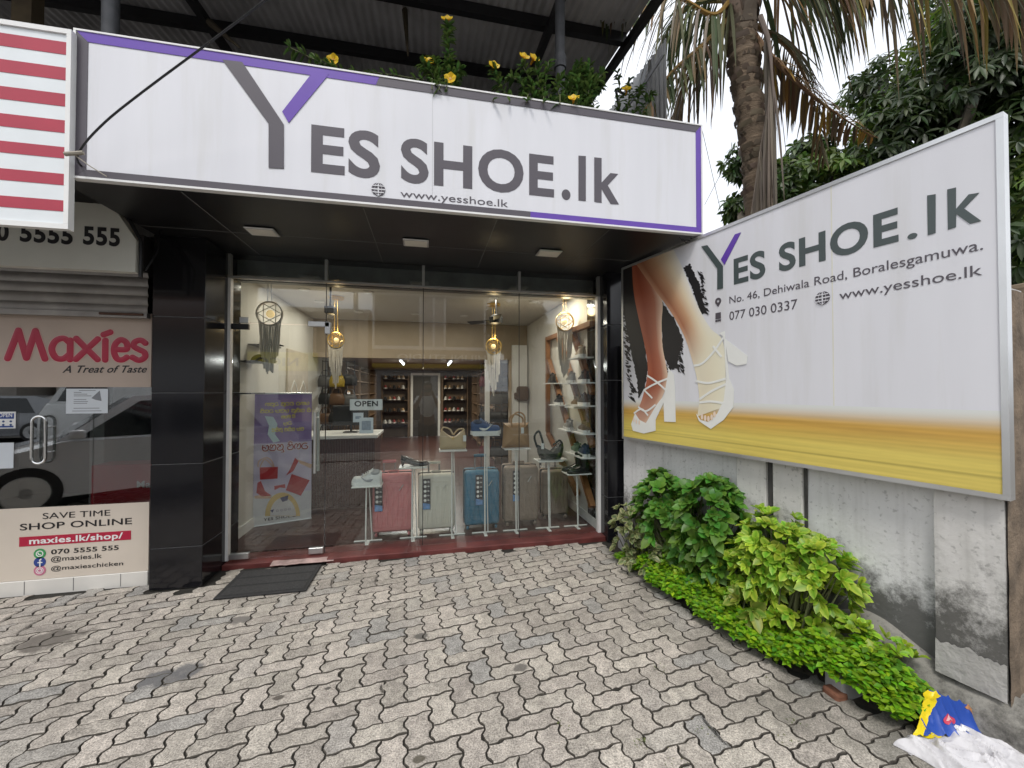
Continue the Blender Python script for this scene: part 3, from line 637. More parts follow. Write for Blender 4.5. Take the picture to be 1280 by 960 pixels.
pst(m, [(372, 800), (392, 830), (430, 840), (470, 800), (500, 740), (512, 640), (500, 450), (480, 430), (505, 420), (512, 520), (525, 640), (548, 690), (545, 770), (500, 830), (440, 872), (385, 835)], .0046)
pst(m, [(505, 455), (610, 535), (605, 572), (560, 580), (520, 560)], .0040)
for pl in ([(145, 625), (190, 655), (240, 700)], [(240, 640), (180, 665), (135, 690)], [(130, 690), (170, 730)], [(105, 770), (140, 790), (185, 760)], [(85, 800), (120, 780), (150, 810)], [(362, 580), (400, 570), (450, 520), (500, 450)], [(370, 650), (430, 660), (510, 640)], [(388, 735), (440, 700), (510, 665)], [(388, 750), (440, 745), (510, 755)], [(450, 490), (490, 540)]):
    m.strokes(BF, [[BF.uv(770 + x / 3.695, 300 + y / 3.692) for x, y in pl]], 0, 0, 1, 1, .0095, .0058, fk=.05)
m.build('printed_sandals', shoe_white, bb)
m = MB()
for (x, y) in ((85, 830), (97, 838), (110, 842), (400, 815), (415, 822), (430, 825), (445, 818), (458, 805)):
    u, v = BF.uv(770 + x / 3.695, 300 + y / 3.692); m.disc(BF, u, v, .011, .0066, .0074, 12, 0, ry=.022)
m.build('printed_toes', pm('poster_toe', (.80, .66, .55), .4), bb)
m = MB()
for x in (BF.uv(1041, 400)[0],): m.box(x - .003, x + .003, BZ0 + e, BZ1 - e, .0002, .0008, 0, BF)
m.build('panel_joint', pm('billboard_joint', (.70, .69, .60), .5, var=.1), bb)
# ------------------------------------------------------------------ the side wall under the billboard
def plaster_mat(name, base, mould=.55, zlo=.1, zhi=.75, lo=.30, hi=-.12):
    m = pm(name, base, .9, var=.10, ns=3, bump=.35, bs=30)
    t = m.node_tree; l = t.links.new; b = t.nodes['Principled BSDF']; src = b.inputs['Base Color'].links[0].from_socket
    tcn = t.nodes.new('ShaderNodeTexCoord'); sx = t.nodes.new('ShaderNodeSeparateXYZ'); l(tcn.outputs['Object'], sx.inputs[0])
    n = t.nodes.new('ShaderNodeTexNoise'); n.inputs['Scale'].default_value = 8; n.inputs['Detail'].default_value = 12; n.inputs['Roughness'].default_value = .8; l(tcn.outputs['Object'], n.inputs['Vector'])
    # mould climbs from the damp foot of the wall
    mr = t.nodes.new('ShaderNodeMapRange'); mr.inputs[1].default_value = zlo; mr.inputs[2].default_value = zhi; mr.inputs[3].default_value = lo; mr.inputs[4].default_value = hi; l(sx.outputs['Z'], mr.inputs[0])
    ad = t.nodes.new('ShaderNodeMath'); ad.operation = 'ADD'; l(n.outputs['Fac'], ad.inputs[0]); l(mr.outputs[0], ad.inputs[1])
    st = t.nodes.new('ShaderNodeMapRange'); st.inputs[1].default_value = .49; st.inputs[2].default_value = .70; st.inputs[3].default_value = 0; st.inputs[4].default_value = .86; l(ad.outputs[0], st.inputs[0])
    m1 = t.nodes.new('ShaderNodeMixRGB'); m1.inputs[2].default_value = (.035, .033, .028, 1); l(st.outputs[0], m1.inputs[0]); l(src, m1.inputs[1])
    # rain streaks and speckle
    mp = t.nodes.new('ShaderNodeMapping'); mp.inputs['Scale'].default_value = (11, 11, .8); l(tcn.outputs['Object'], mp.inputs[0])
    n2 = t.nodes.new('ShaderNodeTexNoise'); n2.inputs['Scale'].default_value = 2; n2.inputs['Detail'].default_value = 8; l(mp.outputs[0], n2.inputs['Vector'])
    r2 = t.nodes.new('ShaderNodeMapRange'); r2.inputs[1].default_value = .5; r2.inputs[2].default_value = .75; r2.inputs[3].default_value = 0; r2.inputs[4].default_value = .22; l(n2.outputs['Fac'], r2.inputs[0])
    m2 = t.nodes.new('ShaderNodeMixRGB'); m2.inputs[2].default_value = (.16, .15, .135, 1); l(r2.outputs[0], m2.inputs[0]); l(m1.outputs[0], m2.inputs[1])
    n4 = t.nodes.new('ShaderNodeTexNoise'); n4.inputs['Scale'].default_value = 45; n4.inputs['Detail'].default_value = 5; l(tcn.outputs['Object'], n4.inputs['Vector'])
    r4 = t.nodes.new('ShaderNodeMapRange'); r4.inputs[1].default_value = .60; r4.inputs[2].default_value = .70; r4.inputs[3].default_value = 0; r4.inputs[4].default_value = mould; l(n4.outputs['Fac'], r4.inputs[0])
    m4 = t.nodes.new('ShaderNodeMixRGB'); m4.inputs[2].default_value = (.10, .10, .095, 1); l(r4.outputs[0], m4.inputs[0]); l(m2.outputs[0], m4.inputs[1])
    l(m4.outputs[0], b.inputs['Base Color']); return m
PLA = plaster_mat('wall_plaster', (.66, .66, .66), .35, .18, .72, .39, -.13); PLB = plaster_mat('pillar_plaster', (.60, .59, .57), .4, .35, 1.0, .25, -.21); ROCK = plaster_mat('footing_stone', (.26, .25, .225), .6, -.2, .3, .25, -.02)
cw = thing('concrete_wall', 'mould stained grey concrete wall carrying the billboard', 'wall', WALLP + BD * 1.2 - BN * .1)
def on(px, py): return WF.uv(px, py)
m = MB(); m.grid(lambda a, b: WF.pt(-.1 + 2.22 * a, .02 + 1.93 * b, .006 * noise.noise((a * 9, b * 8, 0))), 60, 40); m.box(-.1, 2.12, .0, 1.95, -.2, -.008, 0, WF); m.build('wall', PLA, cw, smooth=60)
ua, ub = on(924, 600)[0], on(961, 600)[0]; uc, ud = on(969, 600)[0], on(1006, 600)[0]
m = MB(); m.rbox(ua, ub, 0, 1.9, -.02, .034, .006, 1, 0, WF); m.rbox(uc, ud, 0, 1.9, -.02, .030, .006, 1, 0, WF); m.build('pilaster', PLB, cw)
m = MB(); m.box(ub, uc, .3, 1.85, .007, .009, 0, WF); m.box(ud, ud + .02, .3, 1.85, .007, .0095, 0, WF); m.build('drain_gap', pm('gap_dark', (.06, .058, .055), .95, var=.5, ns=12), cw)
m = MB()
def pil(a, b): 
    return WF.pt(2.118 + .217 * a, .19 + 1.76 * b, .05 + .005 * noise.noise((a * 4, b * 9, 5)))
m.grid(pil, 10, 50); m.box(2.118, 2.335, .19, 1.95, -.2, .043, 0, WF); m.build('end_pillar', PLB, cw, smooth=60)
m = MB(); m.grid(lambda a, b: WF.pt(2.3355 + .006 * noise.noise((a * 7, b * 12, 4)) + .008, -.2 + .24 * a, .19 + 1.74 * b) if 0 else WF.pt(2.342 + .008 * noise.noise((a * 7, b * 12, 4)), .17 + 1.77 * b, -.2 + .245 * a), 8, 40); m.build('end_face', pm('brown_render', (.20, .15, .105), .95, var=.5, ns=9, bump=.5), cw, smooth=60)
m = MB(); m.grid(lambda a, b: WF.pt(2.117 + .219 * a, .185 + (.155 + .03 * noise.noise((a * 5, 0, 7)) + .012 * noise.noise((a * 19, 0, 3))) * b, .0595 - .004 * b + .003 * noise.noise((a * 9, b * 6, 2))), 24, 10); m.build('cement_patch', pm('cement_patch', (.42, .41, .39), .9, var=.25, ns=8, bump=.5), cw, smooth=60)
m = MB()
def foot(a, b):
    u = .3 + 2.25 * a; h = .10 + .10 * a + .05 * noise.noise((u * 3, 0, 9)) + (.14 * math.exp(-((u - 1.85) / .22) ** 2))
    if u > 2.1: h = .19 + .02 * noise.noise((u * 8, 1, 1))
    w = math.pi / 2 * b; o = .10 + .05 * a + .035 * noise.noise((u * 5, b * 3, 2))
    return WF.pt(u, -.06 + (h + .06) * math.sin(w), -.02 + o * math.cos(w) + .012 * noise.noise((u * 14, b * 6, 4)))
m.grid(foot, 70, 12); m.box(2.12, 2.5, -.1, .18, -.2, .0, 0, WF); m.build('footing', ROCK, cw, smooth=50)
# gate pillar and grey drum past the end of the wall
c = at_d(1273, 480, 2.35); m = MB()
m.rbox(c.x - .06, c.x + .35, c.y - .1, c.y + .22, -.17, 2.12, .03, 2); tag(m.build('gate_pillar', pm('brown_stone', (.20, .15, .10), .9, var=.4, bump=.6, bs=12)), 'brown stone gate pillar behind the near end of the billboard', 'pillar')
c = at_d(1302, 600, 1.95); m = MB(); m.lathe([(0, -.17), (.13, -.17), (.145, .0), (.145, .55), (.150, .56), (.150, .60), (.145, .61), (.145, 1.55), (.12, 1.68), (.05, 1.74), (0, 1.745)], (c.x, c.y, 0), 28)
tag(m.build('drum', pm('blue_grey_plastic', (.19, .2, .23), .4, var=.15), smooth=40), 'tall blue grey plastic drum at the near end of the wall', 'drum')

# ------------------------------------------------------------------ takeaway next door
MY = 3.65; MF = Fr((0, MY, 0), (1, 0, 0), (0, 0, 1), (0, -1, 0))
MX0, MX1 = -5.6, -2.122
beige = pm('beige_vinyl', (.50, .40, .33), .5, var=.06, ns=4); beige2 = pm('pale_vinyl', (.62, .55, .47), .5, var=.05, ns=3)
tk = thing('takeaway_shop', 'fast food shop front with half raised roller shutter and beige window banners', 'shop', ((MX0 + MX1) / 2, MY, 0))
zb = [MF.uv(190, y)[1] for y in (395, 484, 627, 712)]
xs = MF.uv(117, 560)[0]
m = MB(); m.box(xs + .003, MX1, MY - .005, MY + .005, zb[3] + .002, 2.3); m.build('window_pane', GLASS2, tk)
m = MB(); m.box(-4.35, xs - .003, MY - .005, MY + .005, zb[3] + .002, 2.3); dr = m.build('door', GLASS2, tk)
m = MB(); m.box(MX0, -4.356, MY - .005, MY + .005, zb[3] + .002, 2.3); m.build('window_pane', GLASS2, tk)
a, b = MF.uv(47, 520), MF.uv(63, 578)
m = MB(); u0, u1, v1, v0 = a[0], b[0], a[1], b[1]; r = (u1 - u0) / 2
pts = [MF.pt(u1 if q > 0 else u0, 0, 0) for q in ()]
loop = [(u0, v0 + r)] + [(u0 + r + r * math.cos(w), v0 + r + r * math.sin(w)) for w in [math.pi + math.pi * i / 8 for i in range(9)]] + [(u0 + r + r * math.cos(w), v1 - r + r * math.sin(w)) for w in [math.pi * i / 8 for i in range(9)]] + [(u0, v0 + r)]
m.tube([MF.pt(u, v, .04) for u, v in loop], .009, 8, cap=False)
for v in (v0 + .08, v1 - .08): m.tube([MF.pt(u1, v, .04), MF.pt(u1, v, .006)], .007, 8)
m.build('handle', steel, dr, smooth=40)
m = MB(); m.box(MX0, MX1 - .002, MY - .012, MY - .006, zb[1], 2.10); bn = m.build('banner', beige, tk)
m = MB(); m.box(MX0, MX1 - .002, MY - .012, MY - .006, zb[3], zb[2]); bp = m.build('lower_banner', beige2, tk)
m = MB(); m.rbox(MX0, MX1, MY - .02, MY + .1, -.16, zb[3] - .002, .004, 1); sk = m.build('tiled_base', pm('white_tile', (.68, .66, .62), .25, var=.06), tk)
m = MB()
for k in range(12):
    x = MX1 - .18 - k * .3; m.box(x, x + .004, MY - .0215, MY - .0195, 0, zb[3] - .006)
m.build('tile_joint', grout, sk)
m = MB()
SHZ = zb[0]
def shut(a, b):
    z = SHZ + .008 + (2.40 - SHZ) * b; return (MX0 + (MX1 - MX0) * a, MY - .055 - .012 * abs(math.sin(math.pi * (z - SHZ) / .072)) ** .6, z)
m.grid(shut, 2, 60); m.box(MX0, MX1, MY - .075, MY - .03, SHZ - .03, SHZ + .008); m.build('roller_shutter', pm('shutter_steel', (.34, .32, .30), .45, .4, var=.2, ns=8), tk, smooth=35)
m = MB(); m.tube([(MX1 - .30, MY - .08, SHZ - .005), (MX1 - .02, MY - .08, SHZ - .005)], .010, 8); m.build('shutter_bolt', pm('rust', (.09, .045, .03), .8, var=.4), tk)
m = MB(); m.box(MX0, MX1, MY - .12, MY + .1, 2.405, 2.68); m.build('shutter_housing', pm('housing_dark', (.05, .045, .045), .6, var=.3), tk)
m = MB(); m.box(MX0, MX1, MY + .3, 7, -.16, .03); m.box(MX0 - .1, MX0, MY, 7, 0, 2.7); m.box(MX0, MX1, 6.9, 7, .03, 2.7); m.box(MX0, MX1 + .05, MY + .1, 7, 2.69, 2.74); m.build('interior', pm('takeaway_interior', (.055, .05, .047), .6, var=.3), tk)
m = MB(); m.rbox(-3.5, -2.3, 5.2, 5.7, .03, 1.02, .02, 2); ct = m.build('counter', pm('takeaway_counter', (.13, .13, .13), .5), tk)
qa = at_y(113, 582, 3.76); qb = at_y(196, 605, 3.76); m = MB(); m.rbox(qa.x, qb.x, 3.76, 3.98, .03, qa.z, .01, 2); rc_ = m.build('red_box', pm('box_red', (.50, .015, .03), .4), tk); m = MB(); m.text(Fr((0, 3.758, 0), (1, 0, 0), (0, 0, 1), (0, -1, 0)), 'Ma', at_y(171, 609, 3.757).x, at_y(188, 609, 3.757).x, at_y(171, 610, 3.757).z, .055, bold=.02); m.build('box_lettering', white_paint, rc_)
# rounded red logo lettering: heavy round strokes with a pale outline
LOGO = [ # letter, strokes in a 0..1 box, x offset, width, height
 (0.0, 1.72, 1.22, [[(.06, .03), (.30, .95)], [(.30, .95), (.50, .05)], [(.50, .05), (.70, .95)], [(.70, .95), (.94, .03)]]),
 (1.84, .88, .95, [[(.93, .85), (.93, .02)], [(.90, .75), (.6, .93), (.22, .80), (.06, .45), (.25, .10), (.6, .05), (.9, .25)]]),
 (2.86, 1.02, .95, [[(.05, .93), (.95, .04)], [(.95, .93), (.05, .04)]]),
 (4.06, .2, .95, [[(.5, .88), (.5, .03)], [(.1, 1.13), (1.5, 1.24)]]),
 (4.50, .66, .92, [[(.1, .52), (.6, .50), (.93, .55), (.88, .82), (.5, .95), (.15, .75), (.06, .42), (.25, .1), (.6, .04), (.92, .16)]]),
 (5.32, .66, .92, [[(.92, .82), (.6, .95), (.2, .86), (.15, .66), (.5, .52), (.85, .40), (.90, .18), (.5, .03), (.06, .16)]])]
a = MF.off(.012); u0, vb = a.uv(2, 449); u1, _ = a.uv(188, 450); vt = a.uv(14, 411)[1]
sc = (u1 - u0) / 6.30; u0 += .15 * sc; hh = (vt - vb) / 1.22
for (rr, nn, mm, nm) in ((.185, .0012, pm('logo_outline', (.66, .42, .38), .5), 'logo_outline'), (.150, .0030, ink_red, 'logo_lettering')):
    m = MB(); done = set()
    for (ox, w_, h_, st) in LOGO:
        for pl in st:
            fk = .04 if rr > .16 else .13
            m.tube([a.pt(u0 + (ox + x * w_) * sc, vb + y * h_ * hh, nn) for x, y in (smooth(pl) if len(pl) > 2 else pl)], rr * sc, 10, flat=a.N, fk=fk)
            for e_ in (pl[0], pl[-1]):
                if (ox, e_) in done: continue
                done.add((ox, e_)); m.sphere(a.pt(u0 + (ox + e_[0] * w_) * sc, vb + e_[1] * h_ * hh, nn + .0002), rr * sc * .99, 16, sc=(1, fk, 1))
    m.build(nm, mm, bn, smooth=50)
m = MB(); q0, q1 = a.uv(78, 468), a.uv(184, 459); m.text(a, 'A Treat of Taste', q0[0], q1[0], q0[1] + .012, .055, bold=.012, shear=.42, rot=.012); m.build('slogan_lettering', ink_black, bn)
b_ = MF.off(.012)
m = MB(); put(m, b_, 'SAVE TIME', (53.5, 649), (138, 644), (53.5, 641.5), .0); put(m, b_, 'SHOP ONLINE', (25, 663.5), (165, 654.5), (25, 655.0), .008); m.build('slogan_lettering', ink_black, bp)
m = MB(); q0, q1 = b_.uv(24, 684.5), b_.uv(164, 662); m.rbox(q0[0], q1[0], q0[1] + .006, q1[1] - .006, .0003, .0025, .0009, 1, 0, b_); pi_ = m.build('red_label', ink_red, bp)
m = MB(); put(m, b_, 'maxies.lk/shop/', (37, 681), (154, 672), (37, 672.5), .024, n0=.003); m.build('web_lettering', white_paint, pi_)
for args in (('070 5555 555', (64, 694), (148.5, 686), (64, 687), .018), ('@maxies.lk', (64, 702), (127.5, 697), (64, 696), .004), ('@maxieschicken', (64, 713.5), (154, 706), (64, 708), .004)):
    m = MB(); put(m, b_, *args); m.build('contact_lettering', ink_black, bp)
for (px, py, mm, nm) in ((50, 692, pm('icon_green', (.05, .30, .10), .4), 'phone_icon'), (50, 702.5, pm('icon_blue', (.03, .06, .25), .4), 'social_icon'), (50, 713, pm('icon_pink', (.50, .16, .25), .4), 'camera_icon')):
    u, v = b_.uv(px, py); m = MB(); m.disc(b_, u, v, .037, .0006, .0025, 24); ic = m.build(nm, mm, bp); m = MB()
    if nm == 'phone_icon': m.ring(b_, u, v, .017, .023, .003, .0036); m.strokes(b_, [[(-.3, .3), (-.2, -.1), (.3, -.3)]], u, v, .03, .03, .004, .0034)
    if nm == 'social_icon': m.box(u - .002, u + .006, v - .034, v + .012, .003, .0036, 0, b_); m.box(u - .012, u + .018, v - .006, v + .001, .0037, .0042, 0, b_); m.ring(b_, u + .010, v + .011, .006, .014, .003, .0036, 16, a0=1.4, a1=3.2)
    if nm == 'camera_icon': m.ring(b_, u, v, .010, .015, .003, .0036); m.ring(b_, u, v, .020, .024, .003, .0036)
    m.build('icon_mark', white_paint, ic)
# papers and stickers on the takeaway glass
def paper(px0, py0, px1, py1, mat, lab, lines=True, nm='paper_notice'):
    p, q = b_.uv(px0, py1), b_.uv(px1, py0); m = MB(); m.box(p[0], q[0], p[1], q[1], -.0055, -.0045, 0, b_); o = m.build(nm, mat, tk if False else None)
    return o, p, q
paper_w = pm('paper_white', (.66, .70, .74), .7, var=.03)
for (rc, lab, nm) in (((83.5, 486, 136, 517), 'white printed notice taped inside the takeaway window', 'paper_notice'), ((-14, 553, 18.5, 586), 'blank white sheet taped inside the takeaway door', 'paper_notice')):
    p, q = MF.uv(rc[0], rc[3]), MF.uv(rc[2], rc[1]); m = MB(); m.box(p[0], q[0], MY - .0075, MY - .0062, p[1], q[1]); o = m.build(nm, paper_w); tag(o, lab, 'notice')
    if rc[0] > 0:
        m = MB(); f = MF.off(.0076); W_ = q[0] - p[0]; H_ = q[1] - p[1]
        for k, (x0, x1, y) in enumerate(((.3, .7, .92), (.18, .36, .84), (.18, .5, .77), (.18, .6, .70), (.18, .48, .55), (.18, .52, .47), (.18, .5, .40), (.18, .8, .2), (.15, .85, .09))): m.box(p[0] + x0 * W_, p[0] + x1 * W_, p[1] + y * H_, p[1] + (y + .025) * H_, .0002, .0006, 0, f)
        m.prism(f, [(p[0] + .6 * W_, p[1] + .62 * H_), (p[0] + .8 * W_, p[1] + .93 * H_), (p[0] + .85 * W_, p[1] + .5 * H_), (p[0] + .7 * W_, p[1] + .55 * H_)], .0002, .0006)
        m.build('print', pm('print_grey', (.22, .23, .25), .7), o)
p, q = MF.uv(-22, 536), MF.uv(21, 514.5); m = MB(); m.box(p[0], q[0], MY - .0075, MY - .0062, p[1], q[1]); o = tag(m.build('open_sign', white_paint), 'small white and blue OPEN hours sticker on the takeaway door', 'sticker')
f = MF.off(.0076); H_ = q[1] - p[1]; W_ = q[0] - p[0]; m = MB(); m.box(p[0] + .01, q[0] - .01, p[1] + .58 * H_, q[1] - .012, .0002, .0008, 0, f); m.box(p[0] + .45 * W_, q[0] - .012, p[1] + .06 * H_, p[1] + .16 * H_, .0002, .0008, 0, f); bl = m.build('blue_band', pm('sticker_blue', (.02, .06, .25), .4), o)
m = MB(); m.text(f, 'OPEN', p[0] + .5 * W_, q[0] - .02, p[1] + .68 * H_, .03, bold=.02, n0=.001); m.build('lettering', white_paint, bl)
m = MB()
for k in range(4):
    for j in range(2): m.disc(f, p[0] + W_ * (.2 + .22 * k), p[1] + H_ * (.22 + .2 * j), .008, .0002, .0008, 8)
m.build('print', pm('sticker_print', (.04, .08, .2), .5), o)

# white phone-number board under the stripes
NY = 3.2; NF = Fr((0, NY, 0), (1, 0, 0), (0, 0, 1), (0, -1, 0))
q = [NF.uv(169, 340), NF.uv(170, 300), NF.uv(140, 256)]
nb = thing('phone_number_board', 'pale cut corner board with black phone number above the shutter', 'sign', (-2.8, NY, 2.29))
m = MB(); m.prism(NF, [(-4.2, q[0][1]), (q[0][0], q[0][1]), (q[1][0], q[1][1]), (q[2][0], q[2][1]), (-4.2, q[2][1])], -.06, 0); m.build('panel', pm('board_cream', (.66, .66, .60), .45, var=.05), nb)
m = MB()
for (s, x0, x1, y) in (('555', 104, 150, 307), ('5555', 25, 91, 304), ('070', -38, 11, 300)): put(m, NF, s, (x0, y), (x1, y), (x0, y - 24.5), .035)
m.build('lettering', ink_black, nb)
m = MB(); e0 = Vector((q[0][0] + .02, NY + .02, q[0][1] - .03)); m.tube([e0, e0 + Vector((0, .0, .25)), e0 + Vector((-.12, .02, .48)), e0 + Vector((-.2, .2, .50))], .012, 8)
m.tube([e0 + Vector((.03, 0, .05)), e0 + Vector((.07, .05, .2)), e0 + Vector((.0, .2, .42))], .006, 6); m.build('bracket', black_metal, nb, smooth=40)

# red striped sign box
TY = 2.63; TF = Fr((0, TY, 0), (1, 0, 0), (0, 0, 1), (0, -1, 0))
q0, q1 = TF.uv(90, 45), TF.uv(90, 288); TZ0, TZ1 = TF.uv(88, 286)[1], TF.uv(90, 40)[1]; TX1 = q0[0] + .004
ts = thing('striped_sign', 'white box sign with red horizontal stripes beside the shoe shop sign', 'sign', (-3, TY, TZ0))
m = MB(); m.box(-4.6, TX1 - .002, TY, TY + .025, TZ0 + .002, TZ1 - .002); m.build('panel', pm('stripe_white', (.74, .78, .80), .35, var=.04), ts)
m = MB(); m.box(-4.62, TX1, TY - .01, TY + .028, TZ0 - .006, TZ0 + .022); m.box(-4.62, TX1, TY - .01, TY + .028, TZ1 - .02, TZ1 + .006); m.box(TX1 - .022, TX1, TY - .01, TY + .028, TZ0 + .0225, TZ1 - .0205); m.build('frame', white_paint, ts)
for (y0, y1) in ((170, 220), (272, 322), (377, 427), (483, 533), (590, 635), (697, 742), (803, 847)):
    u, za = TF.uv(83, y1 / 3.2); _, zb_ = TF.uv(83, y0 / 3.2); m = MB(); m.box(-4.58, u, TY - .002, TY - .0005, za, zb_); m.build('stripe', pm('stripe_red', (.40, .03, .06), .35, var=.08), ts)
# cable from between the two signs up to the roof
a, b = at_y(97, 193, 2.57), at_y(332, 0, 2.3)
a2 = a.lerp(b, .35) + Vector((0, 0, .02)); m = MB(); m.tube(smooth([tuple(a + Vector((-.05, .1, -.02))), tuple(a), tuple(a.lerp(b, .12) + Vector((0, 0, .05))), tuple(a2 + Vector((0, 0, .03))), tuple(b), tuple(b + (b - a) * .6)]), .0055, 6)
tag(m.build('cable', black_metal, smooth=40), 'thin black cable slanting across the shoe sign up to the roof', 'cable')
m = MB(); m.tube([a + Vector((-.05, -.01, -.01)), a + Vector((.03, -.005, .01))], .011, 8); m.tube([a + Vector((-.02, 0, 0)), a + Vector((.06, -.01, -.06)), a + Vector((.14, -.01, -.11))], .003, 5)
tag(m.build('cable_clamp', pm('clamp', (.30, .27, .22), .6)), 'frayed pale clamp where the black cable meets the striped sign', 'clamp')
for (p0, p1, lab) in (((884, 190), (905, 282), 'thin steel guy wire running straight down beside the shoe sign end'), ((902, 215), (884, 250), 'thin steel wire slanting away from the shoe sign end')):
    m = MB(); A = at_y(*p0, 2.9); B = at_y(*p1, 3.3); m.tube([A + (A - B) * .3, A, B, B + (B - A) * .2], .0022, 5); tag(m.build('guy_wire', grey_metal), lab, 'wire')

# ------------------------------------------------------------------ tin roof on posts over the sign
RFN = lambda x, y: 5.06 + (y - 3.6) * .128
rf = thing('tin_roof', 'dark corrugated roof on black steel beams over the shop fronts', 'roof', (-2, 4.2, 3.44))
tin = pm('tin_sheet', (.50, .49, .49), .65, .0, var=.3, ns=2.5, bump=.1, bs=20)
m = MB(); nx = 8 * 13 * 6
X0, X1 = -6.2, 1.93
m.grid(lambda a, b: (X0 + (X1 - X0) * a, 2.3 + 3.9 * b, RFN(0, 2.3 + 3.9 * b) + .011 * math.sin((X0 + (X1 - X0) * a) * 2 * math.pi / .078)), nx, 5); m.build('roof_sheet', tin, rf, smooth=80)
for y in (2.6, 3.62, 4.42, 5.3):
    m = MB(); z = RFN(0, y) - .02; m.box(X0, X1 - .02, y - .03, y + .03, z - .10, z); m.build('beam', black_metal, rf)
for x in (-4.2, -2.06, 1.10, 1.9):
    m = MB(); f = Fr((x, 2.3, RFN(0, 2.3) - .125), (1, 0, 0), (0, .128, -1), None); 
    y0, y1 = 2.3, 6.0
    P8 = [(x - .03, y0, RFN(0, y0) - .2), (x + .03, y0, RFN(0, y0) - .2), (x + .03, y1, RFN(0, y1) - .2), (x - .03, y1, RFN(0, y1) - .2)]
    P8 += [(p[0], p[1], p[2] + .078) for p in P8]
    m.add(P8, [(0, 3, 2, 1), (4, 5, 6, 7), (0, 1, 5, 4), (1, 2, 6, 5), (2, 3, 7, 6), (3, 0, 4, 7)]); m.build('rafter', black_metal, rf)
for (px, w, mm) in ((138, .045, grey_metal), (700, .04, grey_metal)):
    c = at_y(px, 40, 3.05); m = MB(); m.tube([(c.x, 3.05, 3.44), (c.x, 3.05, RFN(0, 3.05) - .03)], w, 14); m.tube([(c.x, 3.05, 4.10), (c.x, 3.05, 4.2)], w * 1.25, 14); m.build('post', mm, rf, smooth=40)
m = MB(); c = at_y(35, 20, 3.6); m.box(c.x - .06, c.x + .06, 3.55, 3.65, 3.44, RFN(0, 3.6) - .1); m.build('wooden_post', pm('old_wood', (.07, .05, .025), .9, var=.4), rf)
for (pA, pB, yy) in (((505, 0), (510, 70), 3.9), ((262, 28), (300, 60), 4.0)):
    A, B = at_y(*pA, yy), at_y(*pB, yy - .3); m = MB(); m.tube([A, A.lerp(B, .5), B], [.03, .02, .006], 6); tag(m.build('hanging_strip', pm('rag_brown', (.06, .045, .025), .9, var=.5)), 'torn brown strip dangling from the roof near the ' + ('middle' if pA[0] > 400 else 'left post'), 'rag')
# electrical box under the roof
c = at_y(205, 20, 3.7); m = MB(); m.rbox(c.x - .09, c.x + .09, 3.62, 3.7, c.z - .05, c.z + .05, .01, 1); 
# side sheet right of the sign
ss = thing('corrugated_side_sheet', 'upright grey corrugated sheet closing the roof side behind the sign', 'metal sheet', (2.32, 4.3, 2.9))
m = MB(); m.grid(lambda a, b: (2.32 + .011 * math.sin((3.55 + 2.4 * a) * 2 * math.pi / .078), 3.55 + 2.4 * a, 2.9 + (RFN(0, 3.55 + 2.4 * a) - 2.93) * b), 190, 4); m.build('sheet', pm('tin_pale', (.23, .235, .24), .5, .4, var=.3, ns=3, stretch=(1, 1, .3)), ss, smooth=80)
m = MB(); A, B = at_y(770, 150, 3.2), at_y(828, 70, 3.5); m.tube([A, A.lerp(B, .5) + Vector((0, 0, -.03)), B], .016, 8); m.tube([A + Vector((.05, 0, 0)), A + Vector((.05, .1, .35)), A + Vector((.2, .2, .4))], .012, 8); m.build('brace', black_metal, ss, smooth=40)

# ------------------------------------------------------------------ leaves
def leaf_mat(name, trans=.35, rough=.42, hue=.03, val=.28):
    m = bpy.data.materials.new(name); m.use_nodes = True; t = m.node_tree; b = t.nodes['Principled BSDF']; l = t.links.new
    a = t.nodes.new('ShaderNodeVertexColor'); a.layer_name = 'ink'; g = t.nodes.new('ShaderNodeNewGeometry'); h = t.nodes.new('ShaderNodeHueSaturation')
    r1 = t.nodes.new('ShaderNodeMapRange'); r1.inputs[3].default_value = 1 - val; r1.inputs[4].default_value = 1 + val; l(g.outputs['Random Per Island'], r1.inputs[0]); l(r1.outputs[0], h.inputs['Value'])
    f2 = t.nodes.new('ShaderNodeMath'); f2.operation = 'MULTIPLY'; f2.inputs[1].default_value = 9.37; fr = t.nodes.new('ShaderNodeMath'); fr.operation = 'FRACT'; l(g.outputs['Random Per Island'], f2.inputs[0]); l(f2.outputs[0], fr.inputs[0])
    r2 = t.nodes.new('ShaderNodeMapRange'); r2.inputs[3].default_value = .5 - hue; r2.inputs[4].default_value = .5 + hue; l(fr.outputs[0], r2.inputs[0]); l(r2.outputs[0], h.inputs['Hue'])
    l(a.outputs[0], h.inputs['Color']); l(h.outputs[0], b.inputs['Base Color']); b.inputs['Roughness'].default_value = rough
    tr = t.nodes.new('ShaderNodeBsdfTranslucent'); ms = t.nodes.new('ShaderNodeMixShader'); ms.inputs[0].default_value = trans; l(h.outputs[0], tr.inputs[0]); l(b.outputs[0], ms.inputs[1]); l(tr.outputs[0], ms.inputs[2]); l(ms.outputs[0], t.nodes['Material Output'].inputs[0])
    MATS[name] = m; return m
LEAF = leaf_mat('leaf'); DRY = leaf_mat('dry_frond', .2, .7, .02, .35); PETAL = leaf_mat('petal', .3, .5, .01, .1)
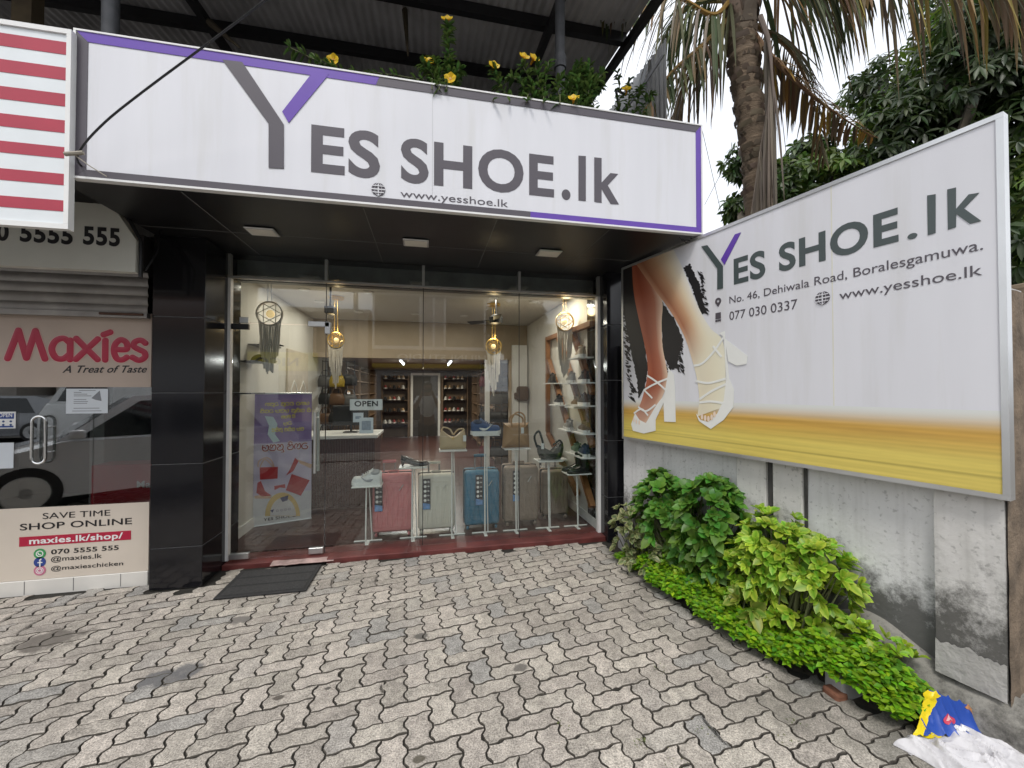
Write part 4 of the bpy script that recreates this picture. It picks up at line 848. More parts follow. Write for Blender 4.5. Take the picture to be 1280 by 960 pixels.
def leaf(mb, base, d, up, L, w, fold=.25, droop=.3, mid=(.06, .14, .02), edge=None, seg=4):
    """one folded, drooping blade; its two halves share the midrib"""
    d = Vector(d).normalized(); s = d.cross(Vector(up))
    if s.length < 1e-4: s = d.cross(Vector((1, .3, 0)))
    s.normalize(); u = s.cross(d); V = []; C = []; e = edge or mid
    for i in range(seg + 1):
        t = i / seg; q = base + d * (L * t) + Vector((0, 0, -1)) * (droop * L * t * t); ww = w * math.sin(math.pi * (t * .86 + .08)) ** .8 if t < 1 else 0.0
        V += [q - s * ww + u * (fold * ww), q, q + s * ww + u * (fold * ww)]; C += [e, mid, e]
    F = []
    for i in range(seg):
        a = i * 3; F += [(a, a + 3, a + 4, a + 1), (a + 1, a + 4, a + 5, a + 2)]
    mb.add(V, F, 0, C)
def rosette(mb, c, ax, n, L, w, rr, mid, edge=None, open_=.9, droop=.25, seg=4):
    ax = Vector(ax).normalized(); a = ax.orthogonal().normalized(); b = ax.cross(a); ph = rr.random() * 6.28
    for i in range(n):
        w_ = ph + i * 2.4; o = open_ * (.55 + .6 * i / n); d = (a * math.cos(w_) + b * math.sin(w_)) * math.sin(o) + ax * math.cos(o)
        k = rr.uniform(.75, 1.15) * (.6 + .5 * i / n); leaf(mb, Vector(c) + d * L * .1, d, ax, L * k, w * k, rr.uniform(.1, .4), droop * rr.uniform(.5, 1.6), mid, edge, seg)
def bush(name, lab, cat, blobs, count, L, w, mid, edge, n=7, seed=1, base=None, group=None, seg=4, cl=1.0):
    rr = random.Random(seed); bs = Vector(base or blobs[0][0]); t = thing(name, lab, cat, (bs.x, bs.y, 0), group); mf = MB(); ms = MB(); tot = sum(b[1][0] * b[1][2] for b in blobs)
    for (c, rad) in blobs:
        c = Vector(c); k = int(count * rad[0] * rad[2] / tot)
        for i in range(k):
            z = rr.uniform(-.75, 1); a = rr.uniform(0, 6.283); h = math.sqrt(1 - z * z); f = rr.uniform(.45, 1.0) ** .5 * (1 + .16 * noise.noise((a * 1.3, z * 2, seed)))
            d = Vector((h * math.cos(a), h * math.sin(a), z)); p = c + Vector((d.x * rad[0], d.y * rad[1], d.z * rad[2])) * f
            if p.z < .03: p.z = .03 + rr.random() * .05
            u = (Vector((p.x, p.y, 0)) - WALLP).dot(BN)
            if u < .06: p += BN * (.06 - u + rr.random() * .05)
            ax = d + Vector((-.25, -.3, .75)); k_ = rr.uniform(.8, 1.15); t_ = rr.uniform(.82, 1.15); lo = .75 + .25 * f
            rosette(mf, p, ax, n, L * k_, w * k_, rr, tuple(x * t_ for x in mid), tuple(x * t_ for x in edge) if edge else None, seg=seg)
            if i % 3 == 0: ms.tube([Vector((bs.x + rr.uniform(-.1, .1), bs.y + rr.uniform(-.1, .1), .0)), (bs + p) / 2 + Vector((rr.uniform(-.05, .05), rr.uniform(-.05, .05), -.05)), p], [.008, .006, .003], 5)
    ms.build('stem', pm('green_stem', (.09, .10, .04), .7, var=.3), t); mf.build('foliage', LEAF, t, smooth=180, ink=True, norm=False); return t
bush('leafy_shrub', 'rounded mid green shrub nearest the shop under the billboard', 'shrub', [((1.90, 2.98, .50), (.20, .26, .32)), ((2.00, 2.58, .54), (.21, .30, .34)), ((1.97, 2.62, .30), (.15, .32, .22))], 310, .095, .029, (.085, .215, .025), (.115, .26, .035), 8, 3, (1.95, 2.7, 0))
bush('lime_shrub', 'bright lime yellow shrub in the middle of the plant bed', 'shrub', [((2.10, 2.08, .49), (.17, .24, .25)), ((2.14, 1.84, .47), (.14, .18, .19)), ((2.04, 2.16, .38), (.14, .18, .18)), ((1.95, 2.32, .30), (.09, .10, .13)), ((2.08, 2.0, .22), (.12, .24, .13))], 300, .080, .022, (.19, .39, .018), (.44, .58, .07), 8, 5, (2.05, 1.98, 0))
bush('variegated_shrub', 'small pale cream edged shrub beside the black column', 'shrub', [((1.70, 3.18, .30), (.13, .14, .26)), ((1.69, 2.98, .18), (.12, .16, .14))], 75, .066, .021, (.10, .16, .05), (.40, .40, .20), 6, 8, (1.74, 3.12, 0))
c = at_d(1042, 785, 2.16); bush('lime_seedling', 'single lime sprout standing between the lime shrub and the end pillar', 'plant', [((c.x, c.y, c.z - .03), (.06, .09, .07))], 6, .09, .026, (.17, .33, .03), (.40, .50, .10), 8, 11, (c.x, c.y, 0))
c = at_d(1098, 806, 2.0); bush('lime_seedling', 'small lime sprout nearest the mouldy end pillar', 'plant', [((c.x, c.y, c.z - .03), (.06, .07, .06))], 5, .09, .026, (.17, .33, .03), (.40, .50, .10), 8, 12, (c.x, c.y, 0))
c = at_d(936, 752, 2.42); bush('lime_seedling', 'low lime sprout at the paving side of the lime shrub', 'plant', [((c.x, c.y, c.z), (.07, .07, .08))], 7, .085, .026, (.15, .27, .025), (.36, .42, .08), 7, 13, (c.x, c.y, 0))
# ground cover spilling over the paving edge
rr = random.Random(21); m = MB()
for i in range(11500):
    y = 3.3 - 1.92 * rr.random() ** .85; f = rr.random() ** 1.15; xe = edge_x(y) - .10 + .05 * noise.noise((y * 6, 0, 4)); u = (Vector((0, y, 0)) - WALLP).y / BD.y; xw = (WALLP + BD * u).x - .06
    if y < 1.75: xe += (1.75 - y) * .06
    if y < 1.40: xw = xe + (xw - xe) * .75
    x = xe + (xw - xe) * f
    hmp = (.06 + .16 * math.sin(math.pi * min(1, f + .12)) ** .8) * (.75 + .5 * noise.noise((x * 5, y * 4, 2))) * (1.0 if y > 1.75 else 1.5) * min(1, (y - 1.34) / .12 + .2) * (1 if y < 3.0 else .6)
    z = hmp * rr.uniform(.55, 1.0); a = rr.uniform(0, 6.283); q = rr.uniform(.8, 1.2)
    d = Vector((math.cos(a), math.sin(a), rr.uniform(-.1, .7))); mid = (.20 * q, .39 * q, .015) if rr.random() > .25 else (.10 * q, .24 * q, .015)
    leaf(m, Vector((x, y, z)), d, (-.3, -.3, 1), rr.uniform(.026, .044), rr.uniform(.009, .014), .2, .3, mid, None, 2)
    if rr.random() < .04: pass
for i in range(150):
    y = 3.2 - 1.75 * rr.random(); f = rr.uniform(.15, .95); xe = edge_x(y) - .03; u = (Vector((0, y, 0)) - WALLP).y / BD.y; xw = (WALLP + BD * u).x - .06; x = xe + (xw - xe) * f; q = rr.uniform(.85, 1.2)
    rosette(m, (x, y, (.08 + .14 * math.sin(math.pi * f)) * (1 if y > 1.75 else 1.35) + rr.uniform(0, .03)), (rr.gauss(-.2, .3), rr.gauss(-.2, .3), 1), 6, rr.uniform(.04, .065), rr.uniform(.012, .018), rr, (.22 * q, .40 * q, .02), (.34 * q, .48 * q, .05), seg=3)
gc = m.build('ground_cover', LEAF, smooth=180, ink=True, norm=False); tag(gc, 'bright green creeping ground cover spilling from the plant bed', 'ground cover', kind='stuff')
# tufts of grass in the joints
m = MB()
for (px, py, k) in ((825, 838, 26), (800, 930, 20), (845, 955, 24), (985, 925, 12), (700, 905, 10), (880, 912, 12), (1000, 905, 14), (430, 770, 6), (960, 850, 8)):
    c = at_z(px, py)
    for i in range(k): 
        a = rr.uniform(0, 6.28); leaf(m, c + Vector((rr.gauss(0, .02), rr.gauss(0, .02), -.004)), (math.cos(a), math.sin(a), 1.2), (0, 0, 1), rr.uniform(.012, .028), .002, .1, .5, (.13, .16, .04), None, 2)
tag(m.build('grass', LEAF, ink=True, norm=False), 'tiny grass tufts growing in the paving joints', 'grass', kind='stuff')
c = at_z(1052, 848, .06); m = MB(); m.rbox(c.x - .05, c.x + .09, c.y - .05, c.y + .05, -.03, .085, .012, 2); tag(m.build('kerb_stone', pm('kerb_grey', (.36, .36, .36), .8, var=.2, bump=.3)), 'small grey concrete kerb stone in the ground cover', 'stone')
c = at_z(783, 690, 0); m = MB(); m.rbox(c.x - .03, c.x + .12, c.y - .02, c.y + .12, -.03, .17, .012, 2); tag(m.build('concrete_block', pm('block_grey', (.40, .40, .40), .85, var=.2, bump=.3)), 'small pale concrete block between the black column and the variegated shrub', 'block')
m = MB(); c = at_z(1052, 872, 0); m.rbox(c.x - .05, c.x + .02, c.y - .02, c.y + .06, -.03, .03, .012, 2); tag(m.build('brick_piece', pm('brick_red', (.20, .085, .05), .9, var=.4, bump=.4)), 'broken reddish brick piece at the edge of the plant bed', 'brick')
for i, (px, py, a) in enumerate(((1127, 752, 0), (893, 711, 1), (845, 722, 2))):
    c = at_z(px, py, .02); m = MB(); leaf(m, c + Vector((0, 0, .06 if i == 0 else 0.02)), (math.cos(a), math.sin(a), .3), (0, 0, 1), .07, .018, .3, .2, (.35, .22, .10), None, 4); tag(m.build('fallen_leaf', DRY, ink=True, norm=False), ('dry tan leaf lying high on the ground cover', 'dry tan leaf beside the lime shrub foot', 'dry tan leaf under the mid green shrub')[i], 'leaf')

# ------------------------------------------------------------------ flowering planter along the top of the sign
def trailer(name, lab, stems, flowers, seed):
    rr = random.Random(seed); s0 = Vector(stems[0][0][0]); t = thing(name, lab, 'plant', s0, 'yellow flowered plants along the sign top'); ms = MB(); mf = MB()
    for pts, dens in stems:
        pts = smooth(pts, 8); ms.tube(pts, .004, 5); n = len(pts)
        for i in range(n - 1):
            a, b = Vector(pts[i]), Vector(pts[i + 1]); dr_ = (b - a)
            for k in range(dens):
                q = a + dr_ * rr.random(); w = rr.uniform(0, 6.28); o = dr_.orthogonal().normalized(); o.rotate(Matrix.Rotation(w, 3, dr_.normalized())); v = rr.uniform(.8, 1.25)
                leaf(mf, q, o + dr_.normalized() * .5, (0, -.2, 1), rr.uniform(.045, .08), rr.uniform(.008, .013), .3, .3, (.07 * v, .125 * v, .03 * v), None, 3)
    ms.build('stem', pm('green_stem', (.09, .10, .04), .7, var=.3), t); mf.build('foliage', LEAF, t, smooth=180, ink=True, norm=False)
    for c in flowers:
        m = MB(); ax = Vector((rr.uniform(-.4, .4), -1, rr.uniform(0, .7))).normalized(); o = ax.orthogonal().normalized()
        for k in range(5):
            d = o.copy(); d.rotate(Matrix.Rotation(k * 1.2566, 3, ax)); leaf(m, Vector(c), d + ax * .5, ax, .048, .024, -.15, .1, (.72, .42, .008), (.80, .55, .012), 4)
        m.tube([Vector(c) - ax * .04, Vector(c) + ax * .006], [.006, .011], 6, col=(.55, .30, .01)); m.build('flower', PETAL, t, ink=True, norm=False)
PY = 2.78
def pp(x, y, dy=0): return tuple(at_y(x, y, PY + dy))
rr = random.Random(4)
trailer('flowering_vine', 'thin trailing vine with one yellow flower at the left of the sign top', [([pp(530, 100), pp(480, 92), pp(430, 88), pp(395, 75), pp(360, 58)], 3), ([pp(470, 98), pp(425, 92), pp(410, 80)], 3)], [pp(417, 76)], 2)
trailer('flowering_vine', 'upright plant with a yellow flower at its tip on the sign top', [([pp(562, 112), pp(562, 80), pp(560, 50), pp(560, 32)], 4)] + [([pp(548 + 8 * k, 112), pp(546 + 9 * k + rr.uniform(-8, 8), 95), pp(528 + 16 * k, 74 + 6 * abs(k - 1))], 5) for k in range(4)] + [([pp(540 + 10 * k, 98, -.08), pp(540 + 9 * k, 112, -.15)], 6) for k in range(3)], [pp(559, 25), pp(563, 99, -.1), pp(537, 78)], 3)
trailer('flowering_vine', 'broad bush with four yellow flowers on the right of the sign top', [([pp(640 + 13 * k, 125 + 2 * k), pp(632 + 14 * k + rr.uniform(-10, 10), 105 + k), pp(618 + 17 * k, 82 + rr.uniform(-8, 18))], 4) for k in range(9)] + [([pp(700 + 8 * k, 130), pp(712 + 8 * k, 100, .1), pp(726 + 6 * k, 78 + 8 * k, .1)], 6) for k in range(5)] + [([pp(620 + 20 * k, 118, -.05), pp(616 + 21 * k, 126 + k, -.14)], 5) for k in range(6)], [pp(617, 83), pp(655, 72), pp(667, 74), pp(717, 124, -.12)], 5)
trailer('flowering_vine', 'small tuft with a yellow bud at the right end of the sign top', [([pp(770 + 10 * k, 150, .3), pp(775 + 12 * k, 120, .3), pp(772 + 14 * k, 90 + 10 * k, .3)], 3) for k in range(4)], [pp(783, 112, .25)], 9)
m = MB(); m.box(-1.9, 1.95, 2.87, 3.0, 3.445, 3.53); tag(m.build('planter_trough', pm('trough_dark', (.05, .045, .04), .9, var=.3)), 'long dark planter trough behind the top of the shoe sign', 'planter')

# ------------------------------------------------------------------ palm
pt_ = thing('palm_tree', 'tall coconut palm with dry brown fronds behind the billboard', 'palm tree', (3.75, 4.0, -.17))
PD = 4.55
cr = at_d(928, -25, PD)
path = [(3.72, 4.05, -.17), tuple(at_d(948, 300, PD)), tuple(at_d(944, 190, PD)), tuple(at_d(930, 90, PD)), tuple(at_d(926, 40, PD)), tuple(cr)]
pts = smooth(path, 12); m = MB(); rs = []
for i, p in enumerate(pts):
    rs.append(.145 + .012 * math.sin(i * 2.1) + (.05 * max(0, (i - len(pts) + 12) / 12)) + .012 * noise.noise((i * .8, 0, 0)))
m.tube(pts, rs, 22)
PT = pm('palm_bark', (.17, .125, .085), .95, var=.45, ns=5, bump=1.0, bs=16, stretch=(1, 1, 6)); tr_ = m.build('trunk', PT, pt_, smooth=70)
m = MB(); rr = random.Random(31)
for i in range(4, len(pts) - 1):
    c = Vector(pts[i])
    for k in range(5):
        w = rr.uniform(0, 6.28); o = Vector((math.cos(w), math.sin(w), 0)); s_ = Vector((-o.y, o.x, 0)); q = rr.uniform(.7, 1.3)
        a0 = c + o * rs[i] * 1.0; m.add([a0 - s_ * .07, a0 + s_ * .07, a0 + s_ * .05 + o * .02 + Vector((0, 0, .05)), a0 - s_ * .06 + o * .016 + Vector((0, 0, .055))], [(0, 1, 2, 3)], 0, (.16 * q, .12 * q, .085 * q))
for k in range(34):
    w = rr.uniform(0, 6.28); o = Vector((math.cos(w), math.sin(w), 0)); c = Vector(cr) + Vector((0, 0, rr.uniform(-.5, .1))); q = rr.uniform(.5, 1.3); s_ = Vector((-o.y, o.x, 0))
    m.grid(lambda a, b: c + o * (.15 + .09 * a) + s_ * ((b - .5) * .16 * (1 - .6 * a)) + Vector((0, 0, .42 * a - .1)) + o * .02 * noise.noise((a * 3, b * 3, k)), 4, 2, 0, lambda a, b: (.15 * q, .11 * q, .075 * q))
m.build('bark', DRY, pt_, ink=True, norm=False)
def frond(path, n, L, cols, fall=.7, spread=.8, seed=1, stemcol=(.22, .15, .05), w=.014, r0=.035, tipk=.55, start=.12):
    rr = random.Random(seed); P_ = [Vector(p) for p in smooth(path, 10)]; m = MB(); k = len(P_)
    m.tube(P_, [max(.006, r0 * (1 - i / k)) for i in range(k)], 6, col=stemcol)
    for i in range(n):
        t = start + (1 - start) * i / n; f = t * (k - 1); j = min(k - 2, int(f)); p = P_[j].lerp(P_[j + 1], f - j); d = (P_[j + 1] - P_[j]).normalized(); s_ = d.cross(Vector((0, 0, 1)))
        if s_.length < .05: s_ = Vector((1, 0, 0))
        s_.normalize(); l_ = L * (math.sin(math.pi * min(1, t * .75 + .22)) ** .6) * (1 - (1 - tipk) * t)
        for sd in (-1, 1):
            c = cols[rr.randrange(len(cols))]; q = rr.uniform(.7, 1.25); dd = (s_ * sd * spread + d * .55 + Vector((0, 0, -fall * .4)) + Vector((rr.gauss(0, .12), rr.gauss(0, .12), rr.gauss(0, .08))))
            leaf(m, p, dd, (0, 0, 1), l_ * rr.uniform(.8, 1.1), w * rr.uniform(.8, 1.3), .3, fall * rr.uniform(.7, 1.3), tuple(x * q for x in c), None, 5)
    return m.build('frond', DRY, pt_, ink=True, norm=False)
GRN = [(.075, .105, .035), (.06, .09, .03), (.10, .115, .05)]; BRN = [(.16, .105, .055), (.20, .13, .06), (.12, .085, .05), (.24, .13, .04)]; YEL = [(.22, .17, .03), (.20, .12, .03), (.10, .10, .03)]; GRY = [(.20, .165, .13), (.16, .13, .10)]
def D(px, py, d): return tuple(at_d(px, py, d))
C0 = tuple(cr)
frond([C0, D(1000, -75, 4.3), D(1110, -70, 4.0), D(1230, -35, 3.7), D(1330, 30, 3.5)], 64, .80, BRN + YEL[:1] + GRN[:1], 1.15, .35, 1)
frond([C0, D(1010, -95, 4.6), D(1120, -95, 4.8), D(1260, -60, 5), D(1400, 0, 5)], 60, .85, GRN + BRN[:2], 1.1, .45, 2)
frond([C0, D(985, -40, 4.4), D(1040, -35, 4.2), D(1085, -10, 4.0)], 34, .85, GRN + YEL[1:2] + BRN[:1], 1.1, .45, 3)
frond([D(940, 40, PD), D(968, 75, 4.4), D(1010, 115, 4.35), D(1050, 145, 4.3), D(1092, 172, 4.3)], 46, .42, [(.13, .075, .03), (.10, .07, .04), (.20, .11, .02)], .5, .9, 4, (.20, .13, .06), .013)
frond([D(940, 30, PD), D(985, 60, 4.9), D(1015, 120, 5.0), D(1030, 200, 5.0)], 34, .55, [(.12, .08, .03), (.09, .085, .03)], .9, .6, 14, (.20, .13, .06), .013)
frond([C0, D(895, 18, 4.45), D(850, -2, 4.3), D(800, -8, 4.1), D(750, 10, 3.9)], 44, .80, BRN[:2] + GRN[:2] + YEL[2:] + GRY, 1.15, .35, 5, (.30, .20, .04))
frond([D(915, 20, PD), D(880, 55, 4.5), D(845, 85, 4.4), D(818, 118, 4.3), D(800, 150, 4.25)], 40, .48, GRN + BRN[:2] + YEL[2:], .9, .8, 6, (.26, .18, .05))
frond([D(910, 0, PD), D(870, 5, 4.8), D(840, 30, 5.0), D(822, 70, 5.1)], 36, .6, GRN, .9, .7, 7, (.2, .16, .05))
frond([D(912, 30, PD), D(872, 80, 4.9), D(850, 120, 5), D(838, 160, 5)], 30, .55, GRY + BRN[:1], .8, .75, 16, (.22, .16, .06))
frond([D(950, 20, 4.25), D(962, 60, 4.22), D(962, 120, 4.2), D(950, 190, 4.25), D(938, 275, 4.25)], 46, .55, GRY, 2.2, .13, 8, (.17, .14, .11), .014, .028)
frond([C0, D(940, -120, 4.3), D(960, -230, 4.0), D(1000, -300, 3.6)], 40, .9, GRN, .8, .8, 9)
frond([C0, D(880, -100, 4.6), D(800, -160, 4.8), D(700, -170, 5)], 40, .9, GRN, .9, .7, 10)

# ------------------------------------------------------------------ broad-leaved trees behind the wall
def tree(name, lab, base, blobs, count, L, w, cols, seed, seg=3):
    rr = random.Random(seed); t = thing(name, lab, 'tree', base, None); m = MB(); b = Vector(base); mc = MB(); tot = sum(q[1] ** 2 for q in blobs)
    hub = b + Vector((0, 0, 2.6)); m.tube([b, b + Vector((.1, .05, 1.3)), hub], [.2, .16, .13], 10)
    for (c, r_) in blobs:
        c = Vector(c); m.tube(smooth([tuple(hub), tuple(hub.lerp(c, .5) + Vector((rr.uniform(-.2, .2), rr.uniform(-.2, .2), .15))), tuple(c), tuple(c + Vector((rr.uniform(-.5, .5) * r_, rr.uniform(-.5, .5) * r_, .5 * r_)))], 4), [.10 * (1 - i / 14) for i in range(13)], 6)
        for i in range(int(count * r_ * r_ / tot)):
            d = Vector((rr.gauss(0, 1), rr.gauss(0, 1), rr.gauss(0, .9))).normalized(); f = rr.uniform(.25, 1) ** .6 * (1 + .35 * noise.noise(d * 1.7 + c)); p = c + d * r_ * f
            if noise.noise(p * 1.6) < -.28: continue
            cl = cols[0] if noise.noise(p * .9 + Vector((5, 0, 0))) < .18 else cols[1]
            q = rr.uniform(.7, 1.3); ax = (d * .7 + Vector((rr.gauss(0, .4), rr.gauss(0, .4), .1))).normalized(); o = ax.orthogonal().normalized()
            for k in range(6):
                e = o.copy(); e.rotate(Matrix.Rotation(k * 1.05 + rr.random() * .5, 3, ax)); dd = e * .9 + ax * .4 + Vector((0, 0, -.45)); z = rr.uniform(.75, 1.2)
                leaf(mc, p + e * .01, dd, ax + Vector((0, 0, .6)), L * z, w * z, .25, .35, tuple(x * q for x in cl), None, seg)
    m.build('trunk', pm('tree_bark', (.10, .085, .065), .95, var=.4, bump=.6, bs=20), t, smooth=50); mc.build('crown', LEAF, t, smooth=180, ink=True, norm=False); return t
def B(px, py, d, r_): return (tuple(at_d(px, py, d)), r_)
tree('mango_tree', 'dense dark green tree filling the sky behind the billboard', (6.6, 4.2, -.17), [B(1190, 130, 6.0, 1.05), B(1110, 200, 6.4, 1.0), B(1260, 60, 6.2, 1.1), B(1290, 220, 5.6, 1.1), B(1170, 260, 6.2, 1.0), B(1040, 250, 6.6, .75), B(1310, 380, 4.6, .9), B(1290, 300, 4.4, .7), B(1100, 110, 7.0, .55), B(1240, -30, 7, .9), B(1130, 165, 6.2, .6), B(1250, 30, 5.6, .8), B(1350, 120, 5.5, 1.2), B(1180, 40, 7.4, .5)], 5600, .155, .026, [(.034, .060, .014), (.085, .145, .020)], 3)
tree('young_tree', 'pale small leaved tree rising beside the palm trunk', (4.55, 5.0, -.17), [B(985, 240, 6.6, .55), B(930, 200, 6.8, .30), B(925, 255, 6.6, .22), B(1010, 200, 7.0, .45), B(960, 270, 6.6, .4)], 900, .15, .030, [(.05, .09, .02), (.10, .16, .03)], 5)
# ------------------------------------------------------------------ shoes and bags (built once in their own space: length along +X, base at z = 0)
def shoe_mesh(L=.27, W_=.048, H=.085, sole=.028, toe=.045, n=18, k=10, shaft=0.0, heel=0.0):
    up = MB(); so_ = MB()
    def half(t): return W_ * (.78 + .22 * math.sin(math.pi * min(1, t * 1.1)) - .12 * math.exp(-((t - .42) / .12) ** 2)) * min(1, math.sqrt(max(0, 1 - ((t - .86) / .14) ** 2)) if t > .86 else 1) * min(1, math.sqrt(max(0.0, 1 - ((.10 - t) / .10) ** 2)) if t < .10 else 1)
    def ht(t):
        a = H if t < .30 else toe + (H - toe) * (.5 + .5 * math.cos(math.pi * min(1, (t - .30) / .42)))
        if t < .08: a *= .9 + t
        if t > .88: a *= math.sqrt(max(.02, 1 - ((t - .88) / .13) ** 2))
        return a
    def zl(t): return heel * max(0, 1 - t / .62) ** 1.4 if heel else 0
    def ups(a, b):
        t = a; w = max(.002, half(t)); g = (b - .5) * math.pi; x = L * t; yy = w * math.sin(g) * (1 - .12 * math.cos(g)); z = sole + zl(t) + ht(t) * max(0.0, math.cos(g)) ** .62
        return (x, yy, z)
    up.grid(ups, n, k)
    def sob(a, b): w = max(.003, half(a)) * 1.08; return (L * (a * 1.03 - .015), w * (b * 2 - 1), zl(a) + (0.006 * max(0, (a - .8) / .2) ** 2))
    def sot(a, b): w = max(.003, half(a)) * 1.10; return (L * (a * 1.03 - .015), w * (b * 2 - 1), zl(a) + sole + .003 + (.006 * max(0, (a - .85) / .15)))
    so_.grid(sob, n, 2); so_.grid(sot, n, 2)
    V = []
    for i in range(n + 1): V += [sob(i / n, 0), sot(i / n, 0)]
    so_.add(V, [(2 * i, 2 * i + 2, 2 * i + 3, 2 * i + 1) for i in range(n)]); V = []
    for i in range(n + 1): V += [sob(i / n, 1), sot(i / n, 1)]
    so_.add(V, [(2 * i, 2 * i + 1, 2 * i + 3, 2 * i + 2) for i in range(n)])
    if heel: so_.tube([(L * .06, 0, 0), (L * .07, 0, heel)], [.008, .022], 10)
    return up, so_
def make_shoe(name, lab, cat, cu, cs, style='sneaker', group=None, ca=None, cl=None, swoosh=None):
    t = thing(name, lab, cat, (0, 0, 0), group)
    kw = dict(H=.09, sole=.03) if style == 'sneaker' else dict(H=.075, sole=.016, toe=.04) if style == 'boot' else dict(H=.05, sole=.01, toe=.03, heel=.055)
    up, so_ = shoe_mesh(**kw)
    if style == 'boot':
        up.lathe([(.046, .05), (.044, .10), (.046, .15), (.052, .20), (.050, .205), (.042, .19), (.040, .10)], (.066, 0, 0), 18)
        for k in range(5): up.tube([(.112 - .012 * k, -.03, .075 + .026 * k), (.12 - .012 * k, 0, .082 + .026 * k), (.112 - .012 * k, .03, .075 + .026 * k)], .004, 5)
    up.build('upper', cu, t, smooth=60); so_.build('sole', cs, t, smooth=40)
    if style == 'sneaker':
        m = MB(); m.lathe([(.030, .117), (.037, .126), (.044, .120), (.046, .112), (.036, .10), (.02, .095), (0, .095)], (.062, 0, 0), 16); m.build('collar', ca or cu, t, smooth=60)
        m = MB()
        for k in range(5): x = .115 + .016 * k; z = .122 - .011 * k; m.tube([(x, -.024, z - .010), (x + .004, 0, z + .003), (x, .024, z - .010)], .0042, 5)
        m.grid(lambda a, b: (.09 + .035 * a - .01 + 0.02 * b * 0, (b - .5) * .045, .118 + .030 * (1 - a) - .05 * (b - .5) ** 2 * 4 * .3), 3, 4); m.build('laces', cl or cu, t, smooth=50)
        for sd in (-1, 1):
            m = MB(); P_ = [(.075, .038), (.12, .052), (.10, .078)] 
            m.tube([(.075 + .11 * q, sd * (.0445 + .004 * math.sin(q * 3)), .062 + .028 * q * q - .02 * math.sin(q * math.pi)) for q in [i / 8 for i in range(9)]], [.003, .009, .012, .011, .009, .0075, .006, .004, .002], 6); 
            if swoosh: m.build('side_mark', swoosh, t, smooth=50)
    return t
sol_w = pm('sole_white', (.72, .72, .70), .5); sol_k = pm('sole_black', (.02, .02, .02), .5)
def canvas(n, c): return pm(n, c, .75, var=.15, ns=40, bump=.15, bs=200)

# display stands in the window
white_metal = pm('white_metal', (.75, .75, .73), .4, var=.04)
FZ = .041
STAND = [((458, 682), (460, 606), 'low white stand farthest left, under the white sneaker'), ((518, 678), (515, 583), 'white stand between pink and cream suitcases, under the black shoe'), ((563, 674), (569, 562), 'tall white stand right of the cream suitcase, under the beige shoulder bag'),
         ((607, 670), (607, 543), 'tallest white stand, in front of the blue suitcase'), ((647, 668), (645, 560), 'tall white stand under the tan handbag'), ((687, 664), (686, 575), 'white stand under the dark green bag'), ((723, 661), (721, 591), 'short white stand under the black ankle boot')]
TOPS = []
for (bp_, tp_, lab) in STAND:
    b = at_z(*bp_, FZ); b = Vector((b.x, 4.02, FZ)); tz = at_y(*tp_, 4.06); x = (b.x * .5 + tz.x * .5); h = tz.z - FZ
    t = thing('display_stand', lab, 'stand', (x, 4.02, FZ), 'white display stands in the shop window')
    m = MB(); m.tube([(x - .01, 4.03, FZ + h - .008), (x - .01, 4.0, FZ)], .007, 8); m.build('pole', white_metal, t)
    m = MB(); m.tube([(x + .01, 4.06, FZ + h - .008), (x + .035, 4.10, FZ)], .006, 8); m.build('brace', white_metal, t)
    m = MB(); m.rbox(x - .13, x + .13, 4.085, 4.10, FZ, FZ + .012, .003, 1); m.rbox(x - .016, x + .016, 3.985, 4.084, FZ, FZ + .006, .002, 1); m.build('foot_bar', white_metal, t)
    m = MB(); m.rbox(x - .135, x + .135, 3.96, 4.16, FZ + h - .006, FZ + h + .006, .003, 1); m.build('top_plate', white_metal, t); TOPS.append(Vector((x, 4.06, FZ + h + .0062)))
w_sn = canvas('white_mesh', (.66, .67, .66)); gsole = pm('grey_sole', (.5, .52, .55), .5)
o = make_shoe('sneaker', 'white chunky sneaker on the leftmost low stand', 'shoe', w_sn, sol_w, ca=canvas('sn_grey', (.32, .34, .36)), cl=w_sn, swoosh=pm('sn_mark', (.3, .32, .35), .5)); place(o, TOPS[0] + Vector((.13, -.03, 0)), R(180))
o2 = copy_tree(o); place(o2, TOPS[0] + Vector((.12, .06, 0)), R(188), 'second white chunky sneaker, behind its pair on the low stand')
o = make_shoe('leather_shoe', 'black low heeled shoe on the stand between pink and cream suitcases', 'shoe', pm('black_leather', (.015, .015, .016), .25), sol_k, 'heel'); place(o, TOPS[1] + Vector((-.12, 0, 0)), R(4))
nv = canvas('navy_mesh', (.045, .09, .21)); o = make_shoe('sneaker', 'navy blue sneaker with white sole and white side mark on the tallest stand', 'shoe', nv, sol_w, ca=canvas('navy_dark', (.02, .04, .09)), cl=nv, swoosh=sol_w); place(o, TOPS[3] + Vector((-.15, -.035, 0)), R(-4), sc=1.1)
o2 = copy_tree(o); place(o2, TOPS[3] + Vector((-.13, .055, 0)), R(3), 'second navy blue sneaker, behind its pair on the tallest stand')
o = make_shoe('ankle_boot', 'black lace up ankle boot on the short right stand', 'shoe', pm('black_leather', (.015, .015, .016), .25), sol_k, 'boot'); place(o, TOPS[6] + Vector((.13, -.03, 0)), R(186), sc=.95)
o2 = copy_tree(o); place(o2, TOPS[6] + Vector((.12, .07, 0)), R(178), 'second black ankle boot, behind its pair on the short stand')

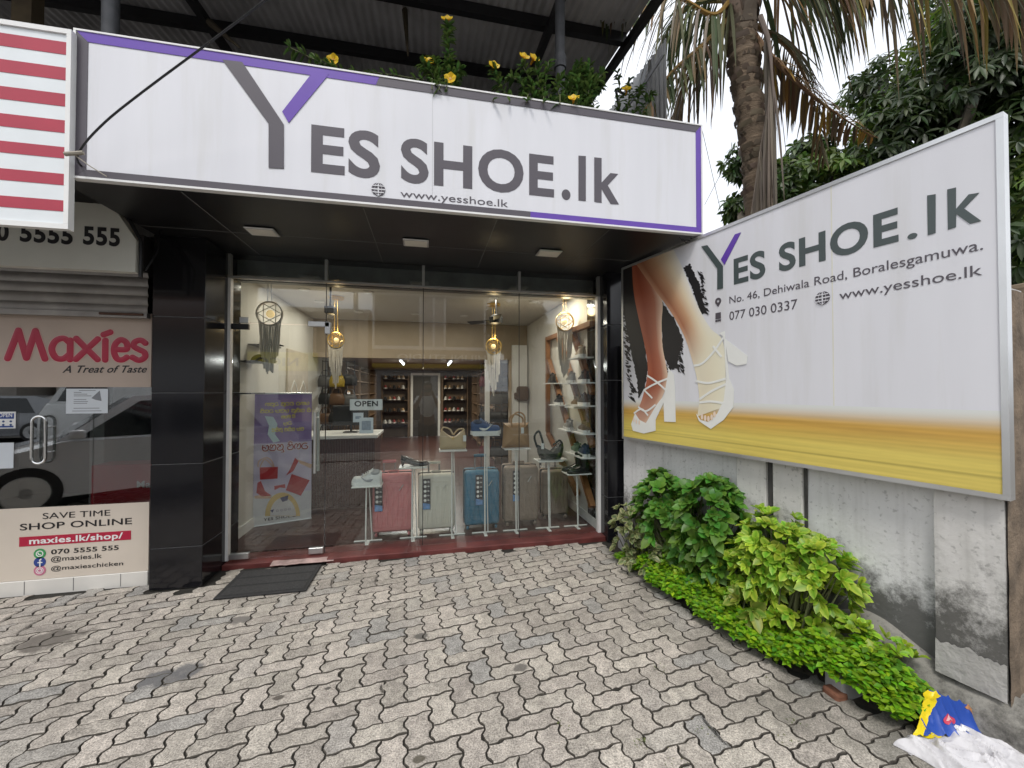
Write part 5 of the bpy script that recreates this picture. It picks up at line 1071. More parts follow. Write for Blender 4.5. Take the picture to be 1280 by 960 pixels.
def puffed(mb, outline, depth, fr, k=5, mi=0):
    """bag body: an outline that bulges to both sides"""
    c = Vector((sum(p[0] for p in outline) / len(outline), sum(p[1] for p in outline) / len(outline)))
    for sd in (-1, 1):
        V = []; n = len(outline)
        for r_ in range(k + 1):
            q = 1 - r_ / k * .96; d = depth / 2 * math.sin(math.pi / 2 * min(1, r_ / k * 1.25)) ** .55 if r_ else 0
            V += [fr.pt(c.x + (p[0] - c.x) * q, c.y + (p[1] - c.y) * q, sd * d) for p in outline]
        F = [(r_ * n + j, r_ * n + (j + 1) % n, (r_ + 1) * n + (j + 1) % n, (r_ + 1) * n + j) for r_ in range(k) for j in range(n)] + [tuple(range(k * n, (k + 1) * n))]
        mb.add(V, F, mi)
def bag(name, lab, pos, outline, depth, mat, straps, strap_r, hw=None, tagp=None):
    f = Fr(pos, (1, 0, 0), (0, 0, 1), (0, -1, 0)); t = thing(name, lab, 'bag', pos); m = MB(); puffed(m, outline, depth, f); m.build('body', mat, t, smooth=50)
    for s_ in straps:
        m = MB(); m.tube([f.pt(*p) for p in smooth(s_, 6)], strap_r, 8); m.build('strap', mat, t, smooth=60)
    if hw: 
        m = MB(); m.disc(f, hw[0], hw[1], .010, depth / 2 - .004, depth / 2 + .004, 14); m.build('clasp', gold, t)
    if tagp: m = MB(); m.box(tagp[0] - .015, tagp[0] + .015, tagp[1] - .05, tagp[1] + .01, depth / 2 + .006, depth / 2 + .008, 0, f); m.build('price_tag', white_paint, t)
    return t
beige_l = pm('beige_leather', (.60, .45, .27), .45, var=.08, bump=.05, bs=90)
bag('shoulder_bag', 'beige crescent shoulder bag on the tall stand above the cream suitcase', TOPS[2], smooth([(-.125, 0), (-.13, .09), (-.115, .19), (-.06, .155), (0, .125), (.06, .155), (.115, .19), (.13, .09), (.125, 0), (0, -.001), (-.125, 0)], 3)[:-1], .08, beige_l,
    [[(-.115, .185, 0), (-.09, .22, .01), (-.03, .20, .02), (0, .15, .03)], [(.115, .185, 0), (.10, .20, -.01), (.05, .19, -.02), (.01, .14, -.03)]], .008, (0, .11), (.115, .13))
bag('tote_bag', 'tan structured tote bag with two round handles on its stand', TOPS[4], smooth([(-.145, 0), (-.145, .02), (-.13, .24), (-.125, .255), (.125, .255), (.13, .24), (.145, .02), (.145, 0)], 2) , .11, pm('tan_leather', (.42, .25, .12), .45, var=.08, bump=.05, bs=90),
    [[(-.05, .22, .05), (-.055, .30, .05), (0, .365, .05), (.075, .335, .05), (.085, .22, .05)], [(-.06, .24, -.045), (-.05, .31, -.045), (.01, .34, -.045), (.08, .30, -.045), (.085, .24, -.045)]], .009, None, (.055, .20))
bag('hobo_bag', 'shiny dark green slouchy hobo bag with long strap on its stand', TOPS[5] + Vector((.02, 0, 0)), smooth([(-.10, 0), (-.14, .08), (-.135, .16), (-.09, .10), (0, .085), (.08, .12), (.13, .19), (.15, .12), (.13, .03), (.10, 0), (0, -.001)], 3), .11, pm('green_leather', (.012, .022, .014), .22, var=.2, bump=.1, bs=14),
    [[(-.14, .13, 0), (-.17, .24, 0), (-.13, .30, .02), (-.10, .22, .04), (-.08, .10, .05)], [(.13, .17, 0), (.09, .20, .03), (.02, .16, .05)]], .012, None, (-.10, .17))

# suitcases
def suitcase(x, y, w, h, d, col, lab, hh, hx, tagx, tag_=True, rz=0, dash=True):
    t = thing('suitcase', lab, 'suitcase', (x, y, FZ), 'suitcases in the shop window'); shell = pm('shell_' + lab.split()[0], col, .55, var=.05, bump=.08, bs=120)
    z0 = FZ + .052; m = MB(); m.rbox(x - w / 2, x + w / 2, y - d / 2, y - .006, z0, z0 + h, .035, 4); m.rbox(x - w / 2, x + w / 2, y + .006, y + d / 2, z0, z0 + h, .035, 4)
    for k in range(7):
        xx = x - w / 2 + w * (.13 + .74 * k / 6); dx = .06 if k % 2 else 0
        m.rbox(xx - .011, xx + .011, y - d / 2 - .004, y - d / 2 + .01, z0 + .05, z0 + h * (.78 if dash else .93), .0035, 1, taper=(lambda p, q=xx: Vector((p[0] + (p[2] - z0 - h / 2) * .05, p[1], p[2]))))
    m.rbox(x - w / 2 + .03, x + w / 2 - .03, y - d / 2 - .003, y - d / 2 + .01, z0 + h * .86, z0 + h * .875, .002, 1); m.build('shell', shell, t, smooth=40)
    m = MB(); m.rbox(x - w / 2 - .002, x + w / 2 + .002, y - .006, y + .006, z0 + .002, z0 + h + .002, .003, 1); m.build('zip', pm('zip_dark', (.05, .05, .055), .6), t)
    hm = pm('handle_grey', (.33, .33, .34), .35, .5) ; m = MB()
    if hh: m.tube([(hx - .055, y + .05, z0 + h - .01), (hx - .055, y + .05, z0 + h + hh - .02)], .008, 8); m.tube([(hx + .055, y + .05, z0 + h - .01), (hx + .055, y + .05, z0 + h + hh - .02)], .008, 8); m.build('pull_tube', hm, t); m = MB()
    m.rbox(hx - .068, hx + .068, y + .035, y + .065, z0 + h + hh - .03, z0 + h + hh, .010, 2); m.tube(smooth([(x - .05, y - .03, z0 + h - .003), (x - .04, y - .03, z0 + h + .016), (x + .04, y - .03, z0 + h + .016), (x + .05, y - .03, z0 + h - .003)]), .007, 8); m.build('handle', shell, t, smooth=40)
    for sx in (-1, 1):
        for sy in (-1, 1):
            cx, cy = x + sx * (w / 2 - .035), y + sy * (d / 2 - .05); m = MB(); m.lathe([(0, -.012), (.022, -.012), (.026, -.006), (.026, .006), (.022, .012), (0, .012)], (cx, cy, FZ + .026), 16, 'x'); wl = m.build('wheel', shell, t, smooth=40)
            m = MB(); m.rbox(cx - .018, cx + .018, cy - .016, cy + .016, FZ + .03, z0 + .01, .005, 1); m.build('fork', pm('fork_dark', (.03, .03, .03), .5), wl)
    if dash: m = MB(); m.tube([(x + w * .17, y - d / 2 - .009, z0 + h * .72), (x + w * .27, y - d / 2 - .009, z0 + h * .82)], .004, 6); m.build('badge', alu, t)
    if tag_:
        yy = y - d / 2 - .012; m = MB(); m.box(tagx - .038, tagx + .038, yy, yy + .002, z0 + h * .38, z0 + h * .93); g = m.build('hang_tag', pm('tag_navy', (.018, .02, .03), .5), t)
        f = Fr((tagx, yy, z0 + h * .38), (1, 0, 0), (0, 0, 1), (0, -1, 0)); H_ = h * .55; m = MB()
        for k in range(5): m.disc(f, -.014, H_ * (.30 + .15 * k), .014, .0004, .0012, 14); m.box(.008, .030, H_ * (.30 + .15 * k) - .004, H_ * (.30 + .15 * k) + .001, .0004, .001, 0, f); m.box(.008, .026, H_ * (.30 + .15 * k) + .005, H_ * (.30 + .15 * k) + .008, .0004, .001, 0, f)
        m.build('tag_print', white_paint, g); m = MB(); m.prism(f, [(-.036, .002), (.036, .002), (.036, H_ * .17), (-.036, H_ * .22)], .0004, .0012); m.build('tag_picture', pm('tag_blue', (.13, .28, .55), .5, var=.4, ns=30), g)
    return t
suitcase(-.345, 4.26, .385, .575, .25, (.60, .20, .21), 'pink hard shell suitcase with raised handle, leftmost of the suitcases', .115, -.39, -.475)
suitcase(.085, 4.26, .37, .555, .25, (.66, .63, .55), 'cream hard shell suitcase with raised handle beside the pink one', .105, .06, -.015)
suitcase(.555, 4.29, .37, .565, .25, (.035, .17, .28), 'blue hard shell suitcase behind the tallest white stand', .15, .55, .52)
suitcase(.985, 4.32, .375, .59, .25, (.29, .225, .18), 'large taupe hard shell suitcase behind the tan handbag stand', .03, .985, .92)
suitcase(1.415, 4.45, .31, .50, .22, (.27, .21, .165), 'smaller ribbed taupe suitcase, rightmost of the suitcases', .10, 1.40, 1.3, False, dash=False)

# roll-up banner
a, b = at_z(316, 659, FZ), at_z(389, 648, FZ); bu = (b - a).normalized(); blen = (b - a).length
ba = thing('rollup_banner', 'purple roll-up sale banner with red bags and shoes inside the glass door', 'banner', (a + b) / 2)
lean = Vector((-bu.y, bu.x, 0)); RV = (Vector((0, 0, 1)) + lean * .03).normalized(); RF = Fr(a, bu, RV, None)
top = RF.uv(325, 493)[1]; 
rr = random.Random(5)
def ban_col(u, v):
    w = noise.noise((u * 5, v * 9, 0)) * .5 + .5; c = Vector((.15, .085, .31)).lerp(Vector((.40, .32, .58)), w * .75) if v > .62 else Vector((.44, .40, .62)).lerp(Vector((.68, .65, .80)), w)
    if v < .22: c = Vector((.58, .60, .66)).lerp(Vector((.70, .72, .76)), w)
    if v < .075: c = Vector((.74, .76, .78))
    if .78 < v < .97 and u > .45: c = c.lerp(Vector((.42, .24, .44)), .4 * w)
    return tuple(c)
m = MB(); m.grid(lambda x, y: RF.pt(blen * x, .013 + (top - .013) * y, .002), 30, 80, 0, ban_col); m.build('print', printed('banner_ink', .5), ba, ink=True, norm=False)
m = MB(); m.box(0, blen, .0125, top, -.004, .0012, 0, RF); m.build('sheet', pm('banner_back', (.5, .5, .52), .6), ba)
m = MB(); m.rbox(-.005, blen + .005, -.004, .012, -.03, .008, .006, 2, 0, RF); m.rbox(-.003, blen + .003, top, top + .018, -.008, .006, .003, 1, 0, RF); m.build('frame_bar', alu, ba)
def bpt(x, y): return RF.uv(300 + x / 4.8, 470 + y / 4.8)        # banner picture pixels (enlarged view) to banner metres
def bput(mb, pts, n): mb.prism(RF, [bpt(*p) for p in pts], n, n + .0012)
ban_red = pm('banner_red', (.42, .02, .03), .5, var=.1); skin_print = pm('banner_skin', (.62, .42, .30), .5)
m = MB(); bput(m, [(118, 548), (228, 545), (225, 615), (120, 622)], .003); bput(m, [(310, 588), (418, 625), (365, 718), (275, 685)], .003); bput(m, [(105, 640), (125, 630), (150, 690), (190, 718), (130, 722), (98, 700)], .003); bput(m, [(330, 490), (352, 510), (320, 570), (275, 598), (300, 560)], .003); bput(m, [(205, 660), (270, 648), (272, 672), (240, 668), (207, 684)], .003); m.build('printed_red_goods', ban_red, ba)
m = MB()
for pl in ([(108, 545), (115, 510), (160, 490), (190, 510), (205, 545)], [(120, 545), (150, 500), (200, 545)]): m.strokes(RF, [[bpt(*p) for p in pl]], 0, 0, 1, 1, .006, .004)
bput(m, [(85, 720), (130, 712), (190, 722), (185, 735), (90, 735)], .0028); bput(m, [(345, 500), (430, 530), (425, 555), (360, 525)], .0028); m.build('printed_hands', skin_print, ba)
m = MB(); bput(m, [(148, 240), (200, 245), (225, 290), (210, 350), (240, 390), (200, 400), (165, 350), (175, 300)], .003); m.build('printed_model', pm('banner_pale_blue', (.50, .66, .72), .5), ba)
m = MB(); cx = [bpt(150 + 105 + 105 * math.cos(w), 840 - 142 * math.sin(w)) for w in [math.pi * i / 20 for i in range(21)]]; m.prism(RF, cx, .003, .004); m.build('printed_arch', pm('banner_yellow', (.66, .48, .16), .5), ba)
m = MB(); cx = [bpt(258 + 78 * math.cos(w), 838 - 108 * math.sin(w)) for w in [math.pi * i / 20 for i in range(21)]]; m.prism(RF, cx, .0044, .0052); m.build('printed_arch_centre', pm('banner_pale', (.68, .68, .70), .5), ba)
m = MB(); bput(m, [(240, 730), (290, 715), (285, 745), (255, 755)], .0056); bput(m, [(180, 805), (205, 798), (195, 820)], .0056); m.build('printed_shoe', pm('banner_navy', (.03, .04, .15), .5), ba)
# Sinhala-looking hand-drawn lettering, stroke by stroke
GL = {'pa': [[(.1, .95), (.02, .5), (.2, .08), (.7, .05), (.95, .4), (.85, .9), (.6, .75)], [(.02, .5), (.35, .6), (.5, .35)]], 'ha': [[(.05, .55), (.2, .95), (.5, .8), (.35, .5), (.15, .45)], [(.35, .5), (.7, .95), (.98, .6), (.8, .08), (.2, .05), (.02, .3)]],
      'sa': [[(.0, .85), (.3, .95), (.35, .6), (.1, .4), (.2, .08), (.7, .05), (.98, .35), (.9, .85), (.6, .9), (.55, .55)], [(.9, .1), (1.1, -.25), (.7, -.3)]], 'mi': [[(.1, .8), (.35, .95), (.4, .6), (.1, .45), (.2, .08), (.75, .05), (.98, .45), (.75, .9), (.55, .6)], [(.2, 1.05), (.5, 1.32), (.85, 1.05)]],
      'la': [[(.15, .1), (.0, .5), (.3, .95), (.55, .6), (.35, .35)], [(.55, .6), (.85, .95), (1, .4), (.7, .05), (.45, .15)]], 'ta': [[(.9, .9), (.4, .95), (.05, .6), (.2, .1), (.8, .05), (.95, .4), (.6, .55)]]}
def script_line(mb, seq, x0, y0, x1, y1, hpx, rr_, n):
    tot = sum(.45 if g == ' ' else 1.12 for g in seq); x = 0
    for g in seq:
        if g != ' ':
            A = bpt(x0 + (x1 - x0) * x / tot, y0 + (y1 - y0) * x / tot); B_ = bpt(x0 + (x1 - x0) * (x + 1) / tot, y0 + (y1 - y0) * (x + 1) / tot); H_ = hpx / 4.8 * (RF.uv(340, 560)[1] - RF.uv(340, 561)[1]); mb.strokes(RF, GL[g], A[0], A[1], B_[0] - A[0], H_, rr_, n); x += 1.12
        else: x += .45
SEQ = ['pa', 'ha', 'sa', ' ', 'mi', 'la', 'ta']
m = MB(); script_line(m, SEQ, 134, 452, 412, 436, 38, .0125, .004); m.build('title_outline', white_paint, ba)
m = MB(); script_line(m, SEQ, 134, 452, 412, 436, 38, .0062, .0062); m.build('title_lettering', pm('banner_title_red', (.30, .01, .04), .5), ba)
m = MB(); ks = list(GL)
for (x0, x1, y, k) in ((152, 418, 180, 9), (120, 428, 222, 11), (248, 332, 256, 4), (262, 312, 296, 2), (190, 385, 334, 8)):
    script_line(m, [ks[rr.randrange(6)] if i % 4 != 3 else ' ' for i in range(k + k // 4)], x0, y, x1, y - 8, 19, .0042, .004)
m.build('small_lettering', pm('banner_text_yellow', (.70, .62, .06), .5), ba)
m = MB(); p0, p1 = bpt(140, 884), bpt(355, 840); m.text(RF, 'YES SHOE.LK', p0[0], p1[0], (p0[1] + p1[1]) / 2 + .012, .030, bold=.02, n0=.003); m.build('shop_lettering', ink_black, ba)
m = MB(); p0, p1 = bpt(212, 818), bpt(308, 800); 
for k in range(4): m.ring(RF, p0[0] + (p1[0] - p0[0]) * (k + .5) / 4, (p0[1] + p1[1]) / 2 + .012, .008, .013, .006, .007, 14)
m.build('printed_digits', pm('banner_digit', (.25, .22, .3), .5), ba)

# signs on the shop glass
GF = Fr((0, GY, 0), (1, 0, 0), (0, 0, 1), (0, -1, 0))
p, q = GF.uv(437, 513), GF.uv(478, 499); os_ = thing('open_sign', 'white OPEN sign hanging inside the shoe shop glass', 'sign', ((p[0] + q[0]) / 2, GY, p[1]))
m = MB(); m.rbox(p[0], q[0], GY + .008, GY + .013, p[1], q[1], .002, 1); m.build('plate', white_paint, os_)
gf = GF.off(-.0078); m = MB(); m.text(gf, 'OPEN', p[0] + .04, q[0] - .04, p[1] + .035, .05, bold=.028, n0=.0002, th=.001); m.build('lettering', ink_black, os_)
for (rc, lab) in (((441, 516, 454, 528), 'small white card stuck inside the glass under the OPEN sign'), ((449, 522, 466.5, 542), 'larger pale card stuck inside the glass under the OPEN sign')):
    p, q = GF.uv(rc[0], rc[3]), GF.uv(rc[2], rc[1]); dy = .009 if rc[0] > 445 else .0115; m = MB(); m.box(p[0], q[0], GY + dy, GY + dy + .0012, p[1], q[1]); o = tag(m.build('window_card', paper_w), lab, 'card')
    m = MB(); f = GF.off(-dy); m.rbox(p[0] + .02, q[0] - .02, p[1] + .03, q[1] - .03, .0002, .0008, .0003, 1, 0, f); m.build('card_print', pm('card_print', (.30, .34, .40), .6, var=.3, ns=60), o)
# door mat
c = at_z(330, 735); m = MB(); m.rbox(-1.50, -.885, 3.25, 3.70, .004, .016, .005, 2)
mt = thing('door_mat', 'dark grey rubber door mat before the glass door', 'door mat', (-1.19, 3.47, .004)); m.build('mat', rubber, mt)
m = MB()
for k in range(3): m.rbox(-1.47 + .004 * k, -.915, 3.28 + .14 * k, 3.40 + .14 * k, .0162, .0185, .001, 1)
m.build('ribbing', pm('rubber_worn', (.035, .035, .036), .7, var=.5, ns=60, bump=.6, bs=300), mt)

# slanted ladder shelf on the right wall
lad = thing('ladder_shelf', 'brown wooden slanted ladder shelf for shoes on the right shop wall', 'shelf', (1.70, 4.75, FZ)); wood = pm('shelf_wood', (.23, .10, .035), .5, var=.3, ns=4, stretch=(1, 1, 1)); LX0, LX1 = 1.665, 1.725
def bar(m, y0, z0, y1, z1, w=.028, x0=LX0, x1=LX1):
    d = Vector((0, y1 - y0, z1 - z0)).normalized(); n = Vector((0, -d.z, d.y)) * w; A, B_ = Vector((0, y0, z0)), Vector((0, y1, z1)); Q = [A - n, A + n, B_ + n, B_ - n]
    P_ = [Vector((x0, q.y, q.z)) for q in Q] + [Vector((x1, q.y, q.z)) for q in Q]
    m.add(P_, [(0, 1, 2, 3), (7, 6, 5, 4), (0, 4, 5, 1), (1, 5, 6, 2), (2, 6, 7, 3), (3, 7, 4, 0)])
for (y0, z0, y1, z1) in ((5.57, .9, 5.57, 2.22), (5.6, 2.245, 5.04, 2.235), (5.52, 1.93, 3.97, .27), (5.07, 2.205, 3.95, .91), (4.57, 2.215, 3.96, 2.21), (4.53, 2.18, 3.95, 1.47), (5.57, .88, 4.4, .30)):
    m = MB(); bar(m, y0, z0, y1, z1); m.build('post', wood, lad)
SH = [((250, 512), 'dark'), ((335, 512), 'grey'), ((415, 508), 'black'), ((280, 612), 'black'), ((360, 622), 'brown'), ((437, 618), 'black'), ((325, 726), 'grey'), ((405, 742), 'brown'), ((360, 835), 'green'), ((432, 862), 'navy'), ((380, 395), 'tan')]
cols = {'dark': (.05, .04, .035), 'grey': (.30, .29, .27), 'black': (.02, .02, .022), 'brown': (.16, .11, .07), 'green': (.09, .14, .10), 'navy': (.03, .05, .10), 'tan': (.42, .34, .25)}
LABS = ['dark brown shoe on the upper left board', 'grey shoe on the upper middle board', 'black shoe on the board nearest the glass at top', 'black shoe in the middle left of the boards', 'brown shoe in the middle of the boards', 'black shoe at the glass end, half hidden', 'grey shoe on a low board behind the green bag', 'brown sneaker on a low board over the ankle boot', 'green sneaker on the lowest board left of the boot', 'navy sneaker on the lowest board right of the boot', 'tan shoe on the topmost board']
for ((cx, cy), ck), lb in zip(SH, LABS):
    p = at_x(620 + cx / 3.69, 340 + cy / 3.69, 1.62); p.y = max(4.08, p.y)
    m = MB(); m.box(1.56, 1.74, p.y - .15, p.y + .15, p.z - .014, p.z); m.build('board', white_paint, lad)
    o = make_shoe('shelf_shoe', lb + ' of the ladder shelf', 'shoe', canvas('shelf_' + ck, cols[ck]), sol_w if ck not in ('dark',) else sol_k, group='shoes on the ladder shelf'); place(o, (1.63, p.y - .125, p.z + .0005), R(84), sc=.95)

# hanging macrame lamps with gold hoops
def macrame(pos, r_, lab, lit, drop=.55, dark=False):
    p = Vector(pos); t = thing('macrame_lamp', lab, 'lamp', p, 'macrame hoop lamps hanging in the shop'); f = Fr(p, (1, 0, 0), (0, 0, 1), (0, -1, 0)); cord = pm('cord_white', (.62, .58, .52), .85, var=.1)
    m = MB(); m.ring(f, 0, 0, r_ * .9, r_, -.012, .012, 28); 
    for k in range(6):
        a_, b_ = k * math.pi / 3, (k + 2) * math.pi / 3; m.tube([f.pt(r_ * .9 * math.cos(a_), r_ * .9 * math.sin(a_)), f.pt(r_ * .9 * math.cos(b_), r_ * .9 * math.sin(b_))], .004, 5)
    m.build('hoop', gold if lit else cord, t)
    m = MB(); m.tube([f.pt(-.02, r_), f.pt(-.015, CZ - p.z - .004)], .004, 5); m.tube([f.pt(.02, r_), f.pt(.015, CZ - p.z - .004)], .004, 5); m.lathe([(0, CZ - p.z - .03), (.09, CZ - p.z - .03), (.09, CZ - p.z - .003), (0, CZ - p.z - .003)], p, 20); m.build('hanger', white_paint if not lit else gold, t)
    m = MB(); r2 = random.Random(int(p.x * 100) + 7)
    for k in range(17):
        q = -1 + 2 * k / 16; u0 = r_ * .9 * q; v0 = -math.sqrt(max(0, 1 - q * q)) * r_ * .9; l_ = drop * (1 - .35 * abs(q)) * r2.uniform(.85, 1.05)
        m.tube([f.pt(u0, v0), f.pt(u0 * .8 + r2.uniform(-.01, .01), v0 - l_ * .5, r2.uniform(-.015, .015)), f.pt(u0 * .75, v0 - l_, r2.uniform(-.01, .01))], [.006, .008, .009], 5)
    m.build('tassel', cord, t)
    m = MB(); m.sphere(p + Vector((0, .02, 0)), r_ * .32, 14); m.build('bulb', pm('amber_glow', (1, .72, .34), emit=1.1 if lit else .4), t, smooth=60)
    if lit:
        a_ = bpy.data.lights.new('macrame_bulb', 'POINT'); a_.energy = 1.2; a_.color = (1, .75, .42); a_.shadow_soft_size = .05; o_ = bpy.data.objects.new('macrame_bulb', a_); COL.objects.link(o_); o_.location = p + Vector((0, -.06, .12))
macrame(at_y(337, 392, 4.45), .125, 'pale macrame hoop lamp hanging over the roll-up banner', False)
macrame(at_y(420, 425, 5.3), .10, 'gold macrame hoop lamp hanging right of the glass door', True, .50)
macrame(at_y(617, 433, 5.3), .11, 'gold macrame hoop lamp hanging above the blue suitcase', True, .55)
macrame(at_y(706, 402, 4.5), .115, 'gold macrame hoop lamp with white tassels beside the ladder shelf', True, .6)
# spotlight / camera fixture near the ceiling
c = at_y(413, 388, 4.7); m = MB(); m.rbox(c.x - .05, c.x + .05, c.y - .07, c.y + .07, c.z - .04, c.z + .04, .01, 2); m.tube([c, (c.x, c.y, CZ - .001)], .012, 8); tag(m.build('spotlight', black_metal), 'black spotlight under the ceiling above the gold lamp near the door', 'spotlight')
c = at_y(620, 405, 5.0); t = thing('ceiling_fan', 'dark ceiling fan above the gold lamp over the blue suitcase', 'fan', (c.x, c.y, 2.3)); m = MB(); m.lathe([(0, 2.34), (.08, 2.35), (.09, 2.42), (.05, 2.46), (.012, 2.47), (.012, CZ - .001)], (c.x, c.y, 0), 18); m.build('motor', black_metal, t, smooth=40)
for k in range(3):
    w = k * 2.094 + .4; d = Vector((math.cos(w), math.sin(w), 0)); s_ = Vector((-d.y, d.x, .2)); o_ = Vector((c.x, c.y, 2.385)); m = MB(); m.grid(lambda a, b: o_ + d * (.08 + .32 * a) + s_ * (b - .5) * (.07 + .03 * a) + Vector((0, 0, 0)), 3, 2); m.grid(lambda a, b: o_ + d * (.08 + .32 * a) + s_ * (b - .5) * (.07 + .03 * a) + Vector((0, 0, -.006)), 3, 2); m.build('blade', black_metal, t)

# cash counter and shop fittings
ct = thing('cash_counter', 'dark red ribbed counter with white top behind the OPEN sign', 'counter', (-1.1, 5.5, FZ)); m = MB(); m.box(-1.66, -.66, 5.30, 5.9, FZ, .90); 
for k in range(33): x = -1.65 + .03 * k; m.box(x, x + .018, 5.285, 5.299, FZ + .02, .895)
m.build('ribbed_front', pm('counter_maroon', (.085, .03, .025), .45, var=.2), ct); m = MB(); m.rbox(-1.69, -.62, 5.25, 5.95, .902, .945, .006, 1); m.build('counter_top', white_paint, ct)
c = (-1.0, 5.6, .945); t = thing('desk_monitor', 'dark flat monitor standing on the cash counter', 'monitor', c); m = MB(); m.rbox(-1.22, -.78, 5.58, 5.61, 1.04, 1.30, .006, 1); m.build('screen', black_metal, t); m = MB(); m.tube([(-1, 5.63, .95), (-1, 5.62, 1.1)], .015, 8); m.rbox(-1.09, -.91, 5.55, 5.7, .9455, .957, .004, 1); m.build('stand', black_metal, t)
# wall cabinet with a panelled white door at the left
t = thing('white_door', 'white panelled inner door in the left shop wall', 'door', (-1.82, 6.2, FZ)); m = MB(); m.box(-1.834, -1.81, 5.75, 6.65, FZ, 2.05); m.build('leaf', pm('door_cream', (.58, .52, .44), .5), t); m = MB()
for (y0, y1, z0, z1) in ((5.85, 6.15, .3, .95), (6.25, 6.55, .3, .95), (5.85, 6.15, 1.1, 1.9), (6.25, 6.55, 1.1, 1.9)): m.ring(Fr((-1.8095, 0, 0), (0, 1, 0), (0, 0, 1), (1, 0, 0)), (y0 + y1) / 2, (z0 + z1) / 2, .12, .15, 0, .006, 4)
m.build('moulding', white_paint, t)
# little corner shelf with dark hats by the left wall
c = at_y(340, 415, 4.75); t = thing('corner_shelf', 'small dark wall shelf over the roll-up banner', 'shelf', (-1.6, 4.7, 1.72)); m = MB()
for (px, py) in ((335, 432), (325, 452), (312, 491)): 
    c = at_x(px, py, -1.70); m.box(-1.834, -1.62, c.y - .16, c.y + .16, c.z - .012, c.z)
m.build('boards', black_metal, t)
for (px, py), lb in (((335, 432), 'dark cap on the upper corner shelf'), ((325, 452), 'dark cap on the lower corner shelf')):
    c = at_x(px, py, -1.72); m = MB(); m.sphere(c + Vector((0, 0, .001)), .085, 18, sc=(1, 1, .9)); m.v = [(x_, y_, max(z_, c.z + .0012)) for x_, y_, z_ in m.v]; m.rbox(c.x - .04, c.x + .14, c.y - .07, c.y + .07, c.z + .001, c.z + .012, .004, 1); o = m.build('cap', pm('cap_dark', (.035, .03, .03), .8), None, smooth=50); tag(o, lb, 'cap')
# stock racks along the back room, shoes and bags on them
rackm = pm('rack_wood', (.13, .08, .045), .6, var=.2); rs_ = random.Random(77)
protos = []
for nm, cu, cs in (('black', (.02, .02, .022), sol_k), ('brown', (.14, .07, .035), sol_k), ('tan', (.40, .27, .15), sol_w), ('red', (.28, .03, .03), sol_w), ('white', (.6, .6, .58), sol_w), ('pink', (.5, .22, .22), sol_w)):
    t = bpy.data.objects.new('rack_shoe', None); up, so_ = shoe_mesh(n=10, k=6); m = MB(); m.v = up.v + so_.v; m.f = up.f + [[i + len(up.v) for i in f] for f in so_.f]; m.m = [0] * len(up.f) + [1] * len(so_.f); m.c = up.c + so_.c
    o = m.build('rack_shoe', [pm('rack_' + nm, cu, .5), cs], None, smooth=60); protos.append(o)
used = [False] * 6
def put_proto(i, loc, rz, lab, grp, cat):
    if used[i]: o = protos[i].copy(); COL.objects.link(o)
    else: o = protos[i]; used[i] = True
    o.location = loc; o.rotation_euler = (0, 0, rz); tag(o, lab, cat, grp)
CN = ['black', 'brown', 'tan', 'red', 'white', 'pink']
for sd, xw in ((-1, -1.79), (1, 1.61)):
    for u in range(3):
        y0 = 7.75 + u * 1.45; side = 'left' if sd < 0 else 'right'; t = thing('shoe_rack', ('first', 'second', 'third')[u] + ' wooden shoe rack along the ' + side + ' wall of the back room', 'rack', (xw, y0, FZ), 'shoe racks in the back room')
        X0_, X1_ = (xw, xw + .34) if sd < 0 else (xw - .34, xw); m = MB(); m.box(X0_, X1_, y0, y0 + .025, FZ, 2.02); m.box(X0_, X1_, y0 + 1.275, y0 + 1.30, FZ, 2.02); m.build('side_panel', rackm, t); m = MB(); zz = [.15, .55, .86, 1.14, 1.42, 1.70, 1.92]
        for z in zz: m.box(X0_, X1_, y0 + .026, y0 + 1.274, z - .018, z)
        m.build('shelf', rackm, t)
        for z in zz[1:]:
            for k in range(6 if u == 0 else 5):
                yy = y0 + .14 + k * (1.04 / (5 if u == 0 else 4)) + rs_.uniform(-.02, .02); i = rs_.choice([0, 0, 0, 1, 1, 2, 3, 4, 5]); put_proto(i, (X0_ + .30 if sd > 0 else X0_ + .04, yy, z + .0005), R(180) if sd > 0 else 0, CN[i] + ' shoe among the stock on the ' + side + ' back room racks', 'stock shoes on the ' + side + ' racks', 'shoe')
t = thing('back_rack', 'wide rack of shoes across the back wall of the shop', 'rack', (0, 12.9, FZ)); m = MB()
for x in (-1.4, -.62, .42, 1.2): m.box(x, x + .03, 12.7, 13.09, FZ, 2.0)
m.build('side_panel', rackm, t); m = MB()
for z in (.5, .85, 1.2, 1.55, 1.85):
    m.box(-1.369, -.621, 12.7, 13.09, z - .02, z); m.box(.451, 1.199, 12.7, 13.09, z - .02, z)
    for x in (-1.28, -1.15, -1.02, -.89, -.76, .53, .66, .79, .92, 1.05): i = rs_.choice([0, 1, 2, 3, 4]); put_proto(i, (x, 12.72, z + .0005), R(90), CN[i] + ' shoe on the rack across the back wall', 'stock shoes on the back rack', 'shoe')
m.build('shelf', rackm, t)
t = thing('inner_doorway', 'white door frame in the back wall of the shop', 'door frame', (-.1, 13.08, FZ)); m = MB(); m.box(-.55, -.48, 13.05, 13.099, FZ, 2.05); m.box(.30, .37, 13.05, 13.099, FZ, 2.05); m.box(-.479, .299, 13.05, 13.099, 1.98, 2.05); m.build('frame', white_paint, t); m = MB(); m.box(-.478, .298, 13.07, 13.099, FZ, 1.978); m.build('dark_leaf', pm('dark_door', (.03, .025, .022), .5), t)
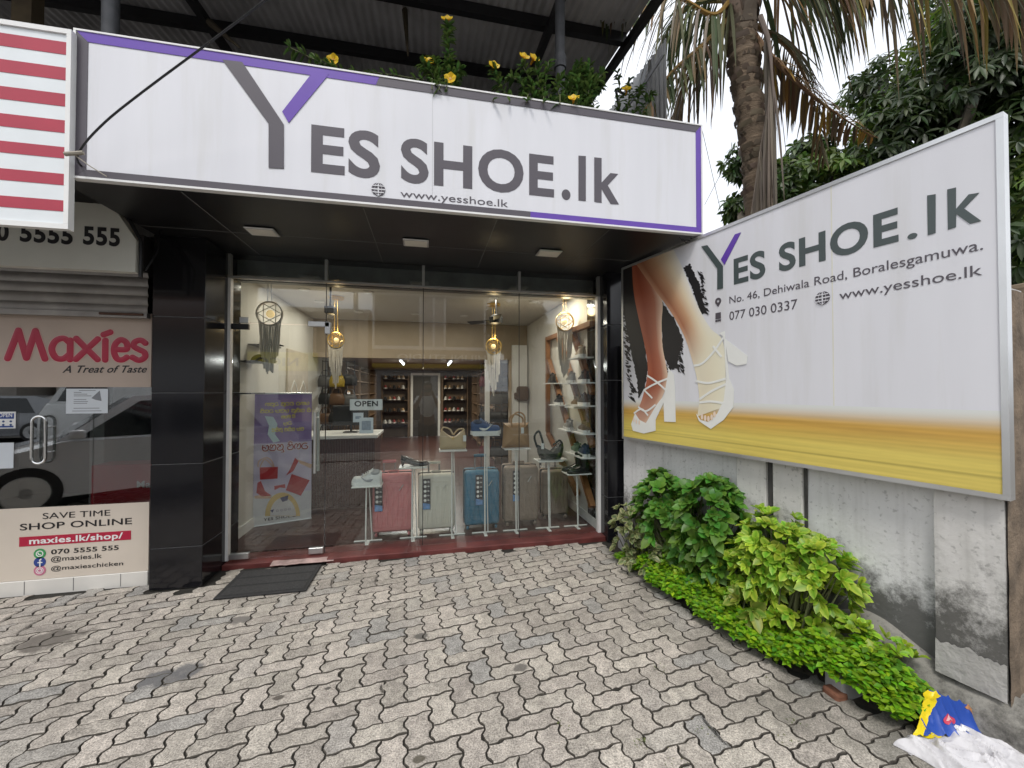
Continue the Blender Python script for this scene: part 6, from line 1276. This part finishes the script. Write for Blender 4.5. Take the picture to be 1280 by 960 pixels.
# hanging handbags either side of the opening
bo = [(-.12, 0), (-.13, .1), (-.10, .19), (.10, .19), (.13, .1), (.12, 0)]
for sd, grp in ((-1, 'handbags hanging left of the opening'), (1, 'handbags hanging right of the opening')):
    xc = -1.52 if sd < 0 else 1.22; yv = 7.32; side = 'left' if sd < 0 else 'right'
    t = thing('bag_rail', 'tall black grid rail of handbags ' + side + ' of the back room opening', 'rail', (xc, yv, FZ)); m = MB()
    for k in range(5): m.tube([(xc - .26 + .13 * k, yv + .07, FZ), (xc - .26 + .13 * k, yv + .07, 2.02)], .008, 6)
    for z in (.6, 1.0, 1.4, 1.75, 2.0): m.tube([(xc - .27, yv + .07, z), (xc + .27, yv + .07, z)], .008, 6)
    m.build('grid', black_metal, t); cl = {'black': (.02, .02, .02), 'dark red': (.16, .02, .025), 'mustard': (.42, .30, .03), 'brown': (.15, .08, .04), 'grey': (.12, .12, .12)}; pb = {}
    for r_, z in enumerate((.30, .62, .94, 1.26, 1.58)):
        for k in range(3):
            cn = rs_.choice(['black', 'black', 'brown', 'dark red', 'grey', 'black']) if not (sd < 0 and r_ == 4 and k == 1) else 'mustard'; loc = (xc - .19 + .19 * k, yv - .02 - .05 * (k % 2), z + rs_.uniform(-.03, .03)); lb = cn + ' handbag hanging on the ' + side + ' rail of the shop'
            if cn in pb: o = copy_tree(pb[cn])
            else:
                o = thing('handbag', lb, 'bag', (0, 0, 0), grp); f = Fr((0, 0, 0), (1, 0, 0), (0, 0, 1), (0, -1, 0)); m = MB(); puffed(m, bo, .09, f, 4); m.build('body', pm('bag_' + cn, cl[cn], .4, bump=.1, bs=30), o, smooth=50); m = MB(); m.tube(smooth([(-.08, 0, .18), (-.05, 0, .27), (.05, 0, .27), (.08, 0, .18)]), .007, 6); m.build('strap', pm('bag_' + cn, cl[cn]), o); pb[cn] = o
            place(o, loc, rs_.uniform(-.3, .3), lb)
# backpacks on the small wall shelf left of the ladder shelf
for (px, py, lb, cc) in ((650, 492, 'brown backpack on the far end of the right wall', (.10, .055, .03)), (648, 512, 'dark maroon backpack below the brown one on the right wall', (.10, .03, .03))):
    c = at_x(px, py, 1.60); m = MB(); m.rbox(1.52, 1.735, c.y - .16, c.y + .16, c.z - .13, c.z + .13, .05, 3); m.rbox(1.48, 1.53, c.y - .11, c.y + .11, c.z - .10, c.z + .02, .02, 2); m.tube(smooth([(1.66, c.y - .04, c.z + .125), (1.66, c.y, c.z + .17), (1.66, c.y + .04, c.z + .125)]), .008, 6); tag(m.build('backpack', pm('pack_' + lb.split()[0] + lb.split()[1], cc, .6, bump=.15, bs=25), smooth=40), lb, 'backpack')
# low white step shelf in the corner
t = thing('step_shelf', 'low black and white slatted rack behind the rightmost suitcase', 'rack', (1.6, 4.9, FZ)); m = MB()
for k in range(6): m.box(1.40, 1.70, 4.75, 4.95, .12 + .1 * k, .14 + .1 * k)
m.build('slat', white_paint, t); m = MB()
for x in (1.41, 1.68): m.box(x - .012, x + .012, 4.96, 4.985, FZ, .75)
m.build('upright', black_metal, t)

# ------------------------------------------------------------------ plastic sacks lying on the paving at lower right
def crumple(name, lab, px, mat, z0, amp, seed, nu=110, nv=80):
    c = [at_z(*p, 0.0) for p in px]; 
    def fn(a, b):
        P0 = c[0].lerp(c[1], a); P1 = c[3].lerp(c[2], a); p = P0.lerp(P1, b); e = min(a, 1 - a, b, 1 - b); k = min(1, e / .12); w = noise.noise((p.x * 9, p.y * 9, seed)); f = abs(noise.noise((p.x * 16 + w, p.y * 11, seed + 4)))
        return Vector((p.x + .03 * noise.noise((p.x * 7, p.y * 7, seed + 1)), p.y + .03 * noise.noise((p.x * 7, p.y * 7, seed + 2)), z0 + (k ** .5) * amp * (.40 + .45 * w + .75 * (1 - f) ** 4 + .12 * (1 - abs(noise.noise((p.x * 38 + w * 3, p.y * 21, seed + 9)))) ** 6 + .03 * noise.noise((p.x * 70, p.y * 60, 1))) + .004))
    m = MB(); m.grid(fn, nu, nv); s_ = MB(); s_.grid(lambda a, b: fn(a, b) - Vector((0, 0, .006 + .5 * (fn(a, b).z - z0 - .004))), nu, nv); m.add(s_.v, s_.f); return m, fn
sack = pm('sack_white', (.64, .63, .65), .5, var=.10, ns=9, trans=.1, bump=.5, bs=45)
m, fn = crumple('sack', '', [(1115, 932), (1215, 985), (1330, 960), (1180, 905)], sack, .0, .034, 3); m2 = thing('white_sack', 'crumpled empty white plastic sack on the paving at the wall end', 'sack', fn(.5, .5) * 1.0); m.build('sheet', sack, m2, smooth=70)
m = MB(); q = [fn(a, b) + Vector((0, 0, .004)) for a, b in ((.02, .42), (.22, .5), (.25, .62), (.10, .60))]; m.grid(lambda a, b: fn(.04 + .2 * a, .42 + .22 * b) + Vector((0, 0, .004)), 10, 6); m.build('yellow_edge', pm('sack_yellow', (.75, .58, .01), .4), m2, smooth=70)
pts = [(1137, 915), (1215, 925), (1275, 922), (1162, 868)]
c = [at_z(1140, 924, .012), at_z(1222, 930, .012), at_z(1268, 918, .03), at_z(1163, 868, .15)]
def fb(a, b):
    P0 = c[0].lerp(c[1], a); P1 = c[3].lerp(c[2], a); p = P0.lerp(P1, b); e = min(a, 1 - a, b, 1 - b); h = p.z + .012 + .02 * noise.noise((p.x * 12, p.y * 12, 6)) + .018 * (1 - abs(noise.noise((p.x * 24, p.y * 9, 2)))) ** 4
    return Vector((p.x + .02 * noise.noise((p.x * 8, p.y * 8, 3)), p.y + .02 * noise.noise((p.x * 8, p.y * 8, 5)), max(.006, h)))
bt = thing('printed_bag', 'crumpled blue and yellow plastic bag with a red mark behind the white sack', 'plastic bag', fb(.5, .5))
BLU = pm('bag_blue', (.02, .07, .36), .35, var=.15); YELW = pm('bag_yellow', (.78, .60, .01), .35); REDP = pm('bag_red', (.55, .05, .10), .35)
m = MB(); m.grid(lambda a, b: fb(a, b), 70, 50); m.build('sheet', BLU, bt, smooth=70)
m = MB(); m.grid(lambda a, b: fb(.0 + .16 * a, b) + Vector((-.015, -.004, .003)) + Vector((-.03 * abs(noise.noise((b * 6, 0, 1))), 0, 0)), 8, 24); m.build('yellow_border', YELW, bt, smooth=70)
m = MB(); m.grid(lambda a, b: fb(.50 + .46 * a, .86 + .14 * b) + Vector((0, 0, .004)), 14, 4); m.build('yellow_border', pm('bag_orange', (.55, .25, .10), .4, var=.6, ns=30), bt, smooth=70)
m = MB(); m.v = []; V = [fb(.40, .45) + Vector((0, 0, .004))]
m.grid(lambda a, b: fb(.34 + .16 * (.5 + (a - .5) * math.sqrt(max(.15, 1 - (2 * b - 1) ** 2))), .34 + .26 * b) + Vector((0, 0, .0045)), 8, 8); mk = m.build('red_mark', REDP, bt, smooth=70)
m = MB(); m.grid(lambda a, b: fb(.39 + .06 * a, .42 + .10 * b) + Vector((0, 0, .0065)), 4, 4); m.build('mark_centre', pm('bag_pink', (.75, .45, .45), .4), mk)
m = MB()
for k in range(5):
    a0 = .56 + .045 * k; m.tube([fb(a0 + .012 * math.sin(j * 1.3) , .30 + .03 * j) + Vector((0, 0, .006)) for j in range(5)], .006, 5)
m.build('lettering', white_paint, bt)
# ------------------------------------------------------------------ what the shop glass mirrors: the street behind the photographer
def skin_fig(name, verts, edges, mat, parent, sub=2, offset=None):
    me = bpy.data.meshes.new(name); off = root_off(parent) if parent else Vector(); me.from_pydata([Vector(v[0]) - off for v in verts], edges, []); ob = bpy.data.objects.new(name, me); COL.objects.link(ob)
    sk = ob.modifiers.new('skin', 'SKIN'); ob.modifiers.new('sub', 'SUBSURF').levels = sub
    sv = me.skin_vertices[0].data
    for i, v in enumerate(verts): sv[i].radius = (v[1], v[1] * (v[2] if len(v) > 2 else 1)); sv[i].use_root = (i == 0)
    dg = bpy.context.evaluated_depsgraph_get(); dg.update(); m2 = bpy.data.meshes.new_from_object(ob.evaluated_get(dg)); bpy.data.objects.remove(ob); m2.materials.clear(); m2.materials.append(mat); m2.polygons.foreach_set('use_smooth', [True] * len(m2.polygons))
    o = bpy.data.objects.new(name, m2); COL.objects.link(o)
    if parent: o.parent = parent
    return o
skin = pm('skin', (.20, .10, .06), .55, var=.06)
px_, py_ = -.02, -.36
pe = thing('person', 'person in a white shirt and dark trousers photographing the shop front', 'person', (px_, py_, -.013))
V = [((px_, py_, .90), .13, .8), ((px_, py_, 1.10), .125, .75), ((px_, py_, 1.30), .14, .7), ((px_, py_ + .005, 1.385), .075), ((px_, py_ + .01, 1.43), .05), ((px_, py_ + .025, 1.50), .085), ((px_, py_ + .03, 1.575), .092), ((px_, py_ + .025, 1.635), .06),
     ((px_ - .17, py_ + .0, 1.335), .06), ((px_ - .24, py_ + .12, 1.14), .046), ((px_ - .12, py_ + .285, 1.385), .03), ((px_ - .10, py_ + .285, 1.44), .034, .5),
     ((px_ + .17, py_ + .0, 1.335), .06), ((px_ + .24, py_ + .12, 1.14), .046), ((px_ + .12, py_ + .285, 1.385), .03), ((px_ + .10, py_ + .285, 1.44), .034, .5),
     ((px_ - .09, py_, .82), .095), ((px_ - .10, py_ + .01, .48), .062), ((px_ - .10, py_ - .02, .09), .042), ((px_ - .12, py_ + .12, .04), .036),
     ((px_ + .09, py_, .82), .095), ((px_ + .10, py_ + .01, .48), .062), ((px_ + .10, py_ - .02, .09), .042), ((px_ + .12, py_ + .12, .04), .036)]
E_ = [(0, 1), (1, 2), (2, 3), (3, 4), (4, 5), (5, 6), (6, 7), (2, 8), (8, 9), (9, 10), (10, 11), (2, 12), (12, 13), (13, 14), (14, 15), (0, 16), (16, 17), (17, 18), (18, 19), (0, 20), (20, 21), (21, 22), (22, 23)]
for sd in (-1, 1):
    hb = 11 if sd < 0 else 15; hx_, hy_, hz_ = V[hb][0]
    for k, (l1, dz) in enumerate(((.060, .05), (.066, .03), (.062, .01), (.050, -.012))):
        i = len(V); V += [((hx_ - sd * .004, hy_ + .012, hz_ + dz), .0095), ((hx_ - sd * (.004 + l1 * .4) * -1 * -1, hy_ + .018, hz_ + dz + .012), .0085), ((hx_ - sd * l1 * .75, hy_ + .008, hz_ + dz + .014), .007)]; E_ += [(hb, i), (i, i + 1), (i + 1, i + 2)]
    i = len(V); V += [((hx_ - sd * .01, hy_ - .015, hz_ - .02), .011), ((hx_ - sd * .035, hy_ - .022, hz_ - .005), .009)]; E_ += [(hb, i), (i, i + 1)]
skin_fig('body', V, E_, skin, pe)
fc = Vector((px_, py_ + .03, 1.535))
m = MB(); m.sphere(fc + Vector((0, .010, .045)), .104, 18, sc=(.95, 1.0, 1.0)); m.v = [(x, y if z > fc.z + .075 else min(y, fc.y + .02), z) for x, y, z in m.v]; m.build('hair', pm('hair_black', (.012, .010, .009), .6, bump=.4, bs=90), pe, smooth=60)
m = MB(); m.sphere(fc + Vector((0, .092, -.005)), .014, 10, sc=(.9, 1.1, 1.5)); m.sphere(fc + Vector((-.09, .0, 0)), .022, 10, sc=(.4, .8, 1.3)); m.sphere(fc + Vector((.09, .0, 0)), .022, 10, sc=(.4, .8, 1.3)); m.build('nose_and_ears', skin, pe, smooth=60)
m = MB(); m.sphere(fc + Vector((-.032, .083, .022)), .011, 8); m.sphere(fc + Vector((.032, .083, .022)), .011, 8); m.build('eyes', pm('eye_dark', (.02, .015, .012), .3), pe, smooth=60); m = MB(); m.sphere(fc + Vector((0, .084, -.045)), .022, 10, sc=(1.1, .5, .32)); m.build('mouth', pm('lip', (.20, .07, .06), .5), pe, smooth=60)
skin_fig('shirt', [((px_, py_, .93), .150, .85), ((px_, py_, 1.10), .142, .8), ((px_, py_, 1.29), .155, .75), ((px_, py_, 1.37), .085), ((px_ - .175, py_, 1.33), .075), ((px_ - .225, py_ + .08, 1.20), .066), ((px_ + .175, py_, 1.33), .075), ((px_ + .225, py_ + .08, 1.20), .066)], [(0, 1), (1, 2), (2, 3), (2, 4), (4, 5), (2, 6), (6, 7)], pm('shirt_white', (.82, .82, .82), .8, var=.06, bump=.2, bs=12), pe)
skin_fig('trousers', [((px_, py_, .92), .142, .85), ((px_ - .09, py_, .80), .108), ((px_ - .10, py_ + .01, .48), .078), ((px_ - .10, py_ - .015, .10), .064), ((px_ + .09, py_, .80), .108), ((px_ + .10, py_ + .01, .48), .078), ((px_ + .10, py_ - .015, .10), .064)], [(0, 1), (1, 2), (2, 3), (0, 4), (4, 5), (5, 6)], pm('trousers_dark', (.02, .021, .026), .8), pe)
m = MB()
for sd in (-1, 1): m.rbox(px_ + sd * .11 - .045, px_ + sd * .11 + .045, py_ - .08, py_ + .18, -.004, .085, .03, 3)
m.build('shoes', sol_k, pe, smooth=50)
ph = Fr(CO - CF * .045, CR, CU, CF); ht = thing('phone', 'dark mobile phone held up sideways by the photographer', 'phone', CO - CF * .045); m = MB(); m.rbox(-.078, .078, -.037, .037, -.010, -.002, .003, 2, 0, ph); m.build('case', black_metal, ht); m = MB(); m.disc(ph, -.052, .016, .008, -.0018, .0005, 14); m.disc(ph, -.052, -.006, .008, -.0018, .0005, 14); m.build('lens', pm('lens_glass', (.01, .01, .012), .05), ht)

def car(name, lab, cx, cy, L_, W_, H_, col, rz=0, hood=.62, z0=-.12, cargo=False, cat='car'):
    t = thing(name, lab, cat, (0, 0, 0)); paint = pm('car_' + name, col, .18, var=.03, coat=1.0); blk = pm('car_black', (.015, .015, .016), .5); wg = pm('car_glass', (.02, .024, .026), .06, spec=.8); f = Fr((0, 0, 0), (1, 0, 0), (0, 0, 1), (0, -1, 0)); h = L_ / 2
    prof = [(-h, .28), (-h + .02, .62), (-h + .12, hood), (-h + .85, hood + .20), (-h + .98, hood + .24), (h - .25, hood + .26), (h - .03, hood + .05), (h, .30), (h - .1, .22), (-h + .1, .20)]
    if cargo: prof = [(-h, .35), (-h + .03, hood + .1), (-h + .2, hood + .35), (h, hood + .35), (h, .35)]
    m = MB(); P_ = prof if cargo else prof; k = len(P_)
    for (u, v) in ():
        pass
    V_ = []; tri = tessellate_polygon([[Vector((u, v, 0)) for u, v in P_]])
    ws = (-W_ / 2, -W_ / 2 + .06, W_ / 2 - .06, W_ / 2); sc_ = (.975, 1.0, 1.0, .975)
    for w, s_ in zip(ws, sc_): V_ += [(u * s_, w, .5 + (v - .5) * (.96 if s_ < 1 else 1)) for u, v in P_]
    F = [(a * k + j, a * k + (j + 1) % k, (a + 1) * k + (j + 1) % k, (a + 1) * k + j) for a in range(3) for j in range(k)] + [tuple(q) for q in tri] + [tuple(3 * k + i for i in q)[::-1] for q in tri]
    m.add(V_, F); m.build('body', paint, t, smooth=50)
    zt = H_; zb = hood + .235; A = [(-h + .95, zb), (-h + 1.62, zt - .03), (-h + 1.9, zt), (h - .75, zt - .01), (h - .32, zt - .12), (h - .12, zb)] if not cargo else [(-h + .22, hood + .33), (-h + .55, H_), (-h + 1.5, H_), (-h + 1.55, hood + .33)]
    m = MB(); k = len(A); V_ = []
    for w in (-1, 1): V_ += [(u, w * (W_ / 2 - .04 - .16 * (v - zb) / (zt - zb)), v) for u, v in A]
    tri = tessellate_polygon([[Vector((u, v, 0)) for u, v in A]]); m.add(V_, [(j, (j + 1) % k, k + (j + 1) % k, k + j) for j in range(k)] + [tuple(q) for q in tri] + [tuple(k + i for i in q)[::-1] for q in tri]); m.build('cabin', paint, t, smooth=30)
    def yv(v, o=.006): return W_ / 2 - .04 - .16 * (v - zb) / (zt - zb) + o
    wins = [[(-h + 1.12, zb + .02), (-h + 1.70, zt - .09), (-h + 2.05, zt - .07), (-h + 2.05, zb + .02)], [(-h + 2.12, zb + .02), (-h + 2.12, zt - .07), (h - .95, zt - .08), (h - .62, zb + .02)]] if not cargo else [[(-h + .40, hood + .40), (-h + .62, H_ - .1), (-h + 1.4, H_ - .1), (-h + 1.4, hood + .40)]]
    for wn in wins:
        m = MB()
        for sd in (-1, 1): m.add([(u, sd * yv(v, .004), v) for u, v in wn] + [(u, sd * yv(v, -.01), v) for u, v in wn], [tuple(range(len(wn))), tuple(range(len(wn), 2 * len(wn)))])
        m.build('side_window', wg, t)
    m = MB(); q = A[0], A[1]; n_ = Vector((-(q[1][1] - q[0][1]), 0, q[1][0] - q[0][0])).normalized() * .006; c4 = [(q[0][0] + .03, -yv(q[0][1], -.06), q[0][1] + .03), (q[1][0] - .02, -yv(q[1][1], -.06), q[1][1] - .03), (q[1][0] - .02, yv(q[1][1], -.06), q[1][1] - .03), (q[0][0] + .03, yv(q[0][1], -.06), q[0][1] + .03)]
    m.add([Vector(p) + n_ for p in c4] + [Vector(p) - n_ for p in c4], [(0, 1, 2, 3), (4, 5, 6, 7)]); m.build('windscreen', wg, t)
    for sx in (-h + .72, h - .68):
        for sd in (-1, 1):
            m = MB(); m.lathe([(0, -.09), (.2, -.09), (.30, -.08), (.31, 0), (.30, .08), (.2, .095), (0, .06)], (sx, sd * (W_ / 2 - .08), .31), 24, 'y'); wl = m.build('wheel', blk, t, smooth=40); m = MB(); m.lathe([(.06, .0), (.19, .004), (.2, 0)], (sx, sd * (W_ / 2 + .018), .31), 20, 'y'); m.build('rim', alu, wl)
    for sd in (-1, 1):
        m = MB(); m.sphere((-h + .16, sd * (W_ / 2 - .22), hood - .02), .13, 12, sc=(.9, 1.2, .65)); m.build('headlight', pm('headlight', (.55, .58, .6), .1, spec=.8), t, smooth=60); m = MB(); m.rbox(-h + 1.05, -h + 1.2, sd * (W_ / 2 + .02) - .06, sd * (W_ / 2 + .02) + .06, zb + .02, zb + .13, .03, 2); m.build('mirror', paint, t, smooth=50)
        for xx in (-h + 1.95, -h + 2.9) if not cargo else ():
            m = MB(); m.rbox(xx - .09, xx + .09, sd * (W_ / 2) - .02, sd * (W_ / 2) + .025, zb - .13, zb - .10, .01, 2); m.build('door_handle', paint, t); m = MB(); m.box(xx + .14, xx + .146, sd * (W_ / 2) - .004, sd * (W_ / 2) + .0015, .32, zb); m.build('door_gap', blk, t)
    if cargo: m = MB(); m.rbox(-h + 1.62, h, -W_ / 2 - .05, W_ / 2 + .05, .75, H_ + .45, .03, 2); m.build('cargo_box', white_paint, t)
    m = MB(); m.box(-h - .012, -h + .02, -.26, .26, .36, .48); m.build('number_plate', white_paint, t)
    t.location = (cx, cy, z0); t.rotation_euler = (0, 0, rz); return t
car('parked_car', 'white hatchback parked in front of the takeaway, mirrored in its glass', -4.15, .30, 3.6, 1.62, 1.46, (.80, .81, .82), R(-35), .66, -.013)
car('delivery_truck', 'small white delivery truck on the road, mirrored in the takeaway glass', -7.0, -5.4, 4.6, 1.8, 2.0, (.62, .63, .62), 0, .95, -.12, True, 'truck')
car('silver_car', 'silver car on the far side of the road, mirrored in the takeaway glass', -13.5, -8.8, 4.2, 1.7, 1.45, (.35, .36, .38), 0, .66)
# buildings across the road
def block(name, lab, x0, x1, y, zt, wallc, wins, extra=None):
    t = thing(name, lab, 'building', ((x0 + x1) / 2, y, -.16)); wm = pm('wall_' + name + str(int(x0 * 10)), wallc, .9, var=.12, ns=2); m = MB(); m.box(x0, x1, y - 7, y, -.16, zt); m.build('wall', wm, t); m = MB(); m.box(x0 - .15, x1 + .15, y - 7.1, y + .25, zt, zt + .18); m.build('parapet', wm, t)
    for (a, b, c, d) in wins:
        m = MB(); m.box(a, b, y + .002, y + .03, c, d); w_ = m.build('window', pm('far_window', (.03, .033, .036), .1), t); m = MB(); m.box(a - .06, b + .06, y, y + .06, c - .06, c - .002); m.box(a - .06, b + .06, y, y + .06, d + .002, d + .06); m.build('frame', pm('far_frame', (.4, .4, .38), .6), w_)
    return t
OY = -13.0; BFm = Fr((0, OY + .06, 0), (-1, 0, 0), (0, 0, 1), (0, 1, 0))
block('photo_studio', 'grey two storey shop building across the road with framed hoardings', -2.6, 2.9, OY, 6.2, (.46, .45, .44), [(-2.3, .1, 0, 2.2), (.5, 2.6, 0, 2.2)])
hb = thing('hoarding_frame', 'white framed hoarding with two dark posters on the grey building', 'hoarding', (.1, OY, 3.6))
m = MB(); m.box(-2.7, 2.9, OY + .1, OY + .2, 3.55, 3.7); m.box(-2.7, 2.9, OY + .1, OY + .2, 6.25, 6.4)
for x in (-2.7, -.45, .2, .75, 2.8): m.box(x, x + .1, OY + .1, OY + .2, 3.71, 6.24)
m.build('frame', white_paint, hb); m = MB(); m.box(-2.59, -.46, OY + .11, OY + .16, 3.72, 6.23); m.box(.86, 2.79, OY + .11, OY + .16, 3.72, 6.23); m.build('poster', pm('hoarding_dark', (.07, .085, .085), .5, var=.8, ns=1.6), hb)
m = MB(); m.box(-2.7, 3.3, OY + .05, OY + .3, 2.85, 3.5); sb = m.build('studio_signboard', pm('studio_board', (.26, .20, .15), .5)); tag(sb, 'brown signboard lettered over the photo studio across the road', 'sign')
m = MB(); m.text(Fr((0, OY + .305, 0), (-1, 0, 0), (0, 0, 1), (0, 1, 0)), 'HILINI STUDIO', -2.9, 1.5, 3.0, .30, bold=.02); m.build('lettering', white_paint, sb)
m = MB(); m.box(-2.7, 2.9, OY + .05, OY + .28, 2.62, 2.82); tag(m.build('yellow_fascia', pm('fascia_yellow', (.55, .42, .03), .5)), 'yellow strip sign under the brown studio signboard', 'sign')
block('corner_shop', 'cream two storey building across the road, left of the grey studio', -8.2, -2.9, OY + .3, 5.2, (.52, .47, .40), [(-7.6, -6.4, 3.3, 4.6), (-5.2, -4, 3.3, 4.6), (-7.8, -5.8, 0, 2.2), (-5.4, -3.4, 0, 2.2)])
m = MB(); m.box(-8.6, -5.1, OY + .35, OY + .6, 2.4, 3.25); nb2 = m.build('yellow_signboard', pm('fascia_yellow2', (.78, .66, .04), .5)); tag(nb2, 'yellow shop signboard lettered NICO across the road', 'sign'); m = MB(); m.text(Fr((0, OY + .605, 0), (-1, 0, 0), (0, 0, 1), (0, 1, 0)), 'NICO', 5.9, 7.7, 2.62, .38, bold=.03); m.build('lettering', ink_black, nb2)
t = block('tiled_house', 'house with a brown tiled roof across the road, far left', -16, -8.6, OY - 1, 4.2, (.46, .42, .37), [(-14.6, -13.2, 1, 2.4), (-11.2, -9.8, 1, 2.4)])
m = MB(); f = Fr((0, OY - .6, 0), (1, 0, 0), (0, 0, 1), (0, 1, 0)); m.add([(-16.4, OY - .4, 4.3), (-8.2, OY - .4, 4.3), (-8.6, OY - 4.5, 6.6), (-16, OY - 4.5, 6.6), (-16.4, OY - 8.4, 4.3), (-8.2, OY - 8.4, 4.3)], [(0, 1, 2, 3), (3, 2, 5, 4), (0, 3, 4), (1, 5, 2)]); m.build('roof', pm('roof_tile', (.16, .08, .05), .9, var=.3, ns=9), t)
block('pale_house', 'pale flat roofed building across the road, right of the grey studio', 5.6, 13.5, OY - .6, 5.0, (.58, .57, .55), [(6.3, 7.6, 1, 2.4), (9, 10.4, 1, 2.4), (6.3, 7.6, 3.2, 4.4), (9, 10.4, 3.2, 4.4)])
block('tall_house', 'tall grey building across the road, far right', 14, 24, OY, 9.0, (.30, .30, .31), [(15, 16.6, 1, 2.6), (18, 19.6, 1, 2.6), (15, 16.6, 4, 5.6), (18, 19.6, 4, 5.6)])
block('long_terrace', 'long low terrace across the road, farthest left', -34, -16.6, OY, 5.5, (.30, .27, .24), [(-20, -18, .2, 2.3), (-24, -22, .2, 2.3), (-28, -26, .2, 2.3)])
tree('street_tree', 'leafy tree standing across the road beside the grey studio', (4.3, OY - .5, -.16), [((4.3, OY - .4, 4.6), 1.3), ((5.0, OY - .6, 5.6), 1.1), ((3.8, OY - .9, 5.7), 1.0)], 420, .5, .09, [(.03, .055, .017), (.06, .10, .02)], 9, seg=2)
# utility pole and wires across the road
t = thing('utility_pole', 'grey concrete utility pole on the far pavement', 'pole', (-3.2, -11.2, -.01)); m = MB(); m.tube([(-3.2, -11.2, -.01), (-3.2, -11.2, 7.5)], [.15, .09], 12); m.build('shaft', pm('pole_concrete', (.3, .29, .28), .9), t); m = MB(); m.box(-4.0, -2.4, -11.26, -11.14, 6.9, 7.0); m.build('crossarm', grey_metal, t)
print('objects', len(bpy.data.objects))
